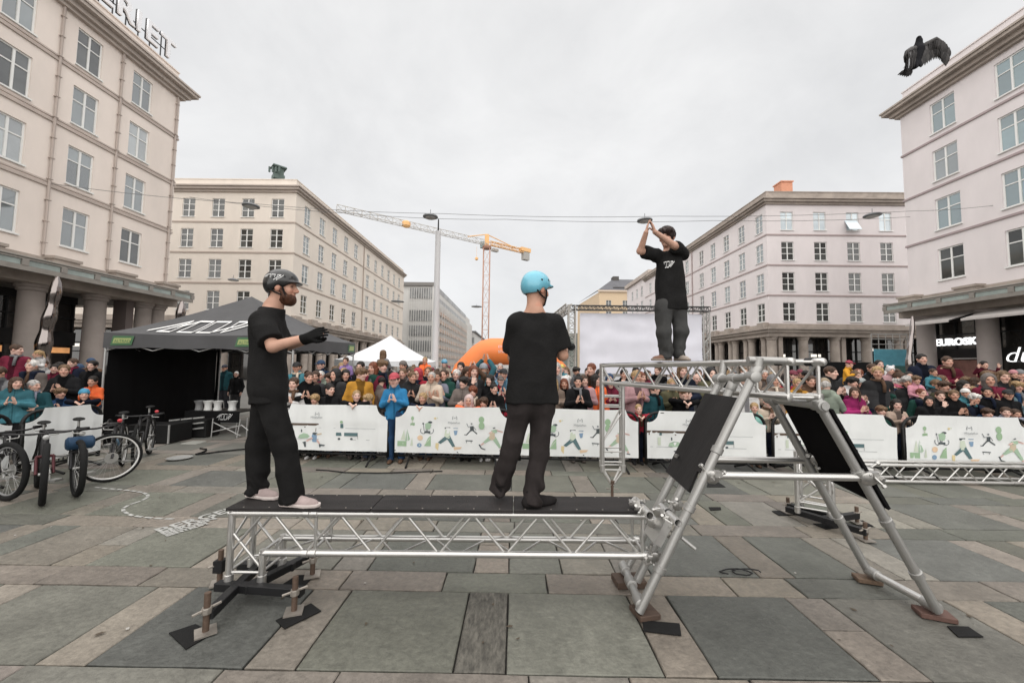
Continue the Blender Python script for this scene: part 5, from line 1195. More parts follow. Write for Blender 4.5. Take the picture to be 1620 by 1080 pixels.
# ================================================================ bicycles
M_frame_k = mat('dark_bike_frame', (.013, .012, .013), .35, .2, var=.1)
M_redpart = mat('red_anodised', (.06, .012, .015), .3, .5)
def bicycle(label, wheel_c, fdir, steer, wr, tw, rimcol, hbw, extras=''):
    """wheel_c: front hub; fdir: heading (from rear to front) in plan; steer: extra turn of the fork, radians"""
    fd = Vector((*fdir, 0)).normalized(); fs = Vector((-fd.y, fd.x, 0)); H0 = Vector(wheel_c)
    t = thing('bicycle', (H0-fd*.5).to_tuple()[:2]+(0,), label, 'bicycle', 'bicycles parked at the left')
    sd = Matrix.Rotation(steer, 3, 'Z') @ fd; ss = Vector((-sd.y, sd.x, 0)); base = 1.06
    RH = H0-fd*base; RH.z = wr
    M_rim = mat('rim_'+rimcol, {'white': (.72, .71, .69), 'black': (.03, .03, .03), 'grey': (.2, .2, .2)}[rimcol], .4)
    for c, d, nm in ((H0, sd, 'front_wheel'), (RH, fd, 'rear_wheel')):
        b = MB(); b.torus(c, wr-tw, tw, d, UP, 48, 10); wo_ = b.build('tyre' if False else nm, M_tyre, t, True)
        b = MB(); b.torus(c, wr-tw*2.0-.004, .013, d, UP, 48, 8); b.build('rim', M_rim, wo_, True)
        s_ = Vector((-d.y, d.x, 0)); b = MB()
        for k in range(28):
            a = 2*math.pi*k/28; e = c+(d*math.cos(a)+UP*math.sin(a))*(wr-tw*2-.01); a2 = a+.35*(-1)**k; h = c+(d*math.cos(a2)+UP*math.sin(a2))*.025+s_*(.03*(-1)**(k//2)); b.tube([h, e], .0016, 3, False)
        b.build('spokes', M_leg, wo_)
        b = MB(); b.lathe(c-s_*.05, [(.018, 0), (.018, .1)], 12, s_); b.lathe(c+s_*.035, [(.075, 0), (.075, .004)], 18, s_); b.build('hub', M_scaf, wo_, True, 40)
    hd_top = H0-fd*.20+UP*(wr+.33-.0); hd_top = Vector((H0.x-fd.x*.20, H0.y-fd.y*.20, wr+.40)); hd_bot = Vector((H0.x-fd.x*.135, H0.y-fd.y*.135, wr+.22))
    bbk = Vector(((H0-fd*.62).x, (H0-fd*.62).y, .30)); st_ = Vector(((H0-fd*.80).x, (H0-fd*.80).y, .80))
    b = MB(); r = .02
    b.tube([hd_top, hd_bot], .026, 10); b.tube([hd_bot, bbk], r, 10); b.tube([hd_top-UP*.03, st_-UP*.06], r*.9, 10); b.tube([bbk, st_], r*.85, 10)
    for q in (-1, 1): b.tube([bbk+fs*.03*q, RH+fs*.065*q], .011, 8); b.tube([st_-UP*.08+fs*.02*q, RH+fs*.065*q], .010, 8)
    b.build('frame', M_frame_k, t, True, 60)
    b = MB(); cr_ = hd_bot+(-UP*.03)
    for q in (-1, 1): b.tube([cr_+ss*(.055+tw*.4)*q, H0+ss*(.055+tw*.4)*q], .016, 10)
    b.tube([cr_-ss*(.06+tw*.4), cr_+ss*(.06+tw*.4)], .02, 8); b.build('fork', M_redpart if 'redfork' in extras else M_frame_k, t, True, 60)
    b = MB(); tp = hd_top+UP*.07; b.tube([hd_top, tp, tp+sd*.07], .017, 8)
    h = tp+sd*.07; b.tube([h-ss*hbw/2-sd*.05+UP*.02, h-ss*hbw*.2+UP*.0, h+ss*hbw*.2, h+ss*hbw/2-sd*.05+UP*.02], .0125, 8); hb = b.build('handlebar', M_frame_k, t, True, 60)
    for q in (-1, 1): b = MB(); e = h+ss*hbw/2*q-sd*.05+UP*.02; b.tube([e, e-ss*q*.12], .018, 8); b.build('grip', M_tyre, hb, True, 60)
    b = MB()
    for q in (-1, 1): e = h+ss*(hbw/2-.15)*q; b.tube([e, e+sd*.05-UP*.02, e+sd*.05+ss*q*.09-UP*.03], .006, 6)
    b.build('brake_lever', M_scaf, hb)
    sdl = MB(); c = st_+UP*.10; sdl.tube([st_-UP*.05, c], .014, 8); sdl.build('seat_post', M_scaf, t)
    sdl = MB(); sdl.tube([c-fd*.13, c-fd*.05, c+fd*.05, c+fd*.14], .05, 10, True, [.055, .065, .035, .018])
    for k, v in enumerate(sdl.v): sdl.v[k] = (v[0], v[1], c.z+(v[2]-c.z)*.4)
    sdl.build('saddle', M_tyre, t, True, 60)
    b = MB()
    for q in (-1, 1): e = bbk+fs*.07*q; f = e+(fd*.12-UP*.12*1)*q; b.tube([e, f], .011, 8); b.box(f+fs*.05*q, (.05, .05, .012))
    b.lathe(bbk+fs*.045, [(.085, 0), (.085, .006)], 20, fs); b.build('crank', M_scaf, t)
    if 'lamp' in extras: b = MB(); b.lathe(h+sd*.03-UP*.04, [(.02, 0), (.03, .02), (.03, .05), (.02, .055)], 12, sd); b.build('headlamp', M_leg, t, True, 40); 
    if 'bag' in extras:
        b = MB(); c = h-sd*.02-UP*.17; b.tube([c-ss*.13, c-ss*.11, c+ss*.11, c+ss*.13], .1, 12, True, [.06, .085, .085, .06]); b.build('blue_bag', mat('blue_bag_cloth', (.013, .05, .11), .7, var=.2), t, True, 50)
    if 'bottle' in extras: b = MB(); c = bbk.lerp(hd_bot, .45)+UP*.05; b.lathe(c, [(.035, 0), (.035, .15), (.02, .17), (.02, .19)], 12, (hd_bot-bbk)); b.build('bottle', mat('blue_bottle', (.06, .14, .22), .4), t, True, 40)
    if 'redlight' in extras: b = MB(); b.lathe(hd_top+UP*.1+ss*.2, [(.02, 0), (.03, .03), (.015, .05)], 10); b.build('red_lamp', mat('red_plastic', (.5, .05, .06), .3), t)
    return t
w1 = G(172, 764); bicycle('bicycle with a white rimmed front wheel turned broadside next to the black tent', (w1[0]-.06, w1[1]+.06, .345), (.62, -.78), -1.25, .345, .02, 'white', .58, 'bottle redlight')
w2 = G(120, 785); bicycle('dark fat tyred bicycle carrying a blue bag, second from the white rimmed wheel', (w2[0], w2[1], .36), (.77, -.64), .10, .36, .033, 'black', .70, 'bag lamp')
w3 = G(66, 799); bicycle('dark fat tyred bicycle with a red fork crown facing the camera at the left', (w3[0], w3[1], .37), (.80, -.60), -.05, .37, .033, 'black', .72, 'redfork lamp')
w4 = G(14, 792); bicycle('dark bicycle cut off by the left edge of the photo', (w4[0]-.05, w4[1], .36), (.9, -.45), .25, .36, .032, 'grey', .70, '')
w5 = G(212, 738)
bicycle('dark bicycle standing behind the white rimmed wheel', (w5[0], w5[1], .345), (.55, -.83), .1, .345, .022, 'black', .6, 'redlight')
# ================================================================ people: smooth signed-distance bodies
def _v(a): return np.array([float(x) for x in a], dtype=np.float32)
def unit(a): a = _v(a); return a/max(1e-9, np.linalg.norm(a))
def smin(a, b, k):
    if k <= 0: return np.minimum(a, b)
    h = np.maximum(k-np.abs(a-b), 0)/k
    return np.minimum(a, b)-h*h*k*.25
def sd_mesh(groups, vox):
    """groups: list of dict(p=[prims], sub=[prims], clip=[(point, normal)], k=union radius) -> verts, faces"""
    lo = np.array([1e9]*3); hi = -lo
    for g in groups:
        for p in g['p']:
            if p[0] == 'c': c, r = [_v(p[1]), _v(p[2])], max(p[3], p[4])
            else: c, r = [_v(p[1])], max(p[2])
            for q in c: lo = np.minimum(lo, q-r-.02); hi = np.maximum(hi, q+r+.02)
    n = np.ceil((hi-lo)/vox).astype(int)+3; lo = lo-vox
    ax = [(lo[i]+vox*np.arange(n[i])).astype(np.float32) for i in range(3)]
    def dist(p, X, Y, Z):
        if p[0] == 'c':
            a, b = _v(p[1]), _v(p[2]); ba = b-a; L = float(ba @ ba)+1e-9
            t = np.clip(((X-a[0])*ba[0]+(Y-a[1])*ba[1]+(Z-a[2])*ba[2])/L, 0, 1)
            return np.sqrt((X-a[0]-t*ba[0])**2+(Y-a[1]-t*ba[1])**2+(Z-a[2]-t*ba[2])**2)-(p[3]+(p[4]-p[3])*t)
        c = _v(p[1]); r = p[2]; A = p[3] if len(p) > 4 else np.eye(3)
        dx, dy, dz = X-c[0], Y-c[1], Z-c[2]
        u = [(dx*A[i][0]+dy*A[i][1]+dz*A[i][2]) for i in range(3)]
        k0 = np.sqrt(sum((u[i]/r[i])**2 for i in range(3))); k1 = np.sqrt(sum((u[i]/(r[i]*r[i]))**2 for i in range(3)))
        return k0*(k0-1)/np.maximum(k1, 1e-6)
    D = np.full(n, .3, np.float32)
    def region(p, pad):
        if p[0] == 'c': c = np.array([_v(p[1]), _v(p[2])]); r = max(p[3], p[4])
        else: c = np.array([_v(p[1])]); r = max(p[2])
        a = np.maximum(((c.min(0)-r-pad-lo)/vox).astype(int), 0); b = np.minimum(((c.max(0)+r+pad-lo)/vox).astype(int)+2, n)
        sl = tuple(slice(a[i], b[i]) for i in range(3))
        return sl, ax[0][sl[0]][:, None, None], ax[1][sl[1]][None, :, None], ax[2][sl[2]][None, None, :]
    for g in groups:
        Dg = np.full(n, .3, np.float32)
        for p in g['p']:
            k = p[-1]; sl, X, Y, Z = region(p, k+vox*3); Dg[sl] = smin(Dg[sl], dist(p, X, Y, Z), k)
        for p in g.get('sub', ()):
            k = p[-1]; sl, X, Y, Z = region(p, k+vox*3); Dg[sl] = -smin(-Dg[sl], dist(p, X, Y, Z), k)
        X, Y, Z = ax[0][:, None, None], ax[1][None, :, None], ax[2][None, None, :]
        for q, nn in g.get('clip', ()):
            q = _v(q); nn = unit(nn); Dg = np.maximum(Dg, (X-q[0])*nn[0]+(Y-q[1])*nn[1]+(Z-q[2])*nn[2])
        D = smin(D, Dg, g.get('k', 0))
    ins = D < 0
    c8 = [ins[i:n[0]-1+i, j:n[1]-1+j, k:n[2]-1+k] for i in (0, 1) for j in (0, 1) for k in (0, 1)]
    cnt = sum(c.astype(np.int8) for c in c8); act = (cnt > 0) & (cnt < 8)
    idx = np.full(act.shape, -1, np.int32); I = np.argwhere(act); idx[act] = np.arange(len(I))
    S = np.zeros((len(I), 3), np.float32); W = np.zeros(len(I), np.float32)
    cor = [(i, j, k) for i in (0, 1) for j in (0, 1) for k in (0, 1)]
    val = {c: D[I[:, 0]+c[0], I[:, 1]+c[1], I[:, 2]+c[2]] for c in cor}
    for a in cor:
        for d in range(3):
            if a[d]: continue
            b = tuple(a[q]+(q == d) for q in range(3)); m = (val[a] < 0) != (val[b] < 0)
            t = np.where(m, val[a]/(val[a]-val[b]+1e-12), 0)
            for q in range(3): S[:, q] += np.where(m, a[q]+(t if q == d else 0), 0)
            W += m
    V = lo+(I+S/np.maximum(W, 1)[:, None])*vox
    F = []
    for d in range(3):
        e1, e2 = [(1, 2), (2, 0), (0, 1)][d]
        s0 = [slice(1, n[q]-1) for q in range(3)]; s0[d] = slice(0, n[d]-1); s1 = list(s0); s1[d] = slice(1, n[d])
        A, B = ins[tuple(s0)], ins[tuple(s1)]
        off = np.array([1, 1, 1]); off[d] = 0
        for m, flip in ((A & ~B, False), (~A & B, True)):
            q = np.argwhere(m)+off
            if not len(q): continue
            def at(o1, o2):
                z = q.copy(); z[:, e1] -= o1; z[:, e2] -= o2; return idx[z[:, 0], z[:, 1], z[:, 2]]
            f = np.stack([at(1, 1), at(0, 1), at(0, 0), at(1, 0)], 1)
            if flip: f = f[:, ::-1]
            F.append(f)
    F = np.concatenate(F); F = F[(F >= 0).all(1)]
    return V.astype(np.float32), F
def np_mesh(name, V, F, m, tint=None):
    me = bpy.data.meshes.new(name); me.vertices.add(len(V)); me.vertices.foreach_set('co', V.ravel())
    me.loops.add(F.size); me.loops.foreach_set('vertex_index', F.ravel().astype(np.int32))
    me.polygons.add(len(F)); me.polygons.foreach_set('loop_start', np.arange(0, F.size, 4, dtype=np.int32))
    me.polygons.foreach_set('use_smooth', np.ones(len(F), bool)); me.update(calc_edges=True); me.validate()
    me.materials.append(m)
    if tint is None: tint = np.ones((len(V), 3))
    if 1:
        at = me.attributes.new('tint', 'FLOAT_COLOR', 'POINT'); at.data.foreach_set('color', np.concatenate([tint, np.ones((len(tint), 1))], 1).astype(np.float32).ravel())
    return me
def wrinkle(V, F, amp, sx, sy, sz, seed=0, amp2=0.0, stack=()):
    n = np.zeros_like(V); a, b, c = V[F[:, 0]], V[F[:, 1]], V[F[:, 2]]; fn = np.cross(b-a, c-a)
    for k in range(4): np.add.at(n, F[:, k], fn)
    n /= np.maximum(np.linalg.norm(n, axis=1), 1e-9)[:, None]
    d = np.array([mnoise.noise((p[0]*sx+seed, p[1]*sy, p[2]*sz)) for p in V.tolist()], np.float32)
    d = (1-np.abs(d)*2.2)*amp                                    # ridged folds
    if amp2: d += np.array([mnoise.noise((p[0]*7+seed*3, p[1]*7, p[2]*6)) for p in V.tolist()], np.float32)*amp2
    for z0, h in stack:
        e = np.exp(-((V[:, 2]-z0)/h)**2); q = np.array([mnoise.noise((p[0]*9+seed, p[1]*9, p[2]*3)) for p in V.tolist()], np.float32)
        d += e*amp*.75*q*2.2*np.sin(V[:, 2]/h*5+q*5+V[:, 0]*22+V[:, 1]*17)
    return V+n*d[:, None]
HEAD_H = .115
def head_prims(c, f, u, s):
    f = unit(f); u = _v(u); u = unit(u-f*float(u @ f)); r = np.cross(f, u); A = np.array([r, f, u])
    def L(x, y, z): return _v(c)+(r*x+f*y+u*z)*s
    P_ = [('e', L(0, -.010, .027), (.075*s, .094*s, .088*s), A, .01), ('e', L(0, .024, -.042), (.057*s, .066*s, .070*s), A, .03*s), ('c', L(-.012, .062, -.094), L(.012, .062, -.094), .020*s, .020*s, .025*s),
          ('c', L(0, .089, .016), L(0, .108, -.022), .009*s, .0135*s, .012*s), ('c', L(-.012, .094, -.028), L(.012, .094, -.028), .009*s, .009*s, .01*s), ('c', L(-.036, .076, .030), L(.036, .076, .030), .013*s, .013*s, .015*s),
          ('e', L(.037, .062, -.025), (.022*s, .022*s, .024*s), A, .02*s), ('e', L(-.037, .062, -.025), (.022*s, .022*s, .024*s), A, .02*s), ('c', L(-.018, .082, -.056), L(.018, .082, -.056), .009*s, .009*s, .012*s),
          ('e', L(.077, -.006, -.006), (.011*s, .022*s, .031*s), A, .008*s), ('e', L(-.077, -.006, -.006), (.011*s, .022*s, .031*s), A, .008*s)]
    sub = [('e', L(.031, .103, .010), (.015*s, .016*s, .010*s), A, .012*s), ('e', L(-.031, .103, .010), (.015*s, .016*s, .010*s), A, .012*s)]
    return P_, sub, A, L
def head_tint(V, c, A, s, beard=0.0, brow=.35):
    q = (V-_v(c)) @ A.T/s; x, y, z = q[:, 0], q[:, 1], q[:, 2]; T = np.ones((len(V), 3), np.float32)
    inh = (np.abs(x) < .1) & (np.abs(z) < .14) & (np.abs(y) < .14)
    def ap(m, col):
        m = (m*inh)[:, None]; T[:] = T*(1-m)+T*np.array(col)[None]*m
    g = lambda d, w: np.clip(1.4-d/w, 0, 1)
    front = (y > .05).astype(np.float32)
    for sx in (-1, 1):
        ap(g(np.sqrt(((x-sx*.031)/1.45)**2+(z-.010)**2), .0085)*front, (.10, .08, .07))
        ap(g(np.sqrt(((x-sx*.032)/3.2)**2+(z-.032)**2), .0062)*front, (brow, brow*.9, brow*.85))
        ap(g(np.sqrt((x-sx*.038)**2+(z+.030)**2), .02)*front, (1.04, .84, .82)); ap(g(np.abs(x-sx*.078), .014), (1.0, .85, .82))
    ap(g(np.sqrt((x/2.6)**2+(z+.056)**2), .0082)*front, (.72, .40, .38)); ap(g(np.sqrt(x**2+(z+.02)**2), .016)*front, (1.04, .86, .84))
    if beard: ap(np.clip((-.040-z)/.02, 0, 1)*(y > -.01)*(np.sqrt((x/2.2)**2+(z+.056)**2) > .008), (1-beard,)*3)
    return T
def hand_prims(w, d, n, s, thumb, curl=.25, spread=1.0):
    w, d = _v(w), unit(d); n = _v(n); n = unit(n-d*float(n @ d)); a = np.cross(d, n); P_ = []
    for o in (-.030, -.010, .010, .030): P_.append(('c', w+a*o*.6*s, w+(d*.082+a*o)*s, .0155*s, .0125*s, .012*s))
    for o, l in ((-.030, .060), (-.010, .074), (.010, .070), (.030, .054)):
        l = l if thumb*o < 0 or abs(o) < .02 else l; b = w+(d*.086+a*o*1.05)*s; sp = a*o*1.2*spread
        d1 = unit(d*math.cos(curl)+n*math.sin(curl)+sp*2); d2 = unit(d*math.cos(curl*2.2)+n*math.sin(curl*2.2)+sp*2); m = b+d1*l*.52*s
        P_ += [('c', b, m, .0098*s, .0088*s, .004), ('c', m, m+d2*l*.5*s, .0088*s, .0070*s, .003)]
    b = w+(d*.022+a*thumb*.028)*s; d1 = unit(d*.75+a*thumb*.75+n*.35); m = b+d1*.045*s; d2 = unit(d*1.0+a*thumb*.25+n*.45)
    P_ += [('c', b, m, .0135*s, .0115*s, .01*s), ('c', m, m+d2*.034*s, .0112*s, .0082*s, .004)]
    return P_
def figure(J, vb=.0095, vc=.013, s=1.0, hs=1.0, sleeve='long', baggy=1.0, hem=.10, hood=False, beard=0.0, glove=False, fold=.006, brow=.35, seedf=0, leghem=.0, slv=1.0, slim=1.0):
    R = {}
    f, u = unit(J['face']), J.get('up', (0, 0, 1)); hp, hsub, A, L = head_prims(J['head'], f, u, hs); R['A'] = A
    sh, el, wr, hd = J['sh'], J['el'], J['wr'], J['hd']; hip, kn, an, toe = J['hip'], J['kn'], J['an'], J['toe']
    ch, pe, ne = _v(J['chest']), _v(J['pelvis']), _v(J['neck']); rv = unit(_v(sh[0])-_v(sh[1])); hv = unit(_v(hip[0])-_v(hip[1]))
    body = list(hp)+[('c', L(0, -.025, -.06), ne, .054*hs, .058*s, .03), ('c', ne, ch, .062*s, .085*s, .05), ('c', ch, pe, .10*s, .095*s, .05)]
    glv = []; hands = []
    for i in (0, 1):
        body += [('c', ne, sh[i], .040*s, .044*s, .03), ('c', sh[i], el[i], .050*s, .041*s, .03), ('c', el[i], wr[i], .042*s, .028*s, .02)]
        h = hand_prims(wr[i], hd[i][0], hd[i][1], s*(.95 if hs/s < 1.15 else 1.05), hd[i][2], hd[i][3], hd[i][4] if len(hd[i]) > 4 else 1.0); body += h; hands += h
        body += [('c', pe, hip[i], .09*s, .085*s, .05), ('c', hip[i], kn[i], .078*s, .055*s, .03), ('c', kn[i], an[i], .052*s, .038*s, .02), ('c', an[i], _v(an[i])+(_v(toe[i])-_v(an[i]))*.33-np.array([0, 0, .012*s]), .027*s, .014*s, .02)]
    V, F = sd_mesh([dict(p=body, sub=hsub)], vb); R['body'] = np_mesh('body', V, F, M_skin, head_tint(V, J['head'], A, hs, beard, brow))
    # ---- top
    down = unit(pe-ch); lowp = pe+down*hem*s; G_ = []
    tp = []
    for q in (-1, 1):
        tp += [('c', ch+rv*.075*q*s+(ne-ch)*.25, pe+hv*.080*q*s+down*(hem+.06)*s, .098*s*(.98+.02*baggy)*(.5+.5*slim), (.116+.014*baggy)*s*(.55+.45*slim), .06*s)]
        tp += [('c', ne-(ne-ch)*.18, _v(sh[0 if q > 0 else 1])-np.array([0, 0, .012*s]), .056*s, .057*s, .05*s)]
    tp += [('c', ch, pe, .12*s, .12*s, .05*s), ('c', ne-(ne-ch)*.02, ch, .070*s, .11*s, .03), ('c', ne+(ne-ch)*.08, ne-(ne-ch)*.2, .068*hs if hs > s else .068*s, .08*s, .03)]
    tp += [('c', pe, pe*.45+_v(hip[i])*.55, .112*s*(.5+.5*slim), .116*s*(.5+.5*slim), .04*s) for i in (0, 1)]
    G_.append(dict(p=tp, clip=[(lowp, down)]+([(ne-unit(ne-ch)*.008*s, unit(ne-ch)*1.0-f*.15)] if sleeve == 'short' else [])))
    for i in (0, 1):
        S_, E_, W_ = _v(sh[i]), _v(el[i]), _v(wr[i])
        if sleeve == 'short':
            e = S_+(E_-S_)*.80; G_.append(dict(p=[('c', S_, e+(E_-S_)*.3, .073*s, .086*s*slv, 0)], clip=[(e, E_-S_)], k=.04*s))
        else:
            G_.append(dict(p=[('c', S_, E_, .061*s, .053*s, .02), ('c', E_, W_+(W_-E_)*.1, .053*s, .043*s, .02*s)], clip=[(W_-(W_-E_)*.04, W_-E_)], k=.04*s))
    if sleeve == 'long': G_.append(dict(p=[('c', ne-(ne-ch)*.1, ne+(_v(J['head'])-ne)*.30, .073*(s+hs)/2, .068*hs, .02)], k=.03*s))
    if hood: G_.append(dict(p=[('e', ne+np.array([0, 0, .01])-f*.07*s, (.12*s, .075*s, .07*s), np.array([rv, f, (0, 0, 1)]), .03)], k=.03))
    V, F = sd_mesh(G_, vc); tt = np.ones((len(V), 3), np.float32)
    if sleeve == 'long':
        q = V-ne; fr = unit(np.cross(rv, ch-pe)); fr = fr if fr[1] < 0 else -fr; xx = np.abs(q @ rv); yy = q @ fr; tt[(xx < .012*s) & (yy > .02*s)] *= .45; tt[(q[:, 2] > -.015*s) & (xx < .1*s)] *= .72; tt[(xx > .02*s) & (xx < .034*s) & (yy > .02*s)] *= .85; tt[(np.abs(q[:, 2]+.27*s) < .008*s)] *= .8; tt[(q[:, 2] > -.17*s)] *= (1, .55, 1, 1.25)[(seedf//7) % 4]
        if (seedf//7) % 3 == 2: tt[(xx < (.05+.12*np.clip(q[:, 2]/s+.25, 0, .25))*s) & (yy > .03*s) & (q[:, 2] < .02*s)] = (.32, .32, .34)
    V = wrinkle(V, F, fold*1.25, 6.5/s, 6.5/s, 3.6/s, 11+seedf, fold*.9); R['top'] = np_mesh('top', V, F, M_cloth, tt)
    # ---- trousers
    G_ = [dict(p=[('c', pe+hv*.05*s, pe-hv*.05*s, .112*s*slim, .112*s*slim, .04), ('c', _v(hip[0]), _v(hip[1]), .110*s*slim, .110*s*slim, .05), ('c', pe+unit(ch-pe)*.06*s+hv*.04*s, pe+unit(ch-pe)*.06*s-hv*.04*s, .104*s*slim, .104*s*slim, .04)])]
    for i in (0, 1):
        H_, K_, N_ = _v(hip[i]), _v(kn[i]), _v(an[i]); b = baggy; e = N_+unit(N_-K_)*(.03*s+leghem)
        G_.append(dict(p=[('c', H_, K_, .103*s*(.9+.1*b)*slim, .074*s*b*slim, .03), ('c', K_, e+unit(N_-K_)*.1, .074*s*b*slim, .066*s*b*(.4+.6*slim), .03)], clip=[(e, N_-K_)], k=.05*s))
    V, F = sd_mesh(G_, vc); V = wrinkle(V, F, fold*1.35, 7/s, 7/s, 4.5/s, 31+seedf, fold*1.0, [(_v(an[i])[2], .11*s) for i in (0, 1)]); R['trousers'] = np_mesh('trousers', V, F, M_denim)
    # ---- shoes
    R['shoe'] = []
    for i in (0, 1):
        N_, T_ = _v(an[i]), _v(toe[i]); su = _v(J['sole'][i] if 'sole' in J else (0, 0, 1)); d = unit(T_-N_); d = unit(d-su*float(d @ su)); sd_ = np.cross(d, su)
        foot = N_-su*.075*s; heel = foot-d*.045*s+su*.036*s; bal = foot+d*.125*s+su*.034*s; tt = foot+d*.185*s+su*.030*s
        g = [dict(p=[('c', heel, heel+d*.06*s, .040*s, .040*s, .02*s), ('e', foot+d*.112*s+su*.024*s, (.098*s, .046*s, .038*s), np.array([d, sd_, su]), .03*s), ('c', foot+su*.055*s-d*.01*s, foot+su*.105*s-d*.014*s, .042*s, .040*s, .03*s), ('c', foot+su*.060*s, foot+d*.085*s+su*.042*s, .038*s, .026*s, .03*s)], clip=[(foot+su*.004*s, -su)])]
        V, F = sd_mesh(g, vc*.62); R['shoe'].append(np_mesh('shoe', V, F, M_denim))
    if glove:
        V, F = sd_mesh([dict(p=[(p[0], p[1], p[2], p[3]*1.18, p[4]*1.18, p[5]) for p in hands]+[('c', _v(wr[i])-unit(_v(wr[i])-_v(el[i]))*.03, _v(wr[i]), .033, .031, .01) for i in (0, 1)])], .005); R['glove'] = np_mesh('gloves', V, F, M_cloth)
    R['headM'] = Matrix(((A[0][0], A[1][0], A[2][0], 0), (A[0][1], A[1][1], A[2][1], 0), (A[0][2], A[1][2], A[2][2], 0), (0, 0, 0, 1))); R['headM'].translation = Vector([float(x) for x in J['head']])
    R['headM'] = R['headM'] @ Matrix.Scale(hs, 4)
    return R
E3 = np.eye(3)
def hair_mesh(kind):
    g = lambda p, **k: dict(p=p, **k); face = ('e', (0, .105, -.035), (.064, .075, .092), E3, .02); m = M_hair; amp = .004
    top = ('e', (0, -.016, .036), (.084, .099, .090), E3, .02)
    if kind == 'short': G_ = [g([top], sub=[face], clip=[((0, 0, -.045), (0, -.5, -1))])]
    elif kind == 'crop': G_ = [g([('e', (0, -.013, .030), (.0795, .0965, .0895), E3, .02)], sub=[('e', (0, .11, -.03), (.07, .075, .105), E3, .02)], clip=[((0, 0, -.03), (0, -.5, -1))])]; amp = .0015
    elif kind == 'mop': G_ = [g([('e', (0, -.010, .042), (.092, .105, .092), E3, .02), ('c', (-.05, .07, .07), (.05, .07, .07), .03, .03, .03)], sub=[('e', (0, .115, -.045), (.062, .075, .085), E3, .02)], clip=[((0, 0, -.06), (0, -.4, -1))])]; amp = .009
    elif kind == 'long': G_ = [g([top, ('e', (0, -.045, -.09), (.088, .062, .17), E3, .05), ('c', (.066, .0, -.02), (.07, .01, -.17), .03, .022, .03), ('c', (-.066, .0, -.02), (-.07, .01, -.17), .03, .022, .03)], sub=[('e', (0, .105, -.05), (.060, .085, .10), E3, .02)])]; amp = .006
    elif kind == 'bun': G_ = [g([top, ('e', (0, -.03, .135), (.042, .042, .038), E3, .02)], sub=[face], clip=[((0, 0, -.06), (0, -.5, -1))])]
    elif kind == 'pony': G_ = [g([top, ('c', (0, -.10, .05), (0, -.15, -.12), .035, .018, .03)], sub=[face], clip=[((0, -.05, -.13), (0, 0, -1))])]
    elif kind == 'beanie': G_ = [g([('e', (0, -.008, .045), (.088, .104, .098), E3, .02)], clip=[((0, 0, .026), (0, .25, -1))]), g([('e', (0, -.006, .030), (.093, .108, .030), E3, 0)], clip=[((0, 0, .018), (0, .25, -1))], k=.006)]; m = M_hat; amp = .002
    elif kind == 'cap': G_ = [g([('e', (0, -.008, .042), (.085, .101, .085), E3, .02)], clip=[((0, 0, .026), (0, .1, -1))]), g([('e', (0, .105, .036), (.062, .075, .011), E3, 0)], k=.008)]; m = M_hat; amp = 0
    elif kind == 'hood': G_ = [g([('e', (0, -.022, .012), (.104, .116, .135), E3, .02), ('e', (0, -.03, -.11), (.10, .09, .06), E3, .05)], sub=[('e', (0, .115, -.012), (.066, .12, .100), E3, .02)])]; m = M_hat; amp = .004
    elif kind == 'ears': G_ = [g([('e', (0, -.010, .035), (.098, .110, .108), E3, .02), ('e', (.07, 0, .13), (.034, .026, .034), E3, .01), ('e', (-.07, 0, .13), (.034, .026, .034), E3, .01)], sub=[('e', (0, .115, -.03), (.066, .10, .088), E3, .02)])]; m = M_hat; amp = .005
    elif kind == 'helmet': G_ = [g([('e', (0, -.006, .046), (.101, .124, .103), E3, .02)], clip=[((0, 0, .008), (0, .12, -1))], sub=[('e', (0, .0, -.02), (.085, .105, .085), E3, .01)])]; m = M_gloss; amp = 0
    V, F = sd_mesh(G_, .0075)
    if amp: V = wrinkle(V, F, amp, 30, 30, 14, 5, amp*.8)
    return np_mesh('hair', V, F, m)
_hair = {}
def hair(kind):
    if kind not in _hair: _hair[kind] = hair_mesh(kind)
    return _hair[kind]
def child(root, name, me, color, M=None):
    o = link(bpy.data.objects.new(name, me)); o.parent = root; o.color = (*color, 1)
    if M is not None: o.matrix_basis = M
    return o
PARTN = {'cap': 'cap', 'beanie': 'beanie', 'hood': 'hood', 'ears': 'eared_hat', 'helmet': 'helmet'}
# ================================================================ the three performers
def hero(J, label, R, top, leg, shoes, skin, root_at):
    t = thing('person', root_at, label, 'person')
    M0 = Matrix.Translation(-t.location)
    child(t, 'body', R['body'], skin, M0); child(t, 'tee_shirt', R['top'], top, M0); child(t, 'trousers', R['trousers'], leg, M0)
    for i, me in enumerate(R['shoe']): child(t, 'shoe', me, shoes[i], M0)
    return t, M0
def soles(t, M0, J, s, col):          # pale rubber rim round each shoe
    for i in (0, 1):
        N_, T_ = _v(J['an'][i]), _v(J['toe'][i]); su = _v(J['sole'][i] if 'sole' in J else (0, 0, 1)); d = unit(T_-N_); d = unit(d-su*float(d @ su)); foot = N_-su*.075*s
        heel = foot-d*.047*s+su*.02*s; bal = foot+d*.125*s+su*.02*s; tt = foot+d*.187*s+su*.02*s
        V, F = sd_mesh([dict(p=[('c', heel, bal, .0425*s, .0485*s, .02*s), ('c', bal, tt, .0485*s, .038*s, .02*s)], clip=[(foot+su*.001, -su), (foot+su*.026*s, su)])], .005)
        child(t, 'shoe_sole', np_mesh('shoe_sole', V, F, M_cloth), col, M0)
def D(z0): return np.array([0, 0, z0])
dk_z = lambda x: zu(x)+.0245+.021
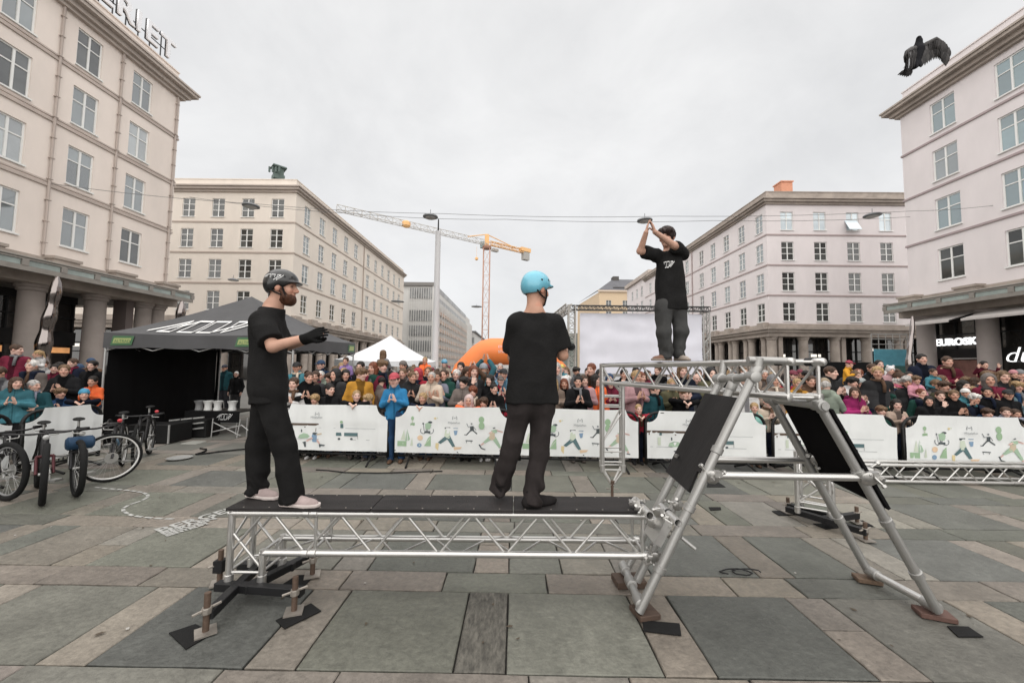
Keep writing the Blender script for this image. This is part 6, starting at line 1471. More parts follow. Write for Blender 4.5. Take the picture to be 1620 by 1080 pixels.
# man 1: bearded, black helmet, facing right
m1 = dict(face=(.985, .17, .0), up=(-.02, 0, 1), head=P(447, 456, 3.05), neck=P(432, 487, 3.05), chest=P(423, 520, 3.06), pelvis=P(424, 606, 3.05),
          sh=[P(413, 507, 2.90), P(431, 505, 3.22)], el=[P(432, 548, 2.83), P(446, 550, 3.25)], wr=[P(485, 534, 2.86), P(487, 538, 3.12)],
          hip=[P(427, 622, 2.97), P(424, 621, 3.13)], kn=[P(449, 705, 2.945), P(409, 702, 3.14)], an=[P(461, 787, 2.945), P(405, 783, 3.13)])
for i, x in ((0, 2.945), (1, 3.13)):
    a = m1['an'][i]; m1['an'][i] = np.array([a[0], a[1], dk_z(a[0])+.080])
m1['toe'] = [m1['an'][0]+np.array([.2, -.02, -.05]), m1['an'][1]+np.array([.2, -.05, -.05])]
m1['hd'] = [((.80, .22, .42), (.0, .75, -.3), -1, .22, 1.6), ((.90, -.15, -.05), (.1, .1, 1), 1, .28, 1.3)]
R1 = figure(m1, vb=.0058, vc=.0085, s=1.02, hs=1.03, sleeve='short', baggy=1.16, hem=.15, glove=True, fold=.008, seedf=3, leghem=.01, slim=.90)
t1, M01 = hero(m1, 'bearded man with a black helmet and gloves at the left end of the low platform', R1, (.015, .0146, .0146), (.0125, .0121, .0121), [(.43, .345, .33)]*2, (.50, .29, .21), (-1.95, 3.05, .66))
child(t1, 'gloves', R1['glove'], (.009, .009, .009), M01); soles(t1, M01, m1, 1.02, (.62, .55, .52))
for i in (0, 1):
    N_ = m1['an'][i]; b = MB()
    for k in range(4): c = N_+np.array([.055+.024*k, 0, -.002-.013*k]); b.tube([c+np.array([0, -.02, 0]), c+np.array([.006, 0, .009]), c+np.array([0, .02, 0])], .0035, 5)
    o = b.build('shoe_lace', mat('white_lace', (.7, .68, .66), .8), t1)
def helmet(t, M0, R, col, m, name='helmet', seed=0, logo_=False):
    hm_ = R['headM']
    G_ = [dict(p=[('e', (0, -.010, .052), (.098, .122, .098), E3, .01), ('e', (0, -.052, .012), (.090, .078, .075), E3, .03)], clip=[((0, 0, -.048), (0, 0, -1))], sub=[('e', (0, .115, -.045), (.13, .105, .088), E3, .015), ('e', (.12, .012, -.052), (.07, .052, .066), E3, .012), ('e', (-.12, .012, -.052), (.07, .052, .066), E3, .012), ('e', (0, -.0, -.06), (.083, .10, .10), E3, .01)]), dict(p=[('e', (0, .095, .040), (.075, .045, .012), E3, 0)], k=.014)]
    V, F = sd_mesh(G_, .004); o = child(t, name, np_mesh(name, V, F, m), col, M0 @ hm_)
    for x, y, z in ((.097, -.03, .062), (-.097, -.03, .062), (.085, .045, .075), (-.085, .045, .075), (.055, .088, .08), (-.055, .088, .08), (.06, -.105, .06), (-.06, -.105, .06)):
        b = MB(); n = Vector((x/.098**2, (y+.01)/.122**2, (z-.052)/.098**2)).normalized(); p = Vector((x, y, z)); k0 = math.sqrt((x/.098)**2+((y+.01)/.122)**2+((z-.052)/.098)**2); p = Vector((x/k0, (y+.01)/k0-.01, (z-.052)/k0+.052))
        b.lathe(p-n*.002, [(.0085, 0), (.0085, .0032)], 10, n); q = b.build('vent', M_black); q.parent = o
    b = MB()
    for q in (-1, 1):
        b.tube([(q*.082, .030, .0), (q*.068, .046, -.06), (q*.035, .058, -.112), (0, .062, -.122)], .0065, 6); b.tube([(q*.084, -.06, -.02), (q*.074, -.02, -.045), (q*.066, .04, -.068)], .006, 6)
    st_ = b.build('chin_strap', M_rubber); st_.parent = t; st_.matrix_basis = M0 @ hm_
    if logo_:
        def mp_(u, v):
            a = math.radians(158-92*u); zc = .050+.044*v-.010*u; rr_ = math.sqrt(max(.05, 1-((zc-.052)/.098)**2))
            return (.0992*math.sin(a)*rr_*1.006 if False else .0996*rr_*math.sin(math.radians(30+95*u) if False else a), -.010-.1236*rr_*math.cos(math.radians(180)-a)*1.0, zc)
        q = logo('helmet_lettering', mp_, 6.5, M_white); q.parent = o
    return o
helmet(t1, M01, R1, (.013, .013, .0135), M_gloss, logo_=True)
V, F = sd_mesh([dict(p=[('e', (0, .036, -.078), (.059, .062, .052), E3, .02), ('e', (0, .062, -.102), (.036, .030, .030), E3, .03), ('c', (.066, .012, -.02), (.05, .045, -.075), .012, .02, .02), ('c', (-.066, .012, -.02), (-.05, .045, -.075), .012, .02, .02)], sub=[('e', (0, .105, -.045), (.030, .026, .017), E3, .008), ('e', (0, .098, .0), (.05, .04, .032), E3, .01)])], .0045)
V = wrinkle(V, F, .003, 40, 40, 18, 2, .002); child(t1, 'beard', np_mesh('beard', V, F, M_hair), (.075, .030, .016), M01 @ R1['headM'])
child(t1, 'hair', hair('crop'), (.08, .04, .025), M01 @ R1['headM'])
# man 2: back to us, blue helmet
m2 = dict(face=(.80, .58, -.05), head=P(849, 459, 3.08), neck=P(846, 494, 3.05), chest=P(843, 528, 3.05), pelvis=P(842, 622, 3.05),
          sh=[P(876, 512, 3.10), P(815, 510, 3.02)], el=[P(890, 562, 3.13), P(812, 565, 3.16)], wr=[P(893, 548, 3.36), P(850, 545, 3.36)],
          hip=[P(858, 640, 3.08), P(824, 640, 3.04)], kn=[P(853, 718, 3.06), P(806, 716, 3.05)], an=[P(842, 795, 2.97), P(791, 782, 3.12)])
m2['an'][0] = np.array([m2['an'][0][0], 2.97, dk_z(.1)+.078]); m2['an'][1] = np.array([m2['an'][1][0], 3.12, dk_z(-.1)+.118])
m2['toe'] = [m2['an'][0]+np.array([.20, .10, -.05]), m2['an'][1]+np.array([.03, .17, -.10])]
sl2 = unit((-.08, -.55, .83)); m2['sole'] = [(0, 0, 1), sl2]
m2['hd'] = [((.05, .35, .90), (-1, 0, .1), 1, .2, 1.2), ((.35, .2, .9), (1, 0, 0), -1, .2, 1.2)]
R2 = figure(m2, vb=.0058, vc=.0085, s=1.03, hs=1.03, sleeve='short', baggy=1.08, hem=.07, glove=True, fold=.008, seedf=17, leghem=.03, slim=.84)
t2, M02 = hero(m2, 'man seen from behind in a black tee shirt and pale blue helmet', R2, (.015, .0146, .0146), (.031, .026, .0255), [(.018, .016, .016)]*2, (.48, .27, .19), (.12, 3.05, .66))
child(t2, 'gloves', R2['glove'], (.009, .009, .009), M02)
helmet(t2, M02, R2, (.16, .47, .60), M_gloss); child(t2, 'hair', hair('crop'), (.035, .022, .016), M02 @ R2['headM'])
b = MB(); p = P(878, 640, 2.93); b.box(p, (.03, .012, .07)); 
# man 3: clapping above his head on the high truss
Y3 = 4.12
m3 = dict(face=(-.62, -.78, -.12), head=P(1055, 376, Y3), neck=P(1059, 400, Y3+.02), chest=P(1059, 424, Y3+.02), pelvis=P(1061, 474, Y3+.03),
          sh=[P(1080, 401, Y3+.06), P(1040, 404, Y3-.02)], el=[P(1066, 388, Y3-.17), P(1013, 397, Y3-.12)], wr=[P(1036, 367, Y3-.26), P(1022, 368, Y3-.24)],
          hip=[P(1071, 484, Y3+.06), P(1050, 484, Y3+.0)], kn=[P(1077, 524, Y3+.02), P(1050, 526, Y3-.03)], an=[P(1074, 560, Y3+.05), P(1055, 564, Y3+.0)])
zd3 = 1.818
m3['an'] = [np.array([m3['an'][0][0], Y3+.05, zd3+.068]), np.array([m3['an'][1][0]-.01, Y3, zd3+.068])]
m3['toe'] = [m3['an'][0]+np.array([.02, -.16, -.05]), m3['an'][1]+np.array([-.16, -.07, -.05])]
m3['hd'] = [((-.35, -.05, .92), (-.8, .2, -.2), -1, .15, .8), ((.20, -.02, .95), (.9, -.2, -.2), 1, .15, .8)]
R3 = figure(m3, vb=.0058, vc=.0085, s=.87, hs=.92, sleeve='short', baggy=1.12, hem=.13, fold=.008, seedf=29, leghem=.0, slv=.82, slim=.92)
t3, M03 = hero(m3, 'dark haired man in grey jeans clapping above his head on the high truss', R3, (.015, .0146, .0146), (.058, .058, .057), [(.42, .36, .31), (.20, .115, .085)], (.52, .31, .23), (1.65, Y3, zd3))
child(t3, 'hair', hair('mop'), (.028, .016, .014), M03 @ R3['headM']); soles(t3, M03, m3, .87, (.30, .25, .21))
c = _v(m3['chest']); fx3 = unit((.78, -.58, 0)); nn3 = unit((-.58, -.80, .05)); o3 = c+nn3*.128+np.array([0, 0, -.03])-fx3*.10
logo('tee_print', lambda u, v: tuple(o3+fx3*(.03+.15*u)+np.array([0, 0, 1])*(.06*v)+nn3*(.010-.10*(u-.5)**2)), 10, M_white, t3)
# ================================================================ the crowd
def mir(p): return (-p[0], p[1], p[2])
def adult(pose, yaw=0, pitch=0):
    J = dict(head=(0, -.035, 1.585), neck=(0, 0, 1.44), chest=(0, 0, 1.27), pelvis=(0, 0, .95), sh=[(-.165, 0, 1.375), (.165, 0, 1.375)], hip=[(-.085, 0, .9), (.085, 0, .9)], kn=[(-.095, -.02, .48), (.095, -.02, .48)], an=[(-.1, 0, .078), (.1, 0, .078)], toe=[(-.11, -.2, .03), (.11, -.2, .03)])
    y, p = math.radians(yaw), math.radians(pitch); J['face'] = (math.sin(y)*math.cos(p), -math.cos(y)*math.cos(p), math.sin(p))
    if pose == 'clap': J['el'] = [(-.235, -.07, 1.13), (.235, -.07, 1.13)]; J['wr'] = [(-.06, -.25, 1.20), (.06, -.25, 1.20)]; J['hd'] = [((.22, -.35, .9), (1, .2, 0), -1, .1, 1), ((-.22, -.35, .9), (-1, .2, 0), 1, .1, 1)]
    elif pose == 'down': J['el'] = [(-.245, .03, 1.11), (.245, .03, 1.11)]; J['wr'] = [(-.235, -.07, .88), (.235, -.07, .88)]; J['hd'] = [((0, -.15, -1), (1, 0, 0), 1, .35, .6), ((0, -.15, -1), (-1, 0, 0), -1, .35, .6)]
    elif pose == 'fold': J['el'] = [(-.25, -.10, 1.12), (.25, -.10, 1.12)]; J['wr'] = [(-.02, -.24, 1.15), (.04, -.22, 1.10)]; J['hd'] = [((1, .1, .1), (0, 1, 0), 1, .5, .6), ((-1, .1, .1), (0, 1, 0), -1, .5, .6)]
    elif pose == 'phone': J['el'] = [(-.24, -.12, 1.14), (.245, .03, 1.12)]; J['wr'] = [(-.07, -.24, 1.36), (.21, -.1, .92)]; J['hd'] = [((.25, .1, 1), (.3, 1, 0), -1, .4, .8), ((0, -.15, -1), (-1, 0, 0), -1, .35, .6)]
    elif pose == 'raise': J['el'] = [(-.24, -.08, 1.60), (.24, -.08, 1.60)]; J['wr'] = [(-.07, -.16, 1.80), (.07, -.16, 1.80)]; J['hd'] = [((.25, -.1, 1), (1, 0, 0), -1, .1, 1), ((-.25, -.1, 1), (-1, 0, 0), 1, .1, 1)]
    return J
def kid(pose, yaw=0, pitch=0):
    k = .70; J = adult('down', yaw, pitch)
    sc_ = lambda p: tuple(k*x for x in p)
    for key in ('neck', 'chest', 'pelvis'): J[key] = sc_(J[key])
    for key in ('sh', 'hip', 'kn', 'an', 'toe', 'el', 'wr'): J[key] = [sc_(p) for p in J[key]]
    J['head'] = (0, -.03, 1.135)
    if pose == 'clap': J['el'] = [(-.165, -.06, .80), (.165, -.06, .80)]; J['wr'] = [(-.04, -.19, .86), (.04, -.19, .86)]; J['hd'] = [((.22, -.35, .9), (1, .2, 0), -1, .1, 1), ((-.22, -.35, .9), (-1, .2, 0), 1, .1, 1)]
    elif pose == 'lean':
        J['chest'] = (0, -.06, .88); J['neck'] = (0, -.12, .985); J['head'] = (0, -.19, 1.12); J['sh'] = [(-.125, -.10, .955), (.125, -.10, .955)]
        J['el'] = [(-.205, -.22, 1.0), (.205, -.22, 1.0)]; J['wr'] = [(-.05, -.36, 1.0), (.05, -.35, .985)]; J['hd'] = [((.75, -.2, -.6), (0, 0, -1), 1, .5, .6), ((-.75, -.2, -.6), (0, 0, -1), -1, .5, .6)]
    elif pose == 'peek': J['el'] = [(-.17, -.05, .78), (.17, -.05, .78)]; J['wr'] = [(-.15, -.04, .62), (.15, -.04, .62)]; J['hd'] = [((0, -.1, -1), (1, 0, 0), 1, .4, .8), ((0, -.1, -1), (-1, 0, 0), -1, .4, .8)]
    elif pose in ('sit', 'sitclap', 'situp'):
        dz = .62; J['hip'] = [(-.075, -.02, .02), (.075, -.02, .02)]; J['kn'] = [(-.115, -.24, .0), (.115, -.24, .0)]; J['an'] = [(-.105, -.25, -.24), (.105, -.25, -.24)]; J['toe'] = [(-.105, -.36, -.28), (.105, -.36, -.28)]
        for key in ('neck', 'chest', 'pelvis', 'head'): J[key] = (J[key][0], J[key][1], J[key][2]-dz)
        J['sh'] = [(p[0], p[1], p[2]-dz) for p in J['sh']]
        if pose == 'sit': J['el'] = [(-.165, -.06, .17), (.165, -.06, .17)]; J['wr'] = [(-.07, -.19, .12), (.07, -.19, .12)]; J['hd'] = [((.2, -.8, -.2), (0, -.2, -1), 1, .5, .8), ((-.2, -.8, -.2), (0, -.2, -1), -1, .5, .8)]
        elif pose == 'sitclap': J['el'] = [(-.165, -.08, .20), (.165, -.08, .20)]; J['wr'] = [(-.035, -.22, .27), (.035, -.22, .27)]; J['hd'] = [((.22, -.35, .9), (1, .2, 0), -1, .1, 1), ((-.22, -.35, .9), (-1, .2, 0), 1, .1, 1)]
        else: J['el'] = [(-.22, -.06, .30), (.22, -.06, .30)]; J['wr'] = [(-.20, -.16, .45), (.20, -.16, .45)]; J['hd'] = [((.1, -.1, 1), (0, -1, 0), -1, .2, 1.4), ((-.1, -.1, 1), (0, -1, 0), 1, .2, 1.4)]
    return J
PR = {}
def proto(key):
    if key not in PR:
        a = key.split(':'); nm = a[0]; yaw = float(a[1]) if len(a) > 1 else 0
        if nm.startswith('k_'): J = kid(nm[2:], yaw, -4); R = figure(J, vb=.0105, vc=.014, s=.70, hs=.86, fold=.005, seedf=len(PR)*7, brow=.6)
        else: J = adult(nm, yaw, -3); R = figure(J, vb=.011, vc=.0155, s=1.0, hs=1.0, hood=(nm in ('clap', 'fold')), fold=.007, hem=.14, seedf=len(PR)*7)
        R['ne'] = J['neck']; R['hz'] = J['head'][2]; R['hy'] = J['head'][1]; R['hx'] = J['head'][0]; PR[key] = R
    return PR[key]
C = dict(bk=(.011, .011, .012), nv=(.013, .017, .032), gy=(.16, .16, .165), dg=(.04, .04, .042), yl=(.48, .24, .04), hy=(.70, .34, .04), bl=(.035, .19, .38), db=(.02, .05, .11), lb=(.15, .31, .42), rd=(.36, .03, .05), dr=(.15, .02, .04), co=(.56, .17, .14), og=(.75, .15, .05), cr=(.55, .46, .37), pk=(.48, .22, .27), dp=(.33, .20, .21), mg=(.34, .03, .14), gn=(.018, .06, .048), sg=(.19, .22, .18), ol=(.09, .085, .05), wh=(.62, .61, .60), tl=(.06, .19, .23), dt=(.015, .055, .065), be=(.34, .26, .21), br=(.10, .06, .04), pu=(.19, .13, .28), mt=(.25, .50, .44), st=(.20, .21, .26), gl=(.16, .24, .27), sp=(.13, .11, .10))
HC = dict(d=(.018, .014, .012), b=(.065, .036, .022), l=(.36, .24, .12), g=(.42, .40, .38), w=(.60, .58, .55), r=(.16, .05, .025), f=(.15, .09, .05))
rc2 = random.Random(5)
SK = [(.60, .38, .30), (.56, .34, .26), (.64, .43, .35), (.50, .29, .21), (.62, .41, .34)]
npeople = 0
_scarf = {}
M_cloth2 = mat('knitted_wool', objcol=True, rough=.95, var=.25, vs=25, bump=.5, bs=90, spec=.1)
def person(x, y, zh, pk_, hr, hc, top, label, yaw=0.0, group=None, skin=None, leg=None, smax=None, noLabelCat=False, sx=1.0):
    """x, y: where the head is; zh: height of the head centre"""
    global npeople
    R = proto(pk_); sit = 'sit' in pk_
    lift = 0.0
    if not sit and zh > 1.74 and not smax: lift = zh-1.66; zh = 1.66
    if sit: s = .80; z0 = zh-R['hz']*s
    else: s = zh/R['hz']; z0 = lift
    if smax and s > smax: s = smax
    hx, hy = R['hx']*s, R['hy']*s; cx = x-(hx*math.cos(yaw)-hy*math.sin(yaw)); cy = y-(hx*math.sin(yaw)+hy*math.cos(yaw))
    t = thing('person', (cx, cy, z0), label, 'person', group, yaw); t.scale = (s, s, s); t.rotation_euler[1] = rc2.uniform(-.05, .05)
    sk = skin or rc2.choice(SK); lg = leg or rc2.choice([C['bk'], C['nv'], C['db'], C['dg'], (.05, .06, .09), (.03, .03, .035)])
    child(t, 'body', R['body'], sk); child(t, 'jacket', R['top'], top); child(t, 'trousers', R['trousers'], lg)
    shc = rc2.choice([C['bk'], C['wh'], C['br'], C['dg'], C['sp']])
    for me in R['shoe']: child(t, 'shoe', me, shc)
    if hr != 'none':
        child(t, PARTN.get(hr, 'hair'), hair(hr), hc, R['headM'])
        if hr in ('cap', 'beanie', 'helmet'): child(t, 'hair', hair('crop'), rc2.choice([HC['b'], HC['d'], HC['f']]), R['headM'])
    if not sit and rc2.random() < .3:
        k_ = 'k' if pk_.startswith('k_') else 'a'
        if k_ not in _scarf:
            ne = PR[pk_]['ne']; b = MB(); b.torus((0, 0, 0), .072 if k_ == 'a' else .062, .026, (1, 0, 0), (0, 1, .15), 18, 8); b.tube([(.03, -.085, -.01), (.035, -.125, -.10), (.03, -.13, -.22)], .026, 7)
            for i, v in enumerate(b.v): n_ = .008*mnoise.noise((v[0]*30, v[1]*30, v[2]*25)); b.v[i] = (v[0]*(1+n_*8), v[1]*(1+n_*8), v[2]+n_)
            _scarf[k_] = b.mesh('scarf', M_cloth2, True)
        child(t, 'scarf', _scarf[k_], rc2.choice([C['gy'], C['dr'], C['nv'], C['cr'], C['bk'], C['dp'], C['st'], C['br']]), Matrix.Translation(Vector([float(v) for v in R['ne']])+Vector((0, -.01, .02))))
    npeople += 1
    return t
# px, py of the head, distance, prototype, hair, hair or hat colour, clothes, turn (deg), label
T = [
(463, 607, 7.25, 'k_clap', 'short', 'b', 'wh', 10, 'brown haired child in a white top just right of the bearded man'),
(485, 597, 7.35, 'clap:30', 'short', 'b', 'bk', 20, 'brown haired youth in a long black coat clapping just right of the bearded man'),
(474, 581, 8.9, 'down', 'cap', 'bk', 'tl', 15, 'spectator in a dark cap and teal top under the black tent edge'),
(498, 592, 9.2, 'down:40', 'short', 'd', 'wh', 170, 'spectator in a white shirt turned away under the right corner of the black tent'),
(511, 594, 8.7, 'clap', 'crop', 'w', 'sg', 5, 'white haired man in a sage jacket under the right corner of the black tent'),
(526, 598, 8.1, 'down:-25', 'mop', 'b', 'gn', 0, 'brown haired woman in a dark green jacket left of the man in the black polo'),
(541, 593, 7.7, 'down:20', 'short', 'd', 'bk', 10, 'smiling dark haired man in a black polo shirt below the girl in purple'),
(548, 571, 8.0, 'k_sit', 'short', 'b', 'pu', 5, 'brown haired child in purple riding on shoulders in front of the white tent'),
(567, 592, 7.3, 'down:55', 'mop', 'f', 'yl', 30, 'person in a mustard yellow coat turned to the right beside the white tent'),
(572, 580, 9.0, 'down', 'short', 'd', 'bk', 0, 'man in sunglasses and dark coat behind the mustard yellow coat'),
(586, 592, 8.8, 'phone', 'short', 'd', 'bk', -5, 'man in a dark coat with a raised hand below the girl in grey'),
(608, 560, 7.9, 'k_sit', 'long', 'f', 'gy', 170, 'long haired girl in a grey top riding on shoulders with her back to us'),
(497, 632, 7.18, 'k_peek', 'mop', 'l', 'cr', 5, 'small blond child peeping over the banner just right of the bearded man'),
(517, 616, 7.3, 'k_peek:45', 'short', 'd', 'bk', 15, 'dark haired boy with a red collar looking sideways above the banner'),
(501, 613, 7.7, 'k_clap', 'short', 'b', 'og', 0, 'child in an orange and black jacket behind the dark haired boy'),
(561, 626, 7.08, 'k_lean:25', 'crop', 'l', 'bk', 5, 'pale haired child in a black jacket leaning both arms over the bus banner'),
(586, 632, 7.12, 'k_peek:-35', 'mop', 'l', 'be', -10, 'blond child peeping over the banner right of the leaning child in black'),
(586, 614, 7.5, 'k_clap:20', 'mop', 'f', 'br', 0, 'curly brown haired child behind the blond child at the bus banner'),
(602, 604, 7.7, 'down:60', 'short', 'd', 'sp', 150, 'black haired boy with a grey hood turned away from the camera'),
(617, 601, 7.9, 'clap:30', 'long', 'b', 'rd', 10, 'brown haired woman in red left of the boy in the red cap'),
(630, 601, 6.98, 'k_clap', 'cap', (.42, .06, .08), 'bl', 5, 'boy in a red cap and bright blue jacket clapping on the barrier joint'),
(641, 591, 8.4, 'down', 'crop', 'f', 'sp', -5, 'man with glasses and receding hair behind the boy in the blue jacket'),
(652, 590, 8.7, 'down:25', 'short', 'b', 'bk', 0, 'bearded man in dark clothes left of the red hood'),
(662, 592, 8.0, 'down', 'hood', 'rd', 'rd', -10, 'person with a red hood pulled up, behind the woman in the cream coat'),
(677, 597, 7.45, 'clap', 'crop', 'g', 'cr', 0, 'elderly woman with glasses in a cream coat behind the boy in navy'),
(673, 570, 8.6, 'k_sit', 'crop', 'l', 'og', 0, 'bald toddler in an orange jacket riding on shoulders left of the blue helmet child'),
(703, 575, 8.4, 'k_sit:20', 'helmet', (.08, .28, .42), 'cr', 0, 'child in a blue helmet riding on shoulders left of the orange arch'),
(671, 630, 7.06, 'k_lean', 'short', 'l', 'nv', -5, 'blond boy in a navy jacket leaning on folded arms over the walking figures banner'),
(704, 593, 7.7, 'clap', 'crop', 'b', 'gn', -5, 'balding man in a dark green jacket clapping in front of his face'),
(719, 593, 8.0, 'clap', 'short', 'w', 'bk', -5, 'white haired woman in black clapping beside the balding man'),
(730, 605, 7.4, 'fold:-20', 'mop', 'd', 'sp', -10, 'person with dark curls in a speckled brown coat bending forward'),
(739, 589, 7.9, 'down:60', 'pony', 'b', 'st', 20, 'brown haired woman in a grey blue top seen in profile below the orange arch'),
(727, 581, 9.3, 'down', 'short', 'd', 'bk', -5, 'dark haired spectator at the foot of the orange arch'),
(753, 596, 8.4, 'raise', 'long', 'b', 'br', -5, 'brown haired woman with both arms raised below the orange arch'),
(767, 584, 9.0, 'raise:50', 'beanie', (.26, .28, .31), 'tl', 160, 'person in a grey beanie and teal jacket with arms up, back to the camera'),
(770, 601, 7.8, 'down:-20', 'long', 'd', 'bk', -5, 'dark haired woman in dark clothes left of the clapping woman with the bun'),
(780, 615, 7.25, 'clap:30', 'bun', 'd', 'bk', 0, 'dark bunned woman clapping in black just left of the man in the blue helmet'),
(795, 592, 7.9, 'clap:20', 'cap', 'bk', 'lb', 0, 'man in a black cap and light blue jacket near the man in the blue helmet'),
(737, 634, 7.05, 'k_lean', 'hood', (.55, .42, .40), 'og', 0, 'child in an orange jacket with a pale hat leaning over the banner, hands hanging down'),
(769, 637, 7.06, 'k_lean:-20', 'mop', 'b', 'co', 5, 'child in a coral jacket leaning over the banner beside the child in orange'),
(749, 620, 7.4, 'k_clap', 'mop', 'r', 'br', 0, 'brown haired child between the orange and the coral jackets'),
(879, 607, 7.6, 'clap:-20', 'long', 'l', 'be', -5, 'woman with long light hair in beige just right of the man in the blue helmet'),
(895, 607, 7.8, 'down', 'long', 'r', 'bk', -5, 'red haired girl right of the woman in beige'),
(890, 583, 8.3, 'k_sit', 'beanie', (.55, .45, .12), 'tl', 0, 'child in a yellow hat and teal vest riding on shoulders beside the white screen'),
(876, 581, 9.0, 'down', 'short', 'b', 'pu', 0, 'spectator in purple close behind the elbow of the man in the blue helmet'),
(914, 604, 7.25, 'clap:-10', 'bun', 'd', 'bk', 0, 'woman with a dark bun and black coat clapping right of the blue helmeted man'),
(925, 602, 7.6, 'clap:25', 'long', 'b', 'dp', -5, 'woman with a pinkish plaid scarf beside the smiling woman with the bun'),
(945, 601, 7.8, 'down:40', 'long', 'd', 'og', 10, 'dark haired person in an orange jacket left of the truss tower'),
(969, 606, 8.0, 'clap', 'none', 'd', 'dr', -5, 'bald man in dark clothes clapping behind the truss tower'),
(983, 592, 8.8, 'phone', 'short', 'd', 'bk', -5, 'dark haired person in black holding a hand to the face behind the truss tower'),
(1007, 596, 7.35, 'clap:20', 'short', 'l', 'dp', 5, 'tall woman with short blond hair in a fluffy pink cardigan behind the high truss'),
(1012, 647, 6.98, 'k_lean', 'crop', 'l', 'rd', 0, 'bald looking toddler with red sleeves in the gap between two barriers'),
(1038, 616, 7.3, 'down:65', 'short', 'b', 'dt', 20, 'brown haired boy in dark teal seen in profile right of the pink cardigan'),
(1066, 608, 7.5, 'clap', 'long', 'l', 'ol', -10, 'person with long blond hair in an olive coat clapping under the high truss'),
(1078, 622, 7.12, 'k_lean:20', 'mop', 'f', 'bk', -5, 'fair child in a dark jacket leaning over the banner under the high truss'),
(1103, 600, 8.2, 'down', 'none', 'd', 'gy', -5, 'pink faced bald man behind the high truss'),
(1122, 597, 8.5, 'down', 'short', 'f', 'be', -8, 'fair spectator behind the left legs of the A frame'),
(1191, 645, 7.05, 'k_peek:-15', 'short', 'l', 'mt', -10, 'blond child in a mint green jacket peeping over the banner inside the A frame'),
(1212, 636, 7.15, 'k_clap', 'cap', 'cr', 'cr', -10, 'child in a pale cap with hands up inside the A frame'),
(1226, 608, 8.0, 'down', 'short', 'd', 'bk', -10, 'dark spectator behind the top of the A frame'),
(1240, 600, 8.4, 'down', 'long', 'd', 'rd', -10, 'dark haired spectator in red behind the near end of the high truss'),
(1256, 607, 7.8, 'down', 'short', 'l', 'yl', -10, 'older blond woman in a yellow top behind the near end of the high truss'),
(1278, 603, 7.9, 'clap', 'short', 'b', 'br', -12, 'brown haired spectator clapping at the end cap of the high truss'),
(1291, 603, 8.0, 'down', 'long', 'b', 'br', -12, 'brown clad spectator just right of the high truss end'),
(1303, 608, 7.7, 'down', 'hood', (.28, .22, .15), 'be', -12, 'person in a fuzzy brown hood right of the high truss end'),
(1313, 612, 7.3, 'fold:40', 'short', 'g', 'sg', 130, 'person in a sage green jacket turned away, right of the high truss end'),
(1343, 576, 8.2, 'k_sitclap:60', 'cap', (.28, .03, .06), 'hy', 25, 'child in a maroon cap and bright yellow hoodie riding on shoulders'),
(1373, 583, 9.2, 'down', 'short', 'b', 'bk', -12, 'bearded man in black in front of the black cloth screen'),
(1367, 608, 7.8, 'down:-25', 'beanie', (.30, .33, .33), 'gn', -10, 'man in a grey beanie behind the woman in magenta'),
(1353, 621, 7.2, 'clap:-35', 'long', 'b', 'mg', 0, 'woman with long brown hair in a magenta jacket clapping right of the A frame'),
(1395, 577, 9.5, 'down', 'crop', 'd', 'wh', -14, 'man in a white shirt in front of the turquoise hoarding'),
(1408, 586, 8.0, 'k_sit', 'ears', (.62, .60, .60), 'dp', -12, 'girl in a white eared hat and grey pink top riding on shoulders'),
(1402, 617, 7.6, 'clap:-45', 'short', 'b', 'gn', -10, 'brown haired man bending to the left below the girl in the eared hat'),
(1418, 614, 7.9, 'down', 'cap', (.45, .10, .16), 'dg', -15, 'person in a pink cap beside the bending man'),
(1392, 650, 7.06, 'k_peek', 'mop', 'f', 'gn', -12, 'brown haired boy looking over the bus banner right of the magenta jacket'),
(1421, 640, 7.15, 'k_clap:-15', 'long', 'd', 'be', -10, 'girl with long dark hair in a patterned beige jacket leaning at the barrier joint'),
(1450, 601, 7.6, 'k_sit', 'mop', 'f', 'pk', -10, 'small girl in a pink patterned jacket held up by a carer'),
(1464, 568, 9.0, 'down', 'short', 'd', 'nv', -16, 'man in a navy jacket standing tall by the left column of the shoe shop'),
(1477, 589, 8.2, 'k_sit:10', 'short', 'b', 'tl', -15, 'boy in a teal shirt raised on shoulders below the man in navy'),
(1500, 572, 9.0, 'fold', 'short', 'b', 'dr', -16, 'woman in a maroon hood with crossed arms before the shop poster'),
(1466, 634, 7.2, 'down:-30', 'long', 'd', 'bk', -12, 'dark haired girl in black at the left end of the right hand banner'),
(1483, 626, 7.3, 'phone:-15', 'short', 'b', 'bk', -14, 'woman covering her mouth with a hand, beside the clapping woman in black'),
(1505, 625, 7.2, 'clap:-20', 'pony', 'f', 'bk', -12, 'fair woman with tied hair in a black jacket clapping behind the right hand banner'),
(1526, 622, 7.3, 'k_sitclap', 'beanie', (.66, .65, .63), 'tl', -16, 'toddler in a white hat and teal jacket in the middle of the right group'),
(1558, 577, 8.2, 'k_situp', 'short', 'd', 'dr', -16, 'dark haired child in dark red with arms raised riding on shoulders at the right'),
(1564, 620, 7.5, 'down:-25', 'short', 'd', 'bk', -14, 'smiling dark haired man in a black jacket right of the white hat toddler'),
(1546, 619, 7.9, 'down', 'short', 'l', 'sp', -16, 'blond child between the white hat toddler and the smiling man'),
(1605, 592, 8.0, 'k_sitclap', 'beanie', (.45, .20, .22), 'bk', -18, 'child in a pink beanie clapping at the right edge below the script sign'),
(1592, 624, 7.4, 'down:-15', 'cap', 'bk', 'bk', -16, 'man in a black cap with a shaded face near the right edge'),
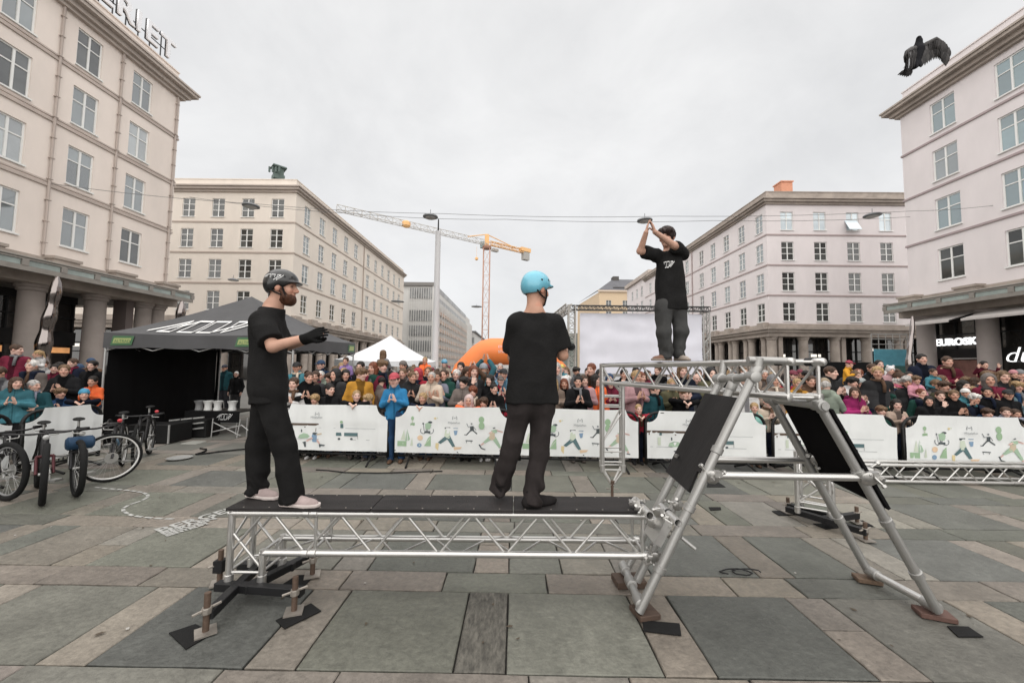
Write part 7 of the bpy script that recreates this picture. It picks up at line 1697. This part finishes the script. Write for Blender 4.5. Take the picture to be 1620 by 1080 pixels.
(1609, 612, 7.9, 'clap', 'mop', 'l', 'gl', -18, 'blond child in a pale blue top at the right edge'),
(1561, 654, 7.0, 'k_peek', 'mop', 'b', 'dp', -16, 'brown haired boy resting his chin on the right hand banner'),
(1589, 652, 7.02, 'k_lean:-25', 'short', 'b', 'st', -16, 'boy in a striped shirt leaning over the right hand banner'),
(1612, 655, 7.05, 'k_peek', 'short', 'b', 'dg', -18, 'child cut off by the right edge above the banner'),
(19, 553, 8.8, 'down:80', 'short', 'b', 'dr', 30, 'person in a maroon jacket raised high at the left edge'),
(60, 560, 8.2, 'k_sitclap:-60', 'pony', 'l', 'wh', 10, 'blond girl with a ponytail in a white top riding on shoulders at the left'),
(6, 590, 6.7, 'down:-30', 'short', 'b', 'gy', 40, 'brown haired man looking down at the left edge'),
(26, 606, 6.5, 'clap:30', 'long', 'b', 'tl', 40, 'child in a teal jacket with a pale blue scarf behind the left barrier'),
(55, 610, 6.7, 'fold:50', 'short', 'g', 'dt', 45, 'grey haired man bending forward in a dark teal jacket behind the left barrier'),
(107, 586, 7.5, 'clap:20', 'short', 'f', 'bk', 25, 'smiling man in black clapping in front of his chin left of the black tent'),
(101, 622, 7.3, 'k_clap:40', 'mop', 'f', 'db', 35, 'fair curly child in blue below the smiling man'),
(137, 624, 7.2, 'k_lean:20', 'beanie', (.05, .24, .38), 'nv', 30, 'child in a blue beanie at the end of the left barrier'),
(146, 603, 8.6, 'k_clap', 'short', 'd', 'og', 20, 'spectator in a bright orange jacket half hidden by the tent leg'),
(141, 578, 9.2, 'down', 'short', 'd', 'bk', 15, 'dark haired man in black left of the black tent leg'),
(80, 583, 9.6, 'down:20', 'short', 'd', 'dr', 20, 'dark clad spectator behind the silver column'),
(120, 574, 10.5, 'down:-20', 'short', 'b', 'nv', 15, 'spectator in navy in front of the left shop window'),
(374, 592, 12.8, 'down:10', 'crop', 'w', 'bk', 5, 'bald man in a dark jacket seen through the black tent next to its leg'),
(357, 582, 13.2, 'down', 'cap', 'nv', 'dt', 5, 'man in a dark cap and teal jacket behind the bald man beyond the tent'),
]
carriers = 0
for (px, py, Y, pk_, hr, hc, top, yw, lab) in T:
    if px < 150 and Y < 7.6:                                     # behind the side barrier on the left
        pass
    q = P(px, py, Y); hc_ = hc if isinstance(hc, tuple) else HC.get(hc) or C[hc]
    t = person(q[0], Y, q[2], pk_, hr, hc_, C[top], lab, math.radians(yw))
    if 'sit' in pk_:
        seat = t.location.z; hz_ = seat+.16
        person(q[0]+.02, Y-.10, max(1.25, hz_), 'down', rc2.choice(['short', 'crop', 'mop']), rc2.choice(list(HC.values())), rc2.choice([C['bk'], C['nv'], C['dg'], C['gn'], C['sp']]), 'adult carrying the '+' '.join(lab.split(' riding')[0].split(' raised')[0].split(' held')[0].split(' clapping at')[0].split()[:13]), math.radians(yw*.3))
# denser rows behind
rb = random.Random(21); used = [(r[0], r[1]) for r in T]; kfill = 0
tops = [C[k] for k in ('bk', 'bk', 'bk', 'nv', 'nv', 'dg', 'dg', 'dt', 'sp', 'st', 'dr', 'ol', 'gy', 'db', 'br', 'be', 'wh', 'rd')]
tn = ['black', 'black', 'black', 'navy', 'navy', 'dark grey', 'dark grey', 'dark teal', 'brown grey', 'blue grey', 'maroon', 'olive', 'grey', 'dark blue', 'brown', 'beige', 'white', 'red']
hn = dict(short='short haired', long='long haired', crop='close cropped', mop='tousle haired', beanie='beanie wearing', bun='bun wearing', cap='capped', hood='hooded')
pn = dict(down='', clap=' clapping', fold=' arms folded', phone=' hand at face')
hcn_ = dict(d='dark', b='brown', l='blond', g='grey', w='white', r='red', f='fair')
def fill(x0, x1, n, Ya, Yb, yw, where):
    global kfill
    for k in range(n):
        px = x0+(x1-x0)*(k+rb.uniform(.1, .9))/n; Y = rb.uniform(Ya, Yb); zh = rb.uniform(1.42, 1.70); X = P(px, 580, Y)[0]
        i = rb.randrange(len(tops)); hr = rb.choice(['short', 'short', 'long', 'crop', 'mop', 'beanie', 'bun', 'cap', 'hood']); hcn = rb.choice('ddbbbbfflrg')
        hcol = HC[hcn] if hr not in ('beanie', 'cap', 'hood') else rb.choice([C['bk'], C['gy'], C['db'], C['dr'], C['sp']])
        pp = rb.choice(['down', 'clap', 'down:40', 'down', 'clap:30', 'fold', 'down:-25', 'phone', 'down:-25'])
        person(X, Y, zh, pp, hr, hcol, tops[i], (f'{hcn_[hcn]} ' if hr not in ('beanie', 'cap', 'hood') else '')+f'{hn[hr]} spectator in {tn[i]}{pn[pp.split(":")[0]]} in rows {where}', math.radians(yw+rb.uniform(-25, 25)), f'spectators in the packed rows {where}')
        kfill += 1
fill(466, 640, 12, 9.0, 11.2, 5, 'before the white tent')
fill(640, 800, 14, 8.8, 11.5, 0, 'before the orange arch')
fill(640, 800, 8, 11.6, 14, 0, 'before the orange arch')
fill(872, 1100, 13, 8.9, 11.5, -5, 'before the white screen')
fill(1100, 1300, 14, 8.6, 12, -12, 'behind the A frame')
fill(1300, 1450, 7, 8.4, 10.5, -14, 'before the black screen')
fill(1450, 1620, 12, 8.0, 10.5, -18, 'before the shoe shop')
fill(0, 150, 8, 8.4, 11.5, 25, 'before the left shop')
# lower bodies of the row right at the barrier
fill(470, 800, 7, 7.5, 7.9, 0, 'behind the left banners'); fill(880, 1240, 7, 7.6, 8.0, -6, 'behind the middle banners'); fill(1300, 1610, 9, 7.6, 8.0, -14, 'behind the right banners')
def step(x0, x1, y0, y1, h, lab):
    t = thing('stone_step', ((x0+x1)/2, y0, 0), lab, 'step'); b = MB(); b.bb(x0, x1, y0, y1, 0, h); bevel(b.build('block', M_stone, t), .02)
step(8.3, 10.9, 8.75, 9.8, .30, 'low stone step behind the right crowd under the people standing tall before the shoe shop')
step(-12.6, -10.9, 8.5, 9.3, .30, 'low stone step behind the left crowd under the person in maroon')
# ================================================================ the pigeon
bp_ = Vector(P(1452, 88, 4.5).tolist()); pg = thing('pigeon', bp_, 'dark grey pigeon flying with spread wings at the top right', 'bird')
def PB(x, y, dy=0.0): return P(x, y, 4.5+dy)
fw = unit(PB(1455, 60, -.05)-PB(1445, 105, .05))
V, F = sd_mesh([dict(p=[('c', PB(1452, 80), PB(1447, 103, .03), .062, .045, .03), ('c', PB(1452, 76, -.01), PB(1454, 66, -.03), .05, .03, .03), ('c', PB(1454, 66, -.03), PB(1453.5, 60.5, -.04), .027, .024, .02), ('c', PB(1453.5, 60, -.05), PB(1453, 57, -.075), .010, .003, .008), ('c', PB(1447, 103, .03), PB(1440, 110, .04), .035, .018, .03), ('c', PB(1449, 100, .0), PB(1451, 106, -.02), .02, .012, .02), ('c', PB(1455, 100, .0), PB(1457, 105, -.02), .02, .012, .02)])], .006)
child(pg, 'body', np_mesh('body', V, F, M_cloth), (.022, .022, .025), Matrix.Translation(-bp_))
M_fe = mat('slate_feathers', (.062, .058, .058), .7, var=.35, vs=25, rnd=.3); M_fe3 = mat('grey_flight_feathers', (.075, .07, .068), .7, var=.25, vs=25, rnd=.3); M_fe2 = mat('dark_flight_feathers', (.034, .032, .033), .7, var=.3, vs=25)
def feather(b, p0, p1, wd, up):
    p0, p1 = V3(p0), V3(p1); d = (p1-p0); s = d.cross(V3(up)).normalized(); n = s.cross(d).normalized(); K = 6; i = len(b.v)
    for k in range(K+1):
        f = k/K; w_ = wd*(.45+.55*math.sin(min(1, f*1.5)*math.pi/2))*(1 if f < .7 else 1-(f-.7)/.3*.85); c = p0+d*f+n*(.010*math.sin(f*math.pi))
        for q, h in ((-w_, 0), (0, .004), (w_, 0), (0, -.002)): b.v.append(tuple(c+s*q+n*h))
    for k in range(K):
        for j in range(4): j2 = (j+1) % 4; b.f.append((i+4*k+j, i+4*k+j2, i+4*k+4+j2, i+4*k+4+j)); b.m.append(0)
def wing(arm, tips, name, upv):
    # arm: bone points shoulder..wrist..hand; tips: feather ends from body outwards
    o = MB(); o.tube([PB(*p) for p in arm], .02, 8, True, np.linspace(.035, .010, len(arm))); w_ = o.build(name, M_fe, pg, True)
    for kk in range(2):
        n = len(tips)
        for k, tp_ in enumerate(tips):
            f = k/(n-1)*(len(arm)-1); i = min(int(f), len(arm)-2); a = np.array(PB(*arm[i]))*(1-(f-i))+np.array(PB(*arm[i+1]))*(f-i); e = np.array(PB(*tp_))
            if kk: e = a+(e-a)*.55
            fb = MB(); feather(fb, a+np.array([0, -.004*(k % 2)-.012*kk, 0]), e+np.array([0, .003*k-.014*kk, 0]), .027 if not kk else .034, upv)
            fb.build('feather' if not kk else 'covert', (M_fe2 if k % 3 else M_fe3) if not kk else M_fe, w_, True, 60)
wing([(1457, 78), (1466, 70, -.03), (1480, 62, -.08), (1492, 69, -.05), (1500, 80, .0)], [(1457, 104), (1460, 104), (1464, 103), (1468, 100), (1472, 97), (1475, 95), (1479, 93), (1482, 91.5), (1485, 91), (1488, 91), (1491, 92.5), (1494, 94.5), (1496, 96), (1498, 97.5), (1500, 98.5), (1501.5, 99.5), (1503, 100)], 'right_wing', (0, -1, 0))
wing([(1448, 78), (1442, 78, -.05), (1435, 82, -.10), (1432, 90, -.08), (1432, 99, -.04)], [(1447, 106), (1446, 107), (1444, 108), (1443, 109), (1441, 110), (1440, 111), (1438, 112), (1437, 112), (1436, 113), (1435, 113), (1434, 113), (1433, 113), (1432, 112)], 'left_wing', (.6, -1, 0))
tb_ = MB()
for k in range(7): a = PB(1441, 108, .03); e = PB(1420+3.4*k, 119+.9*min(k, 4)-1.2*max(0, k-4), .08); feather(tb_, a, e, .02, (0, -1, .1))
tb_.build('tail', M_fe2, pg, True, 60)
for q in (1449.5, 1456): pass
print('slabs', nslab, 'people', npeople, 'objects', len(bpy.data.objects))
